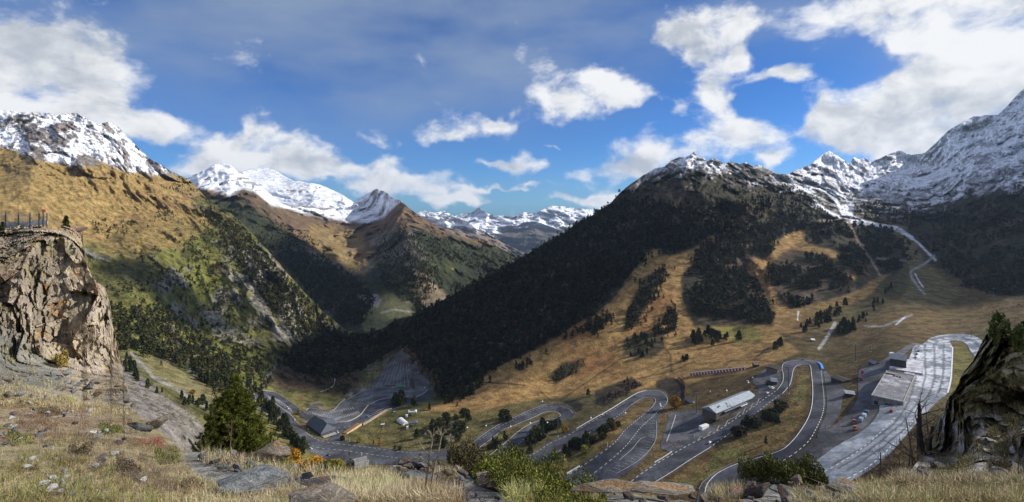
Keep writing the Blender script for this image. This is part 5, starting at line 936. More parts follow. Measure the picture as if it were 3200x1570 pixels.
# small huts
gable('timber_hut', (2141,1259), (2157,1262), (2160,1245), 2.6, 4.4, M_DARKWALL, M_METROOF2, 'small gabled hut between the dark hollow and the lift pylon', doors=1, wmax=6)
gable('meadow_hut', (2537,1068), (2546,1068), (2549,1062), 2.2, 3.4, M_WOOD, M_WHITE, 'tiny hut with a white roof at the end of the gravel track', doors=1, wmin=3.5, wmax=5)
gable('storage_hut', (2714,1141), (2732,1142), (2735,1128), 2.6, 4.4, M_DARKWALL, M_METROOF2, 'lone grey roofed hut on the grass left of the flat roofed building', doors=1, wmin=5, wmax=7)
gable('metal_roofed_shed', (2643,1243), (2670,1238), (2676,1222), 2.6, 3.6, M_DARKWALL, M_METROOF, 'open shed with a smooth pale metal roof on the grass bank', wmin=6, wmax=9)
gable('dark_shed', (2597,1196), (2634,1198), (2640,1175), 3.6, 4.6, M_DARKWALL, M_DARKWALL, 'dark low shed beside the far hairpin right of the blue barrier', windows=3, wmin=7, wmax=12)
gable('kiosk', (2411,1205), (2428,1203), (2430,1180), 3.6, 4.2, M_DARKWALL, M_METROOF2, 'dark square kiosk with a grey roof above the parked vans', windows=2, wmin=8, wmax=13)
gable('timber_cabin', (2392,1206), (2408,1205), (2408,1182), 2.8, 3.3, M_DARKWALL, M_DARKWALL, 'very dark cabin just left of the kiosk', wmin=6, wmax=9)
gable('start_hut', (2429,1168), (2442,1160), (2440,1135), 4.0, 4.6, M_WOOD, M_DARKWALL, 'tall narrow timber hut squeezed against the top hairpin', windows=1, wmin=7, wmax=13)
gable('equipment_hut', (2358,1149), (2372,1146), (2374,1132), 2.8, 4.0, M_DARKWALL, M_WOOD, 'small brown hut at the right end of the red panels', doors=1, wmin=5, wmax=8)
gable('container', (2195,1347), (2216,1335), (2212,1326), 2.5, 2.7, M_WHITE, M_WHITE, 'white container box beside the near end of the long lodge', over=.05, wmin=3, wmax=4, base=-1)
gable('white_cabin', (2778,1112), (2785,1112), (2787,1100), 2.7, 3.0, M_WHITE, M_WHITE, 'small white cabin behind the upper lift building', over=.1, wmin=3, wmax=5)
# flat roofed service building
A = G(2724,1268); rz = math.radians(-43); L = 21; w = 86; z = A.z+2.6
M_FLAT = terrain_mat('wet_flat_roof', (.25, 1.2), .2, .3, dist=.1)
o = empty('flat_roofed_building', (A.x, A.y, z), rz, 'long concrete building with a wet flat roof beside the icy car park', 'building')
f = Acc(); f.box((L/2, w/2, 1.2), (L, w, 9.0)); f.obj('wall', flat_mat('stained_concrete', (.19, .18, .17), .9, .2, .35, .3), o)
g = np.zeros((30, 14, 3)); xs = np.linspace(.4, L-.4, 14); ys = np.linspace(w-.4, .4, 30); g[..., 0] = xs[None]; g[..., 1] = ys[:, None]; g[..., 2] = 5.82; nn = fbm(g, 9, 4, 601, .6)
gc_ = lerp(np.zeros(g.shape)+C3(.20,.20,.21), C3(.42,.42,.43), sstep(nn, -.05, .3)); ro = grid_mesh('roof', g, M_FLAT, cols=gc_); ro.parent = o
for x, y, a, b_ in ((L/2, 0, L+.5, .5), (L/2, w, L+.5, .5), (0, w/2, .5, w-.5), (L, w/2, .5, w-.5)): Acc().box((x, y, 6.0), (a, b_, .7)).obj('parapet', M_CONC, o)
for i in range(3): q = Acc().box((3+i*(L-6)/2, -.06, .6), (2.6, .15, 2.8)).obj('window', M_WINDOW, o)
Acc().box((L*.55, -.08, -.2), (3.2, .2, 4.2)).obj('door', M_DARKWALL, o)
for i in range(7): Acc().box((L*.35+(i % 3)*2.1, w*.86+(i//3)*1.8-3, 6.3), (1.1, .9, .9)).obj('roof_vent', M_STEEL, ro)
f = Acc(); f.box((4, w*.90, 6.4), (7, 4, 1.1)); f.obj('roof_skylight', flat_mat('tan_timber', (.3, .24, .19), .8), ro)
for i in range(2): Acc().tube((L*.7, .9, 6), (L*.7, .9, 10), .09).obj('flag_pole', M_STEEL, o) if i == 0 else None
gable('upper_lift_building', (2781,1152), (2832,1154), (2840,1116), 9.4, 12.6, M_DARKWALL, M_METROOF2, 'dark lift building with a grey pitched roof beyond the long flat roof', windows=3, wmin=14, wmax=15, rzo=math.radians(-36), base=-8)
A = G(2778,1160); rz = math.radians(-40); L = 26; w = 50; o = empty('concrete_deck', (A.x, A.y, A.z), rz, 'raised concrete deck around the upper lift building with icy top', 'deck'); w = min(w, 60)
Acc().box((L/2, w/2, 1.0), (L, w, 3.6)).obj('slab', M_CONC, o); Acc().box((L/2, w/2, 2.86), (L-1, w-1, .1)).obj('ice_sheet', flat_mat('patchy_ice', (.55, .55, .57), .5, .4, .45, .15), o)
for i in range(9): Acc().box((L*i/8, .1, 3.3), (.1, .1, 1.1)).obj('railing_post', M_STEEL, o)
# row of red and white panels
A, B, rz, L, w = frame_of((2158,1174), (2331,1156), (2331,1150)); n = 18; L = (B-A).length; o = empty('covered_conveyor', (A.x, A.y, (A.z+B.z)/2+.1), rz+0, 'long low row of red panels and white frames across the training meadow', 'ski conveyor'); dz = (B.z-A.z); o.location = A; o.rotation_euler = (0, -math.asin(dz/L), rz)
M_RED = flat_mat('red_panel', (.32, .03, .035), .5, .3, .15, .8)
r = Acc(); r.prism([(-.4, 3.05), (L+.4, 3.05), (L+.4, 3.3), (-.4, 3.3)], -.3, 2.6); r.obj('roof', M_METROOF, o)
for i in range(n):
    Acc().box((L*(i+.28)/n, .0, 1.25), (L/n*.52, .12, 2.9)).obj('red_panel', M_RED, o); Acc().box((L*(i+.78)/n, .05, 1.5), (L/n*.42, .14, 3.1)).obj('white_frame', M_WHITE, o)
Acc().box((L/2, 1.6, 1.0), (L, .15, 2.8)).obj('back_panel', M_DARKWALL, o)
# white tunnel tent
A, B, rz, L, w = frame_of((1240,1318), (1266,1334), (1281,1324)); w = 9; L = 18; o = empty('tunnel_tent', tuple(A), yaw(G(1238,1312), G(1268,1332)), 'white barrel shaped fabric tent on the grass field', 'tent')
f = Acc(); prof = [(4.5*math.cos(t), 4.3*math.sin(t)) for t in np.linspace(0, math.pi, 15)]
f.add(([(0, y+4.5, z) for y, z in prof]+[(L, y+4.5, z) for y, z in prof], [(i, i+1, 16+i, 15+i) for i in range(14)])); f.obj('cover', M_WHITE, o, smooth=True)
for x in (0.05, L-.05): k = Acc(); k.add(([(x, y*.98+4.5, z*.98) for y, z in prof], [tuple(range(15))])); k.obj('end_wall', M_WHITE, o)
for i in range(9): k = Acc(); [k.tube((L*i/8, 4.5+p[0]*1.01, p[1]*1.01), (L*i/8, 4.5+q_[0]*1.01, q_[1]*1.01), .1, n=4) for p, q_ in zip(prof[:-1], prof[1:])]; k.obj('hoop', M_GUARD, o)
k = Acc(); k.box((L+.02, 4.5, 1.2), (.1, 2.4, 2.4)); k.obj('door', M_STEEL, o)
# chairlift bottom station and drive station
def lift_station(a, b, label, roofm, bodym):
    A = G(*a); o = empty('chairlift_station', A, yaw(A, G(*b)), label, 'lift station')
    f = Acc()
    for x in (0, 7): 
        for y in (0, 4): f.box((x, y, 2), (.6, .6, 4.6))
    f.obj('leg', bodym, o); Acc().box((3.5, 2, 5), (11, 6, 2.2)).obj('housing', roofm, o, bevel=.4); Acc().box((3.5, 2, 6.3), (7, 4, .5)).obj('ridge_cover', M_STEEL, o)
    k = Acc(); n = 20; [k.tube((11+2.6*math.cos(2*math.pi*i/n), 2+2.6*math.sin(2*math.pi*i/n), 4.3), (11+2.6*math.cos(2*math.pi*(i+1)/n), 2+2.6*math.sin(2*math.pi*(i+1)/n), 4.3), .18, n=5) for i in range(n)]; k.tube((8, 2, 4.3), (11, 2, 4.3), .2); k.obj('bull_wheel', M_GREEN, o)
    Acc().box((-3.5, -3, 1.3), (2.6, 2.6, 2.8)).obj('control_cabin', M_WHITE, o); return o
lift_station((1280,1300), (1300,1298), 'green framed chairlift station with a white roof by the pine clump', M_WHITE, M_GREEN)
lift_station((1282,1336), (1304,1332), 'grey chairlift station just right of the white tunnel tent', M_METROOF2, M_STEEL)
# wooden terrace with orange furniture
A, B, rz, L, w = frame_of((1083,1357), (1130,1331), (1122,1322)); w = 6; o = empty('sun_terrace', tuple(A+Vector((0, 0, .6))), rz, 'raised timber terrace with orange furniture along the retaining wall', 'terrace')
Acc().box((L/2, w/2, 0), (L, w, .4)).obj('deck', flat_mat('orange_timber', (.26, .15, .08), .8, .2, .3, 1.0), o); Acc().box((L/2, -.15, -.9), (L, .3, 2.6)).obj('front_wall', flat_mat('ochre_wall', (.55, .42, .24), .8), o)
for i in range(12): Acc().box((L*i/11, w, .7), (.12, .12, 1.2)).obj('railing_post', M_STEEL, o)
for i in range(4):
    p = Vector((A.x, A.y, A.z+.8))+Matrix.Rotation(rz, 3, 'Z')@Vector((L*(.5+.1*i), w*.5, 0)); t = empty('picnic_table', p, rz, 'orange picnic table on the raised timber terrace', 'table', 'orange tables on the timber terrace')
    M_OR = bpy.data.materials.get('orange_plastic') or flat_mat('orange_plastic', (.65, .17, .02), .5); Acc().box((0, 0, .74), (1.6, .8, .06)).obj('tabletop', M_OR, t); Acc().box((0, 0, .36), (.9, .12, .72)).obj('leg', M_STEEL, t)
    for s in (-1, 1): Acc().box((0, s*.75, .45), (1.6, .3, .06)).obj('bench', M_OR, t)
# concrete gallery beneath the road edge
A, B, rz, L, w = frame_of((1108,1462), (1150,1464), (1160,1440)); o = empty('concrete_gallery', tuple(A+Vector((0, 0, -1.0))), rz+.25, 'open concrete gallery mouth under the near edge of the lower road', 'gallery'); L = 15; w = 9
for y in (0, w): Acc().box((L/2, y, 2.6), (L, .6, 6.2)).obj('side_wall', M_CONC, o)
f = Acc(); f.box((L/2, w/2, 5.9), (L, w+1.2, .5)) if False else None
Acc().box((L/2+1.5, w/2, .2), (L-3, w-.6, .3)).obj('floor', M_DARKWALL, o); Acc().box((.3, w/2, 2.8), (.6, w, 5.6)).obj('back_wall', M_STONEW, o)
# ================================================================== LIFT PYLONS, MASTS, CHAIRS
HEAD = {}
def pylon(name, u, v, h, label, kind='T', group=None):
    p = G(u, v); o = empty(name, p, math.radians(-65) if kind == 'T' else 0, label, 'pylon' if kind == 'T' else 'mast', group); Acc().tube((0, 0, -1), (0, 0, h), .55 if h > 12 else .35, .36 if h > 12 else .25, 8).obj('pole', M_STEEL, o)
    Acc().box((0, 0, .1), (2, 2, .8)).obj('footing', M_CONC, o)
    if kind == 'T':
        Acc().box((0, 0, h), (.4, 5.6, .5)).obj('crossarm', M_STEEL, o)
        for s in (-1, 1): k = Acc(); k.box((0, s*2.7, h-.5), (3.4, .25, .4)); [k.tube((-1.3+i*.87, s*2.7-.12, h-.25), (-1.3+i*.87, s*2.7+.12, h-.25), .3, n=10) for i in range(4)]; k.obj('sheave_train', M_STEEL, o)
        k = Acc(); k.tube((0, -1, h), (0, -.6, h+1.4), .07); k.tube((0, 1, h), (0, .6, h+1.4), .07); k.tube((0, -.6, h+1.4), (0, .6, h+1.4), .07); k.obj('lifting_frame', M_STEEL, o)
    else:
        Acc().box((0, 0, h), (2.4, .5, .35)).obj('lamp_bracket', M_STEEL, o)
        for i in range(4): Acc().box((-.9+i*.6, -.35, h+.1), (.45, .25, .4)).obj('floodlight', M_GUARD, o)
    HEAD[(u, v)] = p+Vector((0, 0, h-.3)); return o
pylon('lift_pylon', 1412, 1360, 14, 'lift pylon standing in the pines left of the lower road'); pylon('lift_pylon', 1743, 1364, 21, 'tall lift pylon in the pine clump by the middle hairpin'); pylon('lift_pylon', 2177, 1294, 22, 'tall lift pylon left of the long lodge'); pylon('lift_pylon', 2464, 1230, 27, 'tallest lift pylon at the inner edge of the top hairpin')
pylon('drag_lift_pylon', 1590, 1208, 14, 'drag lift pylon at the foot of the dark forest'); pylon('drag_lift_pylon', 1798, 1086, 11, 'drag lift pylon in the middle of the orange slope'); pylon('drag_lift_pylon', 1570, 1132, 8, 'drag lift pylon among trees at the forest edge'); pylon('drag_lift_pylon', 2206, 1025, 8, 'small white pylon head at the top of the yellow knoll')
pylon('drag_lift_pylon', 3000, 905, 14, 'distant lift pylon high on the right meadow'); pylon('drag_lift_pylon', 3105, 925, 12, 'lift pylon at the far right of the meadow'); pylon('drag_lift_pylon', 3000, 1020, 9, 'short lift pylon above the icy bend')
pylon('floodlight_mast', 2674, 1131, 20, 'tall floodlight mast on the grass left of the flat roofed building', 'mast'); pylon('floodlight_mast', 2720, 1110-10, 8, 'short mast behind the grey hut', 'mast'); pylon('floodlight_mast', 3035, 1055, 10, 'thin mast behind the icy bend', 'mast'); pylon('floodlight_mast', 2585, 1046, 6, 'small mast beside the gravel track', 'mast')
st = G(1300, 1298)+Vector((0, 0, 5)); line_pts = [st, HEAD[(1412,1360)], HEAD[(1743,1364)], HEAD[(2177,1294)], HEAD[(2464,1230)]]
M_CABLE = flat_mat('steel_cable', (.12, .12, .13), .5, .4)
k = Acc(); CP = []
for sgn in (-1, 1):
    prev = None
    for a, b in zip(line_pts[:-1], line_pts[1:]):
        d = (b-a).normalized(); n = Vector((-d.y, d.x, 0)).normalized()*2.7*sgn; pts = []
        for i in range(13): t = i/12; q_ = a.lerp(b, t)+n; q_.z -= 4*t*(1-t)*(a-b).length*.025; pts.append(q_)
        for p, q_ in zip(pts[:-1], pts[1:]): k.tube(p, q_, .06, n=4, cap=False)
        CP.append(pts)
tag(k.obj('chairlift_cable', M_CABLE), 'chairlift haul cable strung between the tall pylons', 'cable')
def chair_at(p, rz):
    o = empty('lift_chair', p+Vector((0, 0, -3.2)), rz, 'white two seat chair hanging from the chairlift cable', 'lift chair', 'chairs hanging from the chairlift cable')
    Acc().tube((0, .5, .9), (0, .3, 3.2), .06).obj('hanger', M_GUARD, o); Acc().box((0, 0, 0), (1.7, .6, .16)).obj('seat', M_WHITE, o, bevel=.05); Acc().box((0, .35, .5), (1.7, .12, .9)).obj('backrest', M_WHITE, o, bevel=.04)
    for s in (-1, 1): Acc().tube((s*.85, .3, 0), (s*.85, .5, .95), .06).obj('side_bar', M_GUARD, o)
for i, (c, j) in enumerate([(1, 2), (1, 7), (2, 3), (2, 9), (5, 4), (5, 9), (6, 4), (6, 9), (3, 4), (7, 7), (1, 11), (2, 6)]): chair_at(CP[c][j], .6)
def post(u, v, h, label, mat, name='marker_post', r=.18):
    o = empty(name, G(u, v), 0, label, 'post'); Acc().tube((0, 0, -.3), (0, 0, h), r, r, 8).obj('pole', mat, o); Acc().box((0, 0, h-.2), (r*3.4, .15, h*.25)).obj('plate', mat, o)
for u, v, h, l in ((1093,1384,4.5,'white post on the grass edge below the terrace'), (963,1349,3.6,'white post in front of the slate roofed house'), (1130,1426,4,'white post at the back of the concrete gallery'), (2170,1371,4,'pale post at the corner of the lodge yard'), (1898,1398,4.5,'thin pale post on the verge of the third road')): post(u, v, h, l, M_WHITE)
M_POLE = flat_mat('snow_pole', (.10, .085, .07), .8)
for u, v in ((2472,1362),(2396,1416),(2166,1444),(2024,1524),(2521,1390),(2578,1344),(2565,1425),(2566,1420),(2579,1343),(2801,1390),(2707,1478),(2680,1362),(3048,1106),(2350,1178),(2380,1152),(1963,1500),(2800,1352),(2745,1432)):
    o = empty('snow_pole', G(u, v), 0, 'thin dark snow pole standing at the edge of the right hand roads', 'pole', 'thin snow poles along the right hand roads'); Acc().tube((0, 0, -.3), (0, 0, 4.2), .11, .08, 6).obj('shaft', M_POLE, o); Acc().tube((0, 0, 3.6), (0, 0, 4.0), .13, .13, 6).obj('band', M_RED, o)
def snow_gun(u, v, h, label, red=False):
    o = empty('snow_gun', G(u, v), RNG.rand()*6, label, 'snow gun'); Acc().tube((0, 0, 0), (0, 0, h), .12).obj('mast', M_STEEL, o); k = Acc(); k.tube((-.9, 0, h), (.9, 0, h+.4), .55, .7, 12); k.obj('barrel', M_RED if red else M_WHITE, o); Acc().box((0, 0, .1), (1.6, 1.6, .2)).obj('base', M_STEEL, o)
for u, v, h, l in ((1695,1265,4,'white snow gun on the verge above the lower hairpin'), (2336,1197,2,'white snow gun behind the lodge, nearer the lodge roof'), (2352,1186,2,'white snow gun behind the lodge, farther one by the fence'), (2220,1231,2.2,'snow gun standing alone on the training meadow'), (2167,1262,1.6,'white snow gun beside the lift pylon base')): snow_gun(u, v, h, l)
snow_gun(2108,1402,3.5,'dark red snow gun at the lower corner of the lodge yard', True); snow_gun(2122,1390,3.2,'second red snow gun standing by the yard kerb', True)
for u, l in ((1245, 'left of two green upturned dinghies in the upper car park'), (1257, 'right of two green upturned dinghies in the upper car park')):
    o = empty('upturned_dinghy', G(u, 1208), .2, l, 'boat'); k = Acc(); R_ = [(0, .9)]; rings = [[(4.4*math.cos(t)*c, 1.9*math.sin(t)*c, z) for t in np.linspace(0, 2*math.pi, 16, False)] for c, z in ((1, .3), (.95, .9), (.75, 1.5), (.4, 1.8), (.05, 1.9))]
    V_ = [p for r_ in rings for p in r_]; F_ = [(i*16+j, i*16+(j+1) % 16, (i+1)*16+(j+1) % 16, (i+1)*16+j) for i in range(4) for j in range(16)]; k.add((V_, F_)); k.obj('hull', flat_mat('green_hull', (.02, .32, .16), .4), o, smooth=True); Acc().box((0, 0, 1.92), (6, .12, .1)).obj('keel', M_STEEL, o)
wall_along('timber_stack', [(1202,1208),(1222,1207),(1238,1206)], 1.0, 1.6, M_DARKWALL, 'dark low stack of material left of the green dinghies', 'stack')
tag(patch('planted_island', [(1283,1182),(1290,1184),(1296,1205),(1296,1216),(1286,1214),(1282,1200)], flat_mat('dark_soil', (.04, .035, .03), .95), .45), kind='structure')
o = empty('viewing_platform', G(1196,1330), .3, 'small platform with a pale table top on the grass field', 'platform'); Acc().box((0, 0, 1.6), (5, 2.4, .3)).obj('top', M_WHITE, o); [Acc().box((x, 0, .8), (.3, .3, 1.6)).obj('leg', M_STEEL, o) for x in (-2, 2)]
mk = Acc(); [mk.add(ribbon_geo(l, .9, .12)) for l in ([(1195,1331),(1192,1345),(1183,1360),(1178,1375)], [(1192,1335),(1170,1352),(1152,1370),(1160,1375),(1178,1377)], [(1200,1380),(1240,1376),(1280,1374),(1300,1372)], [(1205,1388),(1235,1396),(1270,1398),(1310,1400)])]
tag(mk.obj('ditch', flat_mat('dark_ditch_grass', (.055, .045, .02), .95)), kind='structure')
# ================================================================== VEHICLES
M_TYRE = flat_mat('rubber', (.02, .02, .02), .8); M_LAMP = flat_mat('lamp_lens', (.7, .7, .68), .2); M_TAIL = flat_mat('tail_lamp', (.4, .02, .02), .3)
def paint(c, nm): return flat_mat(nm+'_car_paint', c, .3, .5, .05, .5)
PR = {'car': ([(-2.15, .35), (-2.2, .75), (-2.05, .98), (-1.15, 1.02), (2.0, .92), (2.15, .7), (2.15, .35)], [(-1.75, .98), (-1.35, 1.45), (.35, 1.45), (1.1, .96)], 1.75, (-1.35, 1.35), .33),
      'van': ([(-2.5, .4), (-2.5, 1.15), (-2.45, 1.2), (1.6, 1.2), (2.4, 1.0), (2.5, .7), (2.5, .4)], [(-2.42, 1.15), (-2.35, 2.0), (1.0, 2.05), (1.75, 1.15)], 1.95, (-1.55, 1.6), .36)}
def vehicle(kind, u, v, du, dv, mat, label, cat='car'):
    p = G(u, v); q_ = G(u+du*2, v+dv*2); o = empty('parked_'+kind if kind != 'car' else 'parked_car', p+Vector((0, 0, .32)), yaw(p, q_), label, cat); lo, hi, W_, wx, wr = PR[kind]
    k = Acc(); k.prism(lo, -W_/2, W_/2); k.obj('body', mat, o, bevel=.07); k = Acc(); n = len(hi); ins = [(x*.97, z) for x, z in hi]
    k.add(([(x, -W_/2*.94 if i in (0, n-1) else -W_/2*.78, z) for i, (x, z) in enumerate(hi)]+[(x, W_/2*.94 if i in (0, n-1) else W_/2*.78, z) for i, (x, z) in enumerate(hi)], [(i, (i+1) % n, n+(i+1) % n, n+i) for i in range(n)]+[tuple(range(n))[::-1], tuple(range(n, 2*n))])); k.obj('windows', M_WINDOW, o, bevel=.03)
    zt = max(z for x, z in hi); xs_ = [x for x, z in hi[1:3]]; Acc().box((sum(xs_)/2, 0, zt+.02), (xs_[1]-xs_[0]+.1, W_*.8, .07)).obj('roof', mat, o, bevel=.03)
    for x in wx:
        for s in (-1, 1): w_ = Acc().tube((x, s*(W_/2-.2), wr-.02), (x, s*(W_/2+.03), wr-.02), wr, wr, 14).obj('wheel', M_TYRE, o); Acc().tube((x, s*(W_/2+.02), wr-.02), (x, s*(W_/2+.05), wr-.02), wr*.55, wr*.5, 8).obj('rim', M_GUARD, w_)
    e = max(x for x, z in lo); b_ = min(x for x, z in lo)
    for s in (-1, 1): Acc().box((e-.04, s*W_*.36, .72), (.12, .34, .16)).obj('headlight', M_LAMP, o); Acc().box((b_+.06, s*W_*.4, .8), (.12, .22, .18)).obj('tail_lamp', M_TAIL, o)
    return o
m_w, m_r, m_b, m_k, m_y, m_g = paint((.7, .7, .7), 'white'), paint((.42, .03, .03), 'red'), paint((.04, .2, .5), 'blue'), paint((.03, .035, .05), 'dark'), paint((.6, .33, .03), 'yellow'), paint((.25, .3, .34), 'grey')
for a in [('car', 2219, 1386, 9, -6, m_w, 'small white car driving alone on the main straight'), ('van', 2414, 1216, 9, -6, m_w, 'white van parked behind the silver car by the kiosk'), ('car', 2398, 1231, 8, -6, m_w, 'white estate car parked just below the van'), ('van', 2405, 1214, 8, -6, m_g, 'grey flatbed van parked left of the white van'),
  ('car', 2510, 1126, 9, 0, m_g, 'grey pickup parked on the far edge of the top hairpin'), ('car', 1986, 1241, 8, -4, m_k, 'dark car climbing the third road near its hairpin'), ('van', 2724, 1162, 1, -8, m_w, 'white van parked in the service yard'), ('car', 2812, 1234, 6, -1, m_w, 'white car with a dark bonnet beside the flat roofed building'), ('van', 2786, 1288, 3, -6, m_r, 'bright red van on the icy car park'),
  ('car', 2861, 1120, 1, -6, m_y, 'yellow car parked highest beside the icy road'), ('car', 2865, 1109, 1, -5, m_k, 'dark car just behind the yellow one'), ('car', 2870, 1100, 1, -5, m_k, 'dark car at the far end of the parked line'), ('car', 2836, 1122, 1, -6, m_k, 'black car beside the upper lift building'),
  ('van', 900, 1278, 8, 5, m_w, 'white van in the striped bay on the left island'), ('car', 921, 1314, 5, 6, m_w, 'white car on the kerb above the red car'), ('car', 944, 1338, 4, 6, m_r, 'red car parked left of the slate roofed house'), ('car', 1026, 1426, 7, 3, m_k, 'dark blue car on the near edge of the lower road'), ('car', 1042, 1346, 6, 3, m_w, 'silver white car behind the slate roofed house'), ('car', 1055, 1353, 6, 4, m_w, 'second white car by the ramp right of the slate roofed house'),
  ('van', 1150, 1304, 6, -5, m_b, 'light blue van in the bays beside the retaining wall'), ('car', 1232, 1289, 6, -3, m_b, 'blue car on the grass above the retaining wall'), ('car', 972, 1404, 6, 4, m_w, 'small white car on the verge of the lower road'), ('car', 1306, 1167, 1, -6, m_w, 'white car at the right edge of the upper car park'), ('car', 1328, 1214, 2, -6, m_w, 'white car in the bottom right corner of the upper car park')]: vehicle(*a)
def machine(u, v, du, dv, c, label, cat, blade=True):
    p = G(u, v); o = empty('snow_groomer' if not blade else 'snow_plough_tractor', p+Vector((0, 0, .3)), yaw(p, G(u+du*2, v+dv*2)), label, cat)
    Acc().box((-.3, 0, 1.1), (3.6, 2.0, 1.1)).obj('body', c, o, bevel=.12); Acc().box((.2, 0, 2.2), (1.7, 1.8, 1.3)).obj('cab', M_WINDOW, o, bevel=.15); Acc().box((.2, 0, 2.9), (1.8, 1.9, .12)).obj('cab_roof', c, o)
    for s in (-1, 1):
        for x in (-1.3, 1.2): Acc().tube((x, s*.9, .7), (x, s*1.35, .7), .7, .7, 16).obj('wheel', M_TYRE, o)
    Acc().box((2.6, 0, .7), (.25, 3.0, 1.2)).obj('blade' if blade else 'bucket', c, o, bevel=.05); k = Acc(); k.box((2.0, .5, .9), (1.4, .2, .25)); k.box((2.0, -.5, .9), (1.4, .2, .25)); k.obj('lift_arm', M_STEEL, o)
m_o = paint((.5, .16, .04), 'orange')
machine(2692, 1190, -2, -7, m_r, 'red snow plough tractor at the left side of the service yard', 'tractor'); machine(2696, 1168, 2, -7, m_r, 'second dark red machine parked behind the red tractor', 'tractor'); machine(2672, 1345, 0, -6, m_o, 'orange loader at the end of the concrete ramp', 'loader', False); machine(2669, 1325, 0, -6, m_o, 'orange machine parked right behind the loader', 'loader', False)
for u, v, l, c in ((2691, 1318, 'grey box lorry in front of the two others on the ramp', m_g), (2701, 1306, 'pale blue box lorry in the middle of the three on the ramp', paint((.3, .42, .5), 'pale_blue')), (2708, 1295, 'dark box lorry last on the ramp', m_k)):
    p = G(u, v); o = empty('box_lorry', p+Vector((0, 0, .4)), yaw(p, G(u+6, v-8)), l, 'lorry'); Acc().box((-.8, 0, 1.8), (4.6, 2.3, 2.4)).obj('box', c, o, bevel=.06); Acc().box((2.4, 0, 1.3), (1.5, 2.1, 1.9)).obj('cab', m_g, o, bevel=.15); Acc().box((3.16, 0, 1.7), (.06, 1.8, .8)).obj('windscreen', M_WINDOW, o)
    for x in (-2, 2):
        for s in (-1, 1): Acc().tube((x, s*.85, .4), (x, s*1.15, .4), .48, .48, 12).obj('wheel', M_TYRE, o)
# ================================================================== FOREGROUND THINGS
def GF(u, v): return Vector(SF.at(np.array([u], float), np.array([v], float))[0])
def rock_mesh(seed, n=15, flat=.7):
    rs = np.random.RandomState(seed); bm = bmesh.new()
    for i in range(n): d = rs.randn(3); d /= np.linalg.norm(d); bm.verts.new((d[0]*(.8+.4*rs.rand()), d[1]*(.6+.4*rs.rand()), d[2]*flat*(.7+.5*rs.rand())))
    r = bmesh.ops.convex_hull(bm, input=bm.verts); bmesh.ops.delete(bm, geom=[g for g in r['geom_interior'] if isinstance(g, bmesh.types.BMVert)], context='VERTS')
    bmesh.ops.bevel(bm, geom=list(bm.edges), offset=.045, segments=1, affect='EDGES'); bmesh.ops.triangulate(bm, faces=bm.faces); bmesh.ops.subdivide_edges(bm, edges=[e for e in bm.edges if e.calc_length() > .35], cuts=2)
    for v in bm.verts: q = mnoise.noise(v.co*3.1+Vector((seed, 0, 0))); v.co += v.co.normalized()*(q*.07+mnoise.noise(v.co*9)*.025)
    me = bpy.data.meshes.new('rock'); bm.to_mesh(me); bm.free(); return me
def rock_mat(name, a, b_, stain=None, lichen=(.42, .42, .36)):
    m, q, b = new_mat(name, .85, .25); o = q.node('ShaderNodeTexCoord').outputs['Object']; ob = q.node('ShaderNodeObjectInfo'); o2 = q.vm('ADD', o, q.vm('SCALE', ob.outputs['Location'], .37))
    n = q.noise(o2, 1.6, 8, .65, .3); f = q.noise(q.vm('MULTIPLY', o2, (1, 1, 4)), 5, 6, .6); c = q.mix(q.ramp(n, .38, .62), (*a, 1), (*b_, 1))
    if stain: c = q.mix(q.ramp(q.noise(o2, 1.1, 5, .6), .55, .68), c, (*stain, 1))
    c = q.mix(q.m('MULTIPLY', q.ramp(q.noise(o2, 6, 5, .7), .56, .66), .7), c, (*lichen, 1))
    c = q.vm('SCALE', c, q.m('MULTIPLY', q.ramp(f, .3, .7, .7, 1.25), q.ramp(ob.outputs['Random'], 0, 1, .7, 1.25, False))); q.link(c, b.inputs['Base Color'])
    bp = q.node('ShaderNodeBump'); bp.inputs['Strength'].default_value = .9; bp.inputs['Distance'].default_value = .12; q.link(q.m('ADD', n, q.m('MULTIPLY', f, .4)), bp.inputs['Height']); q.link(bp.outputs[0], b.inputs['Normal']); return m
MR = {'slate': rock_mat('grey_slate', (.17, .185, .185), (.28, .285, .275)), 'rust': rock_mat('rusty_schist', (.27, .20, .15), (.20, .17, .15), (.34, .12, .06)), 'dark': rock_mat('dark_rock', (.09, .085, .085), (.17, .15, .14), (.22, .09, .06)), 'pale': rock_mat('pale_quartz', (.66, .65, .62), (.80, .79, .75), None, (.6, .6, .56)), 'purple': rock_mat('purplish_rock', (.2, .15, .17), (.27, .2, .21)), 'tan': rock_mat('tan_rock', (.33, .27, .2), (.24, .21, .17), (.38, .2, .07))}
RK = {}
def rock(kind, u, v, size, label, group=None, cat='rock', sc=(1, 1, 1), rot=None, sink=.25, name='rock', seed=None):
    s = RNG.randint(0, 10) if seed is None else seed; key = (kind, s)
    if key not in RK: RK[key] = rock_mesh(40+s*3+len(kind)*31); RK[key].materials.append(MR[kind])
    o = bpy.data.objects.new(name, RK[key]); COL.objects.link(o); p = GF(u, v); px = size/F*p.y; o.location = p+Vector((0, 0, px*.5*(1-2*sink))); o.scale = tuple(px*.5*k for k in sc)
    o.rotation_euler = rot if rot else (RNG.rand()*.7-.35, RNG.rand()*.7-.35, RNG.rand()*6.28); return tag(o, label, cat, group)
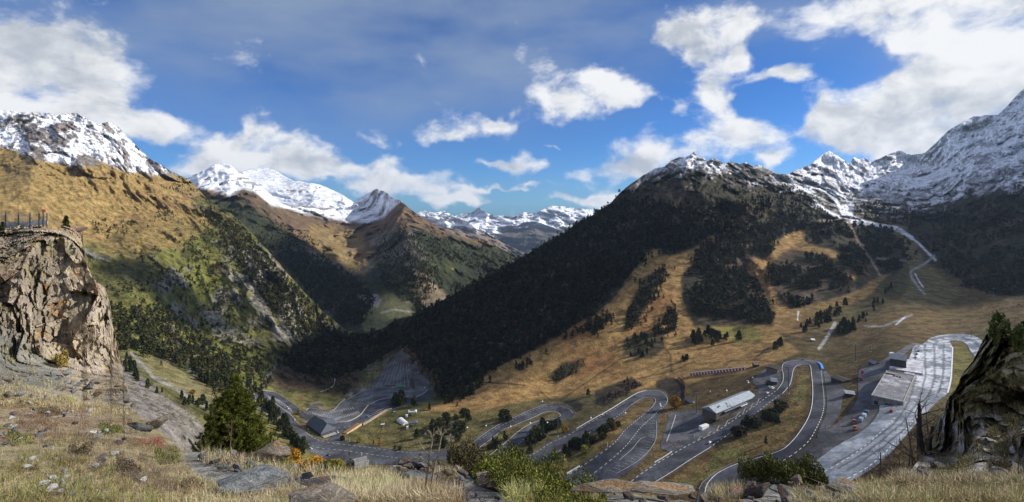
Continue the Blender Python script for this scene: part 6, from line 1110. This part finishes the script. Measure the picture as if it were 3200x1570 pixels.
# big ones first
rock('tan', 845, 1462, 125, 'large tan boulder with a red streak at the end of the slate rubble', sc=(1.05, .7, .75), rot=(0, .1, .2), name='boulder', sink=.1, seed=1, cat='boulder')
rock('dark', 1030, 1540, 130, 'wide dark layered slab half buried in straw grass', sc=(1.3, .7, .35), rot=(.1, .15, .3), name='rock_slab', seed=2)
rock('tan', 1015, 1600, 190, 'brown rounded slab at the bottom edge left of the long dry grass', sc=(1.3, .7, .5), rot=(.1, .1, .3), name='rock_slab', seed=3)
rock('slate', 770, 1545, 200, 'flat grey ledge with fine layers below the slate rubble', sc=(1.2, .8, .3), rot=(.15, .05, .1), name='rock_slab', seed=4)
rock('slate', 440, 1362, 75, 'blue grey pointed rock with an orange patch at the edge of the drop', sc=(1, .5, .65), rot=(.2, .5, .5), name='boulder', sink=.1, seed=5)
rock('tan', 490, 1362, 85, 'upright orange faced split rock at the edge of the drop', sc=(1.0, .35, .75), rot=(.1, -.55, .3), name='boulder', sink=.05, seed=6)
rock('slate', 1300, 1525, 110, 'low grey green slab in front of the broken rock pile', sc=(1.3, .7, .4), rot=(.1, .1, .2), name='rock_slab', seed=7)
rock('rust', 1540, 1535, 130, 'rust red and grey boulder below the juniper', sc=(1.3, .7, .6), rot=(.1, .3, .3), name='boulder', seed=8)
rock('slate', 2420, 1512, 105, 'layered pale grey rock in the middle of the right rock heap', sc=(1.3, .7, .6), rot=(.1, -.2, .2), name='boulder', seed=9)
rock('rust', 2290, 1568, 90, 'brown jagged rock at the bottom edge left of the layered one', sc=(1.3, .6, .6), name='boulder', seed=1)
rock('dark', 2370, 1556, 95, 'dark brown jagged rock on the bottom edge under the layered one', sc=(1.2, .6, .7), name='boulder', seed=2)
rock('tan', 2640, 1552, 110, 'smooth pale tan boulder at the bottom edge right of the road', sc=(1.2, .8, .5), name='boulder', seed=0)
rock('dark', 2630, 1532, 40, 'square dark block sitting behind the smooth tan boulder', sc=(1, .8, .9), name='boulder', seed=3)
rock('rust', 2755, 1562, 60, 'small rust brown rock in the dry grass on the bottom edge', sc=(1.1, .7, .8), name='boulder', seed=5)
rock('tan', 2060, 1566, 150, 'long pale tan slab on the bottom edge left of the road', sc=(1.5, .7, .35), rot=(0, .05, .1), name='rock_slab', seed=6)
rock('tan', 1880, 1566, 160, 'flat sandy rock on the bottom edge right of the juniper', sc=(1.5, .7, .3), rot=(0, -.05, .1), name='rock_slab', seed=7)
rock('tan', 2200, 1575, 60, 'brown pointed rock between the two bottom road ends', sc=(1, .6, .9), name='boulder', seed=8)
rock('dark', 1262, 1462, 60, 'dark red brown block on top of the broken rock pile', name='boulder', seed=4)
rock('pale', 1302, 1448, 24, 'small white rock on the top of the broken rock pile', seed=5)
def heap(poly, n, kinds, smin, smax, label, group):
    for u, v in sorted(scatter(poly, n), key=lambda t: t[1]): rock(kinds[RNG.randint(len(kinds))], u, v, smin+(smax-smin)*RNG.rand()**2, label, group, sc=(1.1, .8, .8), sink=.02)
heap([(590,1415),(700,1428),(790,1440),(905,1470),(985,1500),(960,1530),(880,1510),(780,1490),(700,1480),(620,1440)], 78, ['slate', 'slate', 'slate', 'dark'], 12, 44, 'grey slate chunk in the rubble strip beside the tan boulder', 'grey slate chunks in the rubble left of centre')
heap([(1215,1462),(1300,1460),(1400,1470),(1500,1470),(1480,1520),(1380,1540),(1250,1520),(1200,1490)], 62, ['dark', 'slate', 'rust', 'tan'], 18, 58, 'broken angular rock in the pile under the dark shrub', 'broken rocks in the pile at the centre')
heap([(1400,1540),(1560,1560),(1640,1600),(1450,1590)], 18, ['slate', 'dark', 'slate'], 14, 40, 'grey broken stone near the bottom edge below the juniper', 'grey stones at the bottom edge below the juniper')
heap([(2240,1545),(2330,1512),(2480,1508),(2590,1540),(2600,1590),(2250,1590)], 40, ['tan', 'slate', 'dark', 'rust'], 16, 60, 'rough broken rock in the heap below the low green shrub', 'rough rocks in the heap right of centre')
heap([(2600,1530),(2780,1520),(2780,1590),(2600,1590)], 16, ['tan', 'dark', 'slate'], 12, 40, 'brownish rock among dry grass at the bottom right', 'rocks in the dry grass at the bottom right')
heap([(1820,1545),(2240,1570),(2240,1600),(1820,1600)], 16, ['tan', 'dark'], 16, 50, 'sandy brown rock along the bottom edge between the roads', 'sandy rocks along the bottom edge')
heap([(130,1500),(210,1500),(240,1555),(200,1570),(140,1550)], 16, ['pale'], 18, 42, 'white stone in the loose cluster at the bottom left', 'white stones clustered at the bottom left')
heap([(0,1240),(300,1290),(420,1400),(480,1520),(250,1560),(60,1480),(0,1400)], 95, ['pale', 'pale', 'purple', 'slate'], 10, 30, 'pale pebble scattered in the grass of the left ledge', 'pebbles scattered over the left ledge')
# ---- grass
def blades(n, region, hmin, hmax, cols, lean=.5, wid=.0045, tuft=0, seedz=1, curl=1.0):
    rs = np.random.RandomState(seedz); pts = np.array(scatter(region, n))
    if tuft:
        c = np.array(scatter(region, tuft)); k = rs.randint(0, tuft, n); r = rs.rand(n)**.7*16; a = rs.rand(n)*6.28; pts = c[k]+np.c_[np.cos(a)*r, np.sin(a)*r*.5]; ctr = c[k]
    P = SF.at(pts[:, 0], pts[:, 1]); P[:, 2] -= .01; h = (hmin+(hmax-hmin)*rs.rand(n)**1.4); a = rs.rand(n)*6.28
    if tuft: off = P-SF.at(ctr[:, 0], ctr[:, 1]); a = np.where(rs.rand(n) < .7, np.arctan2(off[:, 1], off[:, 0]), a)
    w = wid*(.6+.8*rs.rand(n))*(1+P[:, 1]/14.0); d = np.stack([np.cos(a), np.sin(a), np.zeros(n)], 1); ln = lean*(.2+rs.rand(n)); sd_ = np.stack([-np.sin(a), np.cos(a), np.zeros(n)], 1); fc = rs.rand(n)*6.28; sd_ = np.stack([np.cos(fc), np.sin(fc), np.zeros(n)], 1)
    up = np.array([0, 0, 1.0])
    m1 = P+(up*.55+d*(ln*.22)[:, None])*h[:, None]; m2 = P+(up*(.92-.25*curl*ln)[:, None]+d*(ln*.75)[:, None])*h[:, None] if False else P+(up[None]*(.95-.25*curl*ln)[:, None]+d*(ln*.8)[:, None])*h[:, None]
    V = np.concatenate([np.stack([P-sd_*w[:, None], P+sd_*w[:, None], m1], 1), np.stack([m1-sd_*w[:, None]*.7, m1+sd_*w[:, None]*.7, m2], 1)], 0)
    V[:n, 2] = m1+sd_*w[:, None]*.1
    tone = fbm(P, .55, 4, 77+seedz, .6); cc = np.array(cols)[rs.randint(0, len(cols), n)]*(.7+.6*rs.rand(n))[:, None]; br_ = sstep(tone, .05, .4)[:, None]; cc = cc*(1-br_)+cc*np.array([.62, .52, .48])*br_; gr_ = sstep(-tone, .1, .45)[:, None]*.7; cc = cc*(1-gr_)+cc*np.array([.72, .85, .6])*gr_; cc = np.concatenate([cc, cc*1.05]); return V.reshape(-1, 3), np.repeat(cc, 3, 0)
ST = [(.44, .37, .22), (.38, .31, .18), (.54, .47, .31), (.33, .28, .14), (.26, .23, .10)]; GREENER = [(.30, .27, .08), (.22, .22, .06), (.42, .34, .15), (.36, .30, .14)]
GB = [blades(30000, [(0,1250),(300,1290),(430,1310),(480,1340),(560,1410),(600,1440),(620,1600),(0,1600)], .015, .065, GREENER+ST[:2]+[(.2,.16,.09)], 1.2, .0016, 1500, 1),
      blades(12000, [(0,1240),(330,1280),(440,1310),(560,1420),(600,1480),(560,1600),(300,1500),(0,1380)], .02, .085, [(.42,.34,.22),(.34,.27,.19),(.25,.15,.10)], 1.2, .0014, 500, 2),
      blades(22000, [(560,1470),(760,1560),(900,1530),(1060,1530),(1180,1520),(1200,1600),(560,1620)], .02, .10, ST+[(.2,.15,.08)], 1.1, .0016, 800, 3),
      blades(26000, [(1040,1512),(1110,1500),(1190,1492),(1240,1510),(1290,1545),(1420,1560),(1450,1600),(1040,1610)], .05, .19, ST[:3], .8, .0018, 520, 4),
      blades(3600, [(620,1430),(760,1450),(900,1480),(1100,1500),(1180,1490),(1180,1510),(900,1500),(640,1450)], .06, .22, ST[:3], .6, .0018, 130, 5),
      blades(4500, [(1340,1470),(1420,1475),(1440,1500),(1350,1510)], .05, .16, ST, .8, .002, 60, 6), blades(3500, [(1560,1520),(1680,1500),(1690,1580),(1600,1590)], .06, .2, [(.42,.38,.17),(.33,.33,.11)], .8, .002, 40, 7),
      blades(5000, [(1700,1530),(1860,1540),(1900,1590),(1660,1600)], .03, .12, GREENER, .9, .002, 90, 8), blades(2800, [(2200,1560),(2300,1535),(2330,1550),(2250,1590)], .05, .2, ST, .7, .002, 30, 9), blades(7000, [(2480,1520),(2620,1540),(2760,1520),(2760,1590),(2480,1590)], .03, .13, ST, .9, .002, 120, 10),
      blades(26000, [(2680,1520),(2800,1505),(3000,1505),(3200,1480),(3200,1600),(2680,1600)], .04, .19, GREENER+ST[:3]+[(.2,.14,.08)], .9, .002, 800, 11), blades(15000, [(2800,1500),(3000,1502),(3200,1490),(3200,1540),(2800,1540)], .06, .26, ST+[(.28,.2,.14),(.16,.12,.08)], .9, .003, 420, 12),
      blades(13000, [(2880,1410),(2960,1290),(3010,1220),(3080,1120),(3160,1140),(3200,1200),(3200,1470),(2860,1490)], .06, .24, [(.24,.19,.08),(.30,.24,.11),(.16,.15,.06)], 1.0, .0032, 190, 13), blades(5000, [(0,1200),(150,1225),(300,1265),(430,1295),(300,1300),(0,1262)], .05, .16, ST, 1.0, .003, 120, 15), blades(3500, [(280,720),(300,880),(380,1120),(420,1280),(380,1290),(0,1240),(0,760),(200,730)], .06, .2, ST+GREENER, .8, .004, 130, 14)]
GV = np.concatenate([g_[0] for g_ in GB]); GC = np.concatenate([g_[1] for g_ in GB])
go = bpy.data.objects.new('grass', tri_mesh('grass', GV, GC, M_NEEDLE)); COL.objects.link(go); tag(go, 'dry straw coloured grass covering the rocky ledge', 'grass', kind='stuff')
# dry twiggy heather clumps on the left ledge
hv, hc = blades(16000, [(250,1300),(430,1320),(560,1410),(600,1470),(520,1560),(330,1480),(120,1420),(40,1300)], .02, .09, [(.17,.12,.09),(.24,.18,.14),(.12,.08,.06),(.20,.17,.10)], 1.3, .0016, 190, 31)
hv2, hc2 = blades(9000, [(0,1400),(300,1440),(520,1560),(500,1600),(0,1600)], .03, .10, [(.22,.22,.07),(.30,.28,.10),(.16,.13,.08)], 1.0, .0018, 120, 32)
ho = bpy.data.objects.new('dry_heather', tri_mesh('dry_heather', np.concatenate([hv, hv2]), np.concatenate([hc, hc2]), M_NEEDLE)); COL.objects.link(ho); tag(ho, 'brown twiggy dry heather patches on the left ledge', 'heather', kind='stuff')
# red leaved ground plants
rv, rc = blades(4200, [(20,1250),(240,1258),(330,1290),(340,1340),(200,1350),(60,1340)], .015, .05, [(.24,.06,.06),(.17,.06,.05),(.26,.10,.07)], 1.3, .004, 260, 21); rv2, rc2 = blades(500, [(425,1375),(500,1372),(510,1400),(430,1395)], .02, .07, [(.42,.04,.04),(.22,.07,.05)], 1.1, .004, 24, 22)
ro_ = bpy.data.objects.new('ground_cover', tri_mesh('ground_cover', np.concatenate([rv, rv2]), np.concatenate([rc, rc2]), M_NEEDLE)); COL.objects.link(ro_); tag(ro_, 'low red leaved plants creeping over the left ledge', 'ground cover', kind='stuff')
# ---- low juniper and heather shrubs: mounds of fine foliage over short stems
def shrub(name, poly, n, hgt, leaf, cols, label, seed, lumps=16):
    rs = np.random.RandomState(seed); base = np.array(scatter(poly, n)); P = SF.at(base[:, 0], base[:, 1]); L = np.array(scatter(poly, lumps)); LP = SF.at(L[:, 0], L[:, 1]); lumps_r = rs.rand(lumps)**1.6; rr = hgt*(.45+1.7*lumps_r)
    d = np.linalg.norm((P[:, None, :]-LP[None])*np.array([1, 1, 1]), axis=2)/(rr*1.25)[None]; hh = (np.sqrt(np.clip(1-d**2, 0, 1))*rr[None]).max(1)+hgt*.18; hh *= (.6+.6*rs.rand(n))*(1+.7*fbm(P, hgt*1.6, 3, seed+50)); C_ = P.copy(); C_[:, 2] += hh*(1-.5*rs.rand(n)**3)
    s = leaf*(.6+.8*rs.rand(n))*(P[:, 1]/7); a = rs.randn(n, 3); a[:, 2] = np.abs(a[:, 2])+.5; a /= np.linalg.norm(a, axis=1)[:, None]; b_ = np.cross(a, rs.randn(n, 3)); b_ /= np.linalg.norm(b_, axis=1)[:, None]
    V = np.stack([C_+a*s[:, None], C_+b_*s[:, None]*.38-a*s[:, None]*.3, C_-b_*s[:, None]*.38-a*s[:, None]*.3], 1).reshape(-1, 3); lc = np.exp(.35*fbm(C_, .25, 3, seed)*2); cc = np.array(cols)[rs.randint(0, len(cols), n)]*(lc*(.7+.6*rs.rand(n)))[:, None]
    o = empty(name, P.mean(0), 0, label, 'shrub'); V = V-P.mean(0); f_ = bpy.data.objects.new('foliage', tri_mesh('foliage', V, np.repeat(cc, 3, 0), M_NEEDLE)); COL.objects.link(f_); f_.parent = o
    k = Acc()
    j = int(np.argmin(((P-P.mean(0))**2).sum(1))); p = P[j]-P.mean(0); k.tube(p-np.array([0, 0, .05]), C_[j]-P.mean(0), .02, .008, 6, True); k.obj('stem', M_BARK, o); return o
JU = [(.17, .185, .028), (.11, .13, .024), (.23, .225, .04), (.06, .075, .02)]
shrub('juniper_bush', [(1500,1480),(1570,1472),(1700,1500),(1770,1520),(1800,1570),(1700,1600),(1560,1560),(1480,1510)], 30000, .13, .022, JU, 'sprawling bright green juniper draped over the rocks at bottom centre', 1, 30)
shrub('juniper_bush', [(1440,1472),(1500,1466),(1560,1480),(1570,1500),(1500,1500)], 8000, .12, .022, JU, 'small yellow green juniper left of the sprawling one', 2, 8)
shrub('heather_bush', [(1395,1470),(1440,1466),(1500,1466),(1530,1478),(1490,1488),(1410,1488)], 14000, .15, .018, [(.09,.075,.035),(.07,.07,.025),(.13,.09,.055),(.05,.045,.025)], 'dark domed heather bush on top of the rock pile', 3, 9)
shrub('juniper_bush', [(2300,1520),(2340,1508),(2400,1502),(2480,1504),(2560,1512),(2590,1532),(2500,1528),(2400,1520)], 18000, .13, .022, [(.12,.13,.028),(.08,.09,.024),(.15,.15,.04)], 'low olive green juniper mat above the right rock heap', 4, 16)
shrub('juniper_bush', [(1740,1545),(1830,1540),(1900,1560),(1880,1600),(1740,1600)], 9000, .10, .02, JU, 'dark green juniper patch at the bottom right of the sprawling one', 5, 10)
shrub('juniper_bush', [(3080,1060),(3110,1040),(3150,1045),(3160,1075),(3110,1090)], 5000, .26, .028, [(.06,.075,.025),(.1,.11,.03)], 'green juniper clinging to the top of the right crag', 6, 6)
shrub('juniper_bush', [(3170,1090),(3200,1080),(3200,1130),(3165,1125)], 3500, .26, .028, [(.11,.12,.03),(.08,.09,.03)], 'yellow green juniper on the crag at the right border', 7, 5)
shrub('cushion_plant', [(172,1136),(212,1132),(212,1156),(178,1156)], 2200, .2, .02, [(.30,.2,.05),(.2,.17,.05)], 'round rusty cushion plant growing on the left rock face', 8, 4)
for i, (u, v, l) in enumerate([(150, 1290, 'low brownish shrub near the cliff foot at far left'), (345, 1345, 'small dark shrub beside the split orange rock'), (250, 1420, 'olive tuft shrub in the middle of the left ledge'), (60, 1380, 'low brown shrub on the left border of the ledge'), (400, 1480, 'grey brown shrub low on the left ledge'), (520, 1440, 'dry shrub at the left end of the slate rubble'), (600, 1530, 'olive shrub below the slate rubble'), (2960, 1500, 'dry shrub at the foot of the right crag'), (3120, 1495, 'olive shrub at the foot of the right crag')]):
    shrub('low_shrub', [(u-38, v-12), (u+30, v-16), (u+46, v+8), (u-20, v+16)], 3200, .06 if u < 900 else .14, .014, [[(.14,.10,.06),(.20,.15,.09),(.10,.08,.05)], [(.13,.14,.04),(.18,.17,.06),(.09,.10,.03)]][i % 2], l, 70+i, 5)
# ---- the big pine below the ledge
def big_pine(u, vb, vt, Y, halfw, label, seed, tufts=1500, stems=3):
    rs = np.random.RandomState(seed); x = (u-1600)/F*Y; zb = CZ-(vb-HOR)/F*Y; h = (vb-vt)/F*Y; w = halfw/F*Y; o = empty('pine_tree', (x, Y, zb), 0, label, 'tree')
    t = Acc(); t.tube((0, 0, -.5), (0, 0, h*.5), w*.07, w*.045, 8); t.tube((0, 0, h*.5), (.05*w, 0, h*.97), w*.045, w*.01, 8, False); Vs, Cs = [], []
    tr = t.obj('trunk', M_BARK, o); lb = Acc(); ends = []
    nb = int(tufts/22)
    for i in range(nb):
        zt_ = .06+.9*(i/nb); a = i*2.4+rs.rand()*.8; L = w*(1-zt_)**.72*(.75+.35*rs.rand())*(1.0 if zt_ > .12 else .8); d = np.array([math.cos(a), math.sin(a), 0]); z0 = h*zt_*.92; p0 = np.array([0, 0, z0]); prev = p0
        for s in range(1, 5):
            f_ = s/4; q_ = p0+d*L*f_+np.array([0, 0, L*(.12*f_+.38*f_*f_)])+rs.randn(3)*L*.03; lb.tube(prev, q_, w*.018*(1.1-f_)+.01, w*.018*(.9-f_*.8)+.006, 5, False)
            for r_ in range(2+2*s):
                e = q_+rs.randn(3)*np.array([1, 1, .8])*L*.15+np.array([0, 0, .05*L]); ends.append((e, d, 1.0))
            prev = q_
    for i in range(30): ends.append((np.array([rs.randn()*.05*w, rs.randn()*.05*w, h*(.93+.07*rs.rand())]), np.array([0, 0, 1.0]), .9))
    lb.obj('branches', M_BARK, o)
    E = np.array([e[0] for e in ends]); Dd = np.array([e[1] for e in ends]); n = len(E); K = 26; tl = w*.095
    ax = Dd*.45+np.array([0, 0, .9])+rs.randn(n, 3)*.25; ax /= np.linalg.norm(ax, axis=1)[:, None]; c = np.repeat(E, K, 0); A_ = np.repeat(ax, K, 0); N_ = n*K
    dr = A_*1.0+rs.randn(N_, 3)*.62; dr /= np.linalg.norm(dr, axis=1)[:, None]; st_ = c+A_*(rs.rand(N_)*tl*.9)[:, None]; ln = tl*(.7+.6*rs.rand(N_)); sd_ = np.cross(dr, rs.randn(N_, 3)); sd_ /= np.linalg.norm(sd_, axis=1)[:, None]; ww = tl*.085
    V = np.stack([st_+dr*ln[:, None], st_+sd_*ww, st_-sd_*ww], 1).reshape(-1, 3); cc = np.array([.095, .125, .022])[None]*np.repeat(.65+.7*rs.rand(n), K)[:, None]*(.75+.5*rs.rand(N_))[:, None]*np.stack([.9+.5*rs.rand(N_), np.ones(N_), .8+.4*rs.rand(N_)], 1)
    f_ = bpy.data.objects.new('crown', tri_mesh('crown', V, np.repeat(cc, 3, 0), M_NEEDLE)); COL.objects.link(f_); f_.parent = o; return o
big_pine(735, 1590, 1182, 40, 132, 'big bright green pine rising from below the ledge', 1, 3400); big_pine(660, 1560, 1268, 38, 62, 'shorter pine leaning against the left side of the big pine', 2, 1200); big_pine(860, 1540, 1352, 42, 34, 'slim young pine on the right side of the big pine', 3, 520)
big_pine(640, 1540, 1370, 34, 34, 'dark green bushy young pine at the left foot of the big pine', 4, 420); big_pine(1092, 1560, 1415, 60, 26, 'small conical pine right of the autumn bushes by the gallery', 5, 420)
def mid_bush(kind, u, vb, vt, Y, wide, label):
    x = (u-1600)/F*Y; h = (vb-vt)/F*Y; put_tree(kind+'_fine', u, vb, h, label, None, wide, at=(x, Y, CZ-(vb-HOR)/F*Y))
for kind, u, vb, vt, Y, wd, l in (('yellow', 798, 1500, 1428, 60, 1.0, 'golden bush just left of the grassy dip'), ('larch', 912, 1520, 1392, 70, .7, 'upper orange larch seedling above the boulder'), ('yellow', 900, 1495, 1400, 66, .9, 'bright yellow bush between the pine and the road'), ('larch', 925, 1500, 1400, 72, 1.2, 'feathery orange bush close to the road edge'), ('yellow', 980, 1510, 1430, 62, 1.2, 'strong orange yellow bush behind the ledge grass'), ('larch', 1005, 1520, 1427, 64, 1.4, 'orange brown bush right of the strong yellow one'),
  ('olive', 1036, 1520, 1438, 60, 1.1, 'pale olive bush at the right end of the autumn row'), ('larch', 1070, 1520, 1435, 62, .9, 'small orange larch beside the conical pine'), ('olive', 868, 1500, 1408, 56, 1.0, 'lime green young tree behind the tan boulder')): mid_bush(kind, u, vb, vt, Y, wd, l)
heap([(0,1170),(260,1180),(410,1210),(430,1290),(300,1280),(0,1250)], 40, ['tan', 'slate', 'tan'], 12, 40, 'fallen grey brown block at the foot of the left cliff', 'fallen blocks at the foot of the left cliff')
heap([(2850,1480),(2960,1470),(3100,1490),(3200,1480),(3200,1520),(2900,1520)], 18, ['dark', 'slate', 'dark'], 20, 60, 'dark fallen block at the foot of the right crag', 'dark blocks at the foot of the right crag')
# ---- bare trees and twigs on the right
M_TWIG = flat_mat('bare_twigs', (.16, .11, .085), .9, .1, .3, 3); M_SNAG = flat_mat('charred_snag', (.045, .038, .035), .9, .1, .4, 2, bump=.5); M_STALK = flat_mat('dry_stalk', (.30, .25, .16), .8, .2, .3, 6)
def bare(name, u, vb, vt, Y, label, seed, mat, spread=.35, gens=4, r0=.06, cat='tree', lean=0.0, nb=7):
    rs = np.random.RandomState(seed); x = (u-1600)/F*Y; h = (vb-vt)/F*Y; o = empty(name, (x, Y, CZ-(vb-HOR)/F*Y), 0, label, cat); t = Acc(); br = Acc()
    def grow(acc, p, d, L, r, g):
        q_ = p
        for s in range(3): d2 = (d+Vector(rs.randn(3)*.09)).normalized(); n_ = q_+d2*L/3; acc.tube(q_, n_, r*(1-s*.22), r*(1-(s+1)*.22), 5 if r > .02 else 3, False); q_ = n_; d = d2
        if g <= 0: return
        for i in range(2+(rs.rand() < .5)): a = (d+Vector(rs.randn(3)*spread*1.6)); a.z = abs(a.z)*.8+.15; grow(br, q_, a.normalized(), L*(.55+.25*rs.rand()), r*.45, g-1)
    p = Vector((0, 0, -.3)); d = Vector((lean, 0, 1)).normalized()
    for s in range(nb):
        n_ = p+d*h/nb*.92; rr = r0*(1-s/nb*.75); t.tube(p, n_, rr, r0*(1-(s+1)/nb*.75), 6, False); p = n_; d = (d+Vector(rs.randn(3)*.05)).normalized()
        if s > 0 and gens > 0:
            for i in range(2): a = Vector((rs.randn(), rs.randn(), .6+rs.rand()*.6)).normalized(); grow(br, p, a, h*.20*(1.1-s/nb*.6), rr*.35, gens-1)
    t.obj('trunk', mat, o); 
    if br.V: br.obj('branches', mat if mat is not M_SNAG else M_TWIG, o)
    return o
bare('dead_snag', 2882, 1530, 1205, 15, 'tall charred dead trunk standing left of the right crag', 1, M_SNAG, .3, 2, .16, lean=-.06, nb=8); bare('dead_snag', 2896, 1540, 1275, 15.5, 'shorter charred trunk just right of the tall one', 2, M_SNAG, .3, 1, .12, nb=6)
for i, (u, vb, vt, Y, l) in enumerate([(2750, 1510, 1395, 12, 'thin bare sapling farthest left in the thicket below the icy road'), (2810, 1530, 1400, 12, 'bare sapling between the thin one and the charred trunks'), (2850, 1540, 1290, 16, 'tall thin bare tree touching the charred trunk'), (2910, 1500, 1260, 18, 'bare tree right behind the charred trunks'), (2945, 1470, 1220, 20, 'bare leafless tree near the foot of the right crag'), (2920, 1540, 1420, 11, 'low bare bush in front of the charred trunks'),
  (2975, 1440, 1290, 19, 'bare bush climbing the lower right crag'), (2835, 1520, 1350, 20, 'grey bare shrub low in the thicket'), (2880, 1500, 1330, 22, 'dense bare shrub behind the snags'), (3178, 1560, 1330, 7, 'reddish bare stem at the right border'), (3150, 1560, 1400, 7.5, 'short reddish bare stem beside the border one'), (3120, 1085, 985, 19, 'tiny bare tree on top of the right crag'), (1888, 1560, 1505, 7, 'dry grey twig bush right of the juniper'), (720, 1400, 1330, 36, 'bare pink grey bush left of the big pine')]):
    bare('bare_tree' if vb-vt > 130 else 'bare_bush', u, vb, vt-30, Y, l, 10+i, M_TWIG, .5, 4 if vb-vt > 110 else 3, .045 if Y > 10 else .015, cat='tree' if vb-vt > 130 else 'bush', nb=5)
for u, v in ((2790, 1500), (2840, 1490), (2905, 1440)):
    pass
# dead umbel plant in the middle
def umbel():
    p = GF(1335, 1568); Y = p.y; o = empty('dead_umbel_plant', p, 0, 'tall dead umbel plant with spidery seed heads rising from the dry grass', 'plant'); s = Y/F
    def W_(u, v, dy=0): return Vector(((u-1600)*s-p.x, dy, CZ+(HOR-v)*s-p.z))
    for st, r in (([(1322,1640),(1326,1570),(1332,1500),(1342,1430),(1352,1370)], .010), ([(1338,1640),(1342,1560),(1352,1490),(1362,1440),(1374,1395),(1380,1362)], .011)):
        k = Acc(); pts = [W_(*q_) for q_ in st]; [k.tube(a, b, r*(1-i*.14), r*(1-(i+1)*.14), 6, False) for i, (a, b) in enumerate(zip(pts[:-1], pts[1:]))]; k.obj('stem', M_STALK, o)
    for c, sub in (((1352,1368), 1.0), ((1380,1362), .9), ((1318,1395), .7), ((1405,1380), .7), ((1312,1425), .3)):
        e = W_(*c); k = Acc(); rs = np.random.RandomState(int(c[0]))
        for i in range(13):
            d = Vector((rs.randn(), rs.randn(), .9+rs.rand())).normalized(); q_ = e+d*.05*sub*(.8+.4*rs.rand()); k.tube(e, q_, .0016, .001, 3, False)
            for j in range(4): k.tube(q_, q_+Vector(rs.randn(3)*.007)+d*.008, .001, .0008, 3, False)
        k.obj('seed_head', M_STALK, o)
    for a, b in (((1342,1430),(1318,1396)), ((1362,1440),(1405,1382)), ((1358,1470),(1312,1426)), ((1355,1480),(1340,1440))): k = Acc(); k.tube(W_(*a), W_(*b), .005, .003, 4, False); k.obj('side_stem', M_STALK, o)
umbel()
# ---- fence on the left cliff top
o = empty('cliff_top_fence', GF(70, 706), 0, 'tall wire net fence with white slats along the cliff top at far left', 'fence'); O = GF(70, 706); Yf = O.y; s = Yf/F
def WF(u, v, dy=0): return Vector(((u-1600)*s-O.x, dy, CZ+(HOR-v)*s-O.z))
M_SLAT = flat_mat('bleached_slats', (.42, .41, .39), .8, .2, .35, 3)
for u, v0, v1 in ((18,712,662),(58,710,662),(94,706,664),(122,702,666),(135,702,665),(147,700,667)): Acc().tube(WF(u, v0+8), WF(u, v1), .03, .025, 6).obj('post', M_STEEL, o)
k = Acc(); rs = np.random.RandomState(3)
for i in range(60):
    t = i/59; u = -20+t*168; vt_ = np.interp(u, [-20,0,60,100,150], [703,697,694,692,690]); vb_ = np.interp(u, [-20,0,60,100,150], [728,724,714,704,702]); a = WF(u, vb_); b = WF(u+rs.randn()*.4, vt_+rs.randn()*1.2); k.box((a+b)/2, (.035, .02, (b-a).length))
k.obj('slats', M_SLAT, o); k = Acc()
for i in range(34): u = -20+i*5; k.tube(WF(u, 700), WF(u, np.interp(u, [-20,18,94,150], [668,668,670,672])), .006, n=3, cap=False)
for j in range(7): pts = [WF(u, np.interp(u, [-20,18,94,150], [668,668,670,672])+j*4.6) for u in (-20, 18, 58, 94, 122, 147)]; [k.tube(a, b, .006, n=3, cap=False) for a, b in zip(pts[:-1], pts[1:])]
k.obj('wire_net', M_STEEL, o); Acc().tube(WF(138, 664), WF(137.5, 655), .06, .05, 6).obj('warning_lamp', M_RED, o)
def cliff_tree(u, v, h, l): put_tree('spruce', u, v, h, l, None, 1.2, at=GF(u, v)+Vector((0, 0, -.05)))
cliff_tree(206, 706, 0.62, 'small green pine on the cliff top right of the fence'); cliff_tree(8, 726, .6, 'small green tree at the left end of the white slats'); cliff_tree(175, 752, .4, 'tiny green shrub in a crack high on the cliff')
rock('rust', 252, 735, 40, 'overhanging rusty block at the top right corner of the cliff', sc=(1.2, .8, .5), rot=(.1, -.3, .3), name='boulder', sink=.1, seed=3, cat='boulder')
# ================================================================== air: pale haze over the whole scene
hz = Acc().box((0, 7000, -450), (34000, 20000, 2900)).obj('haze', None); hz.location = (0, 0, 0)
hm_ = bpy.data.materials.new('haze_air'); hm_.use_nodes = True; q = NT(hm_.node_tree); q.n.remove(hm_.node_tree.nodes['Principled BSDF']); pv = q.node('ShaderNodeVolumePrincipled'); pv.inputs['Color'].default_value = (.55, .72, 1, 1); pv.inputs['Density'].default_value = 2.4e-5; pv.inputs['Anisotropy'].default_value = .3
q.link(pv.outputs[0], q.n['Material Output'].inputs['Volume']); hz.data.materials.append(hm_); tag(hz, 'thin bluish haze filling the valley air', 'haze', kind='stuff')
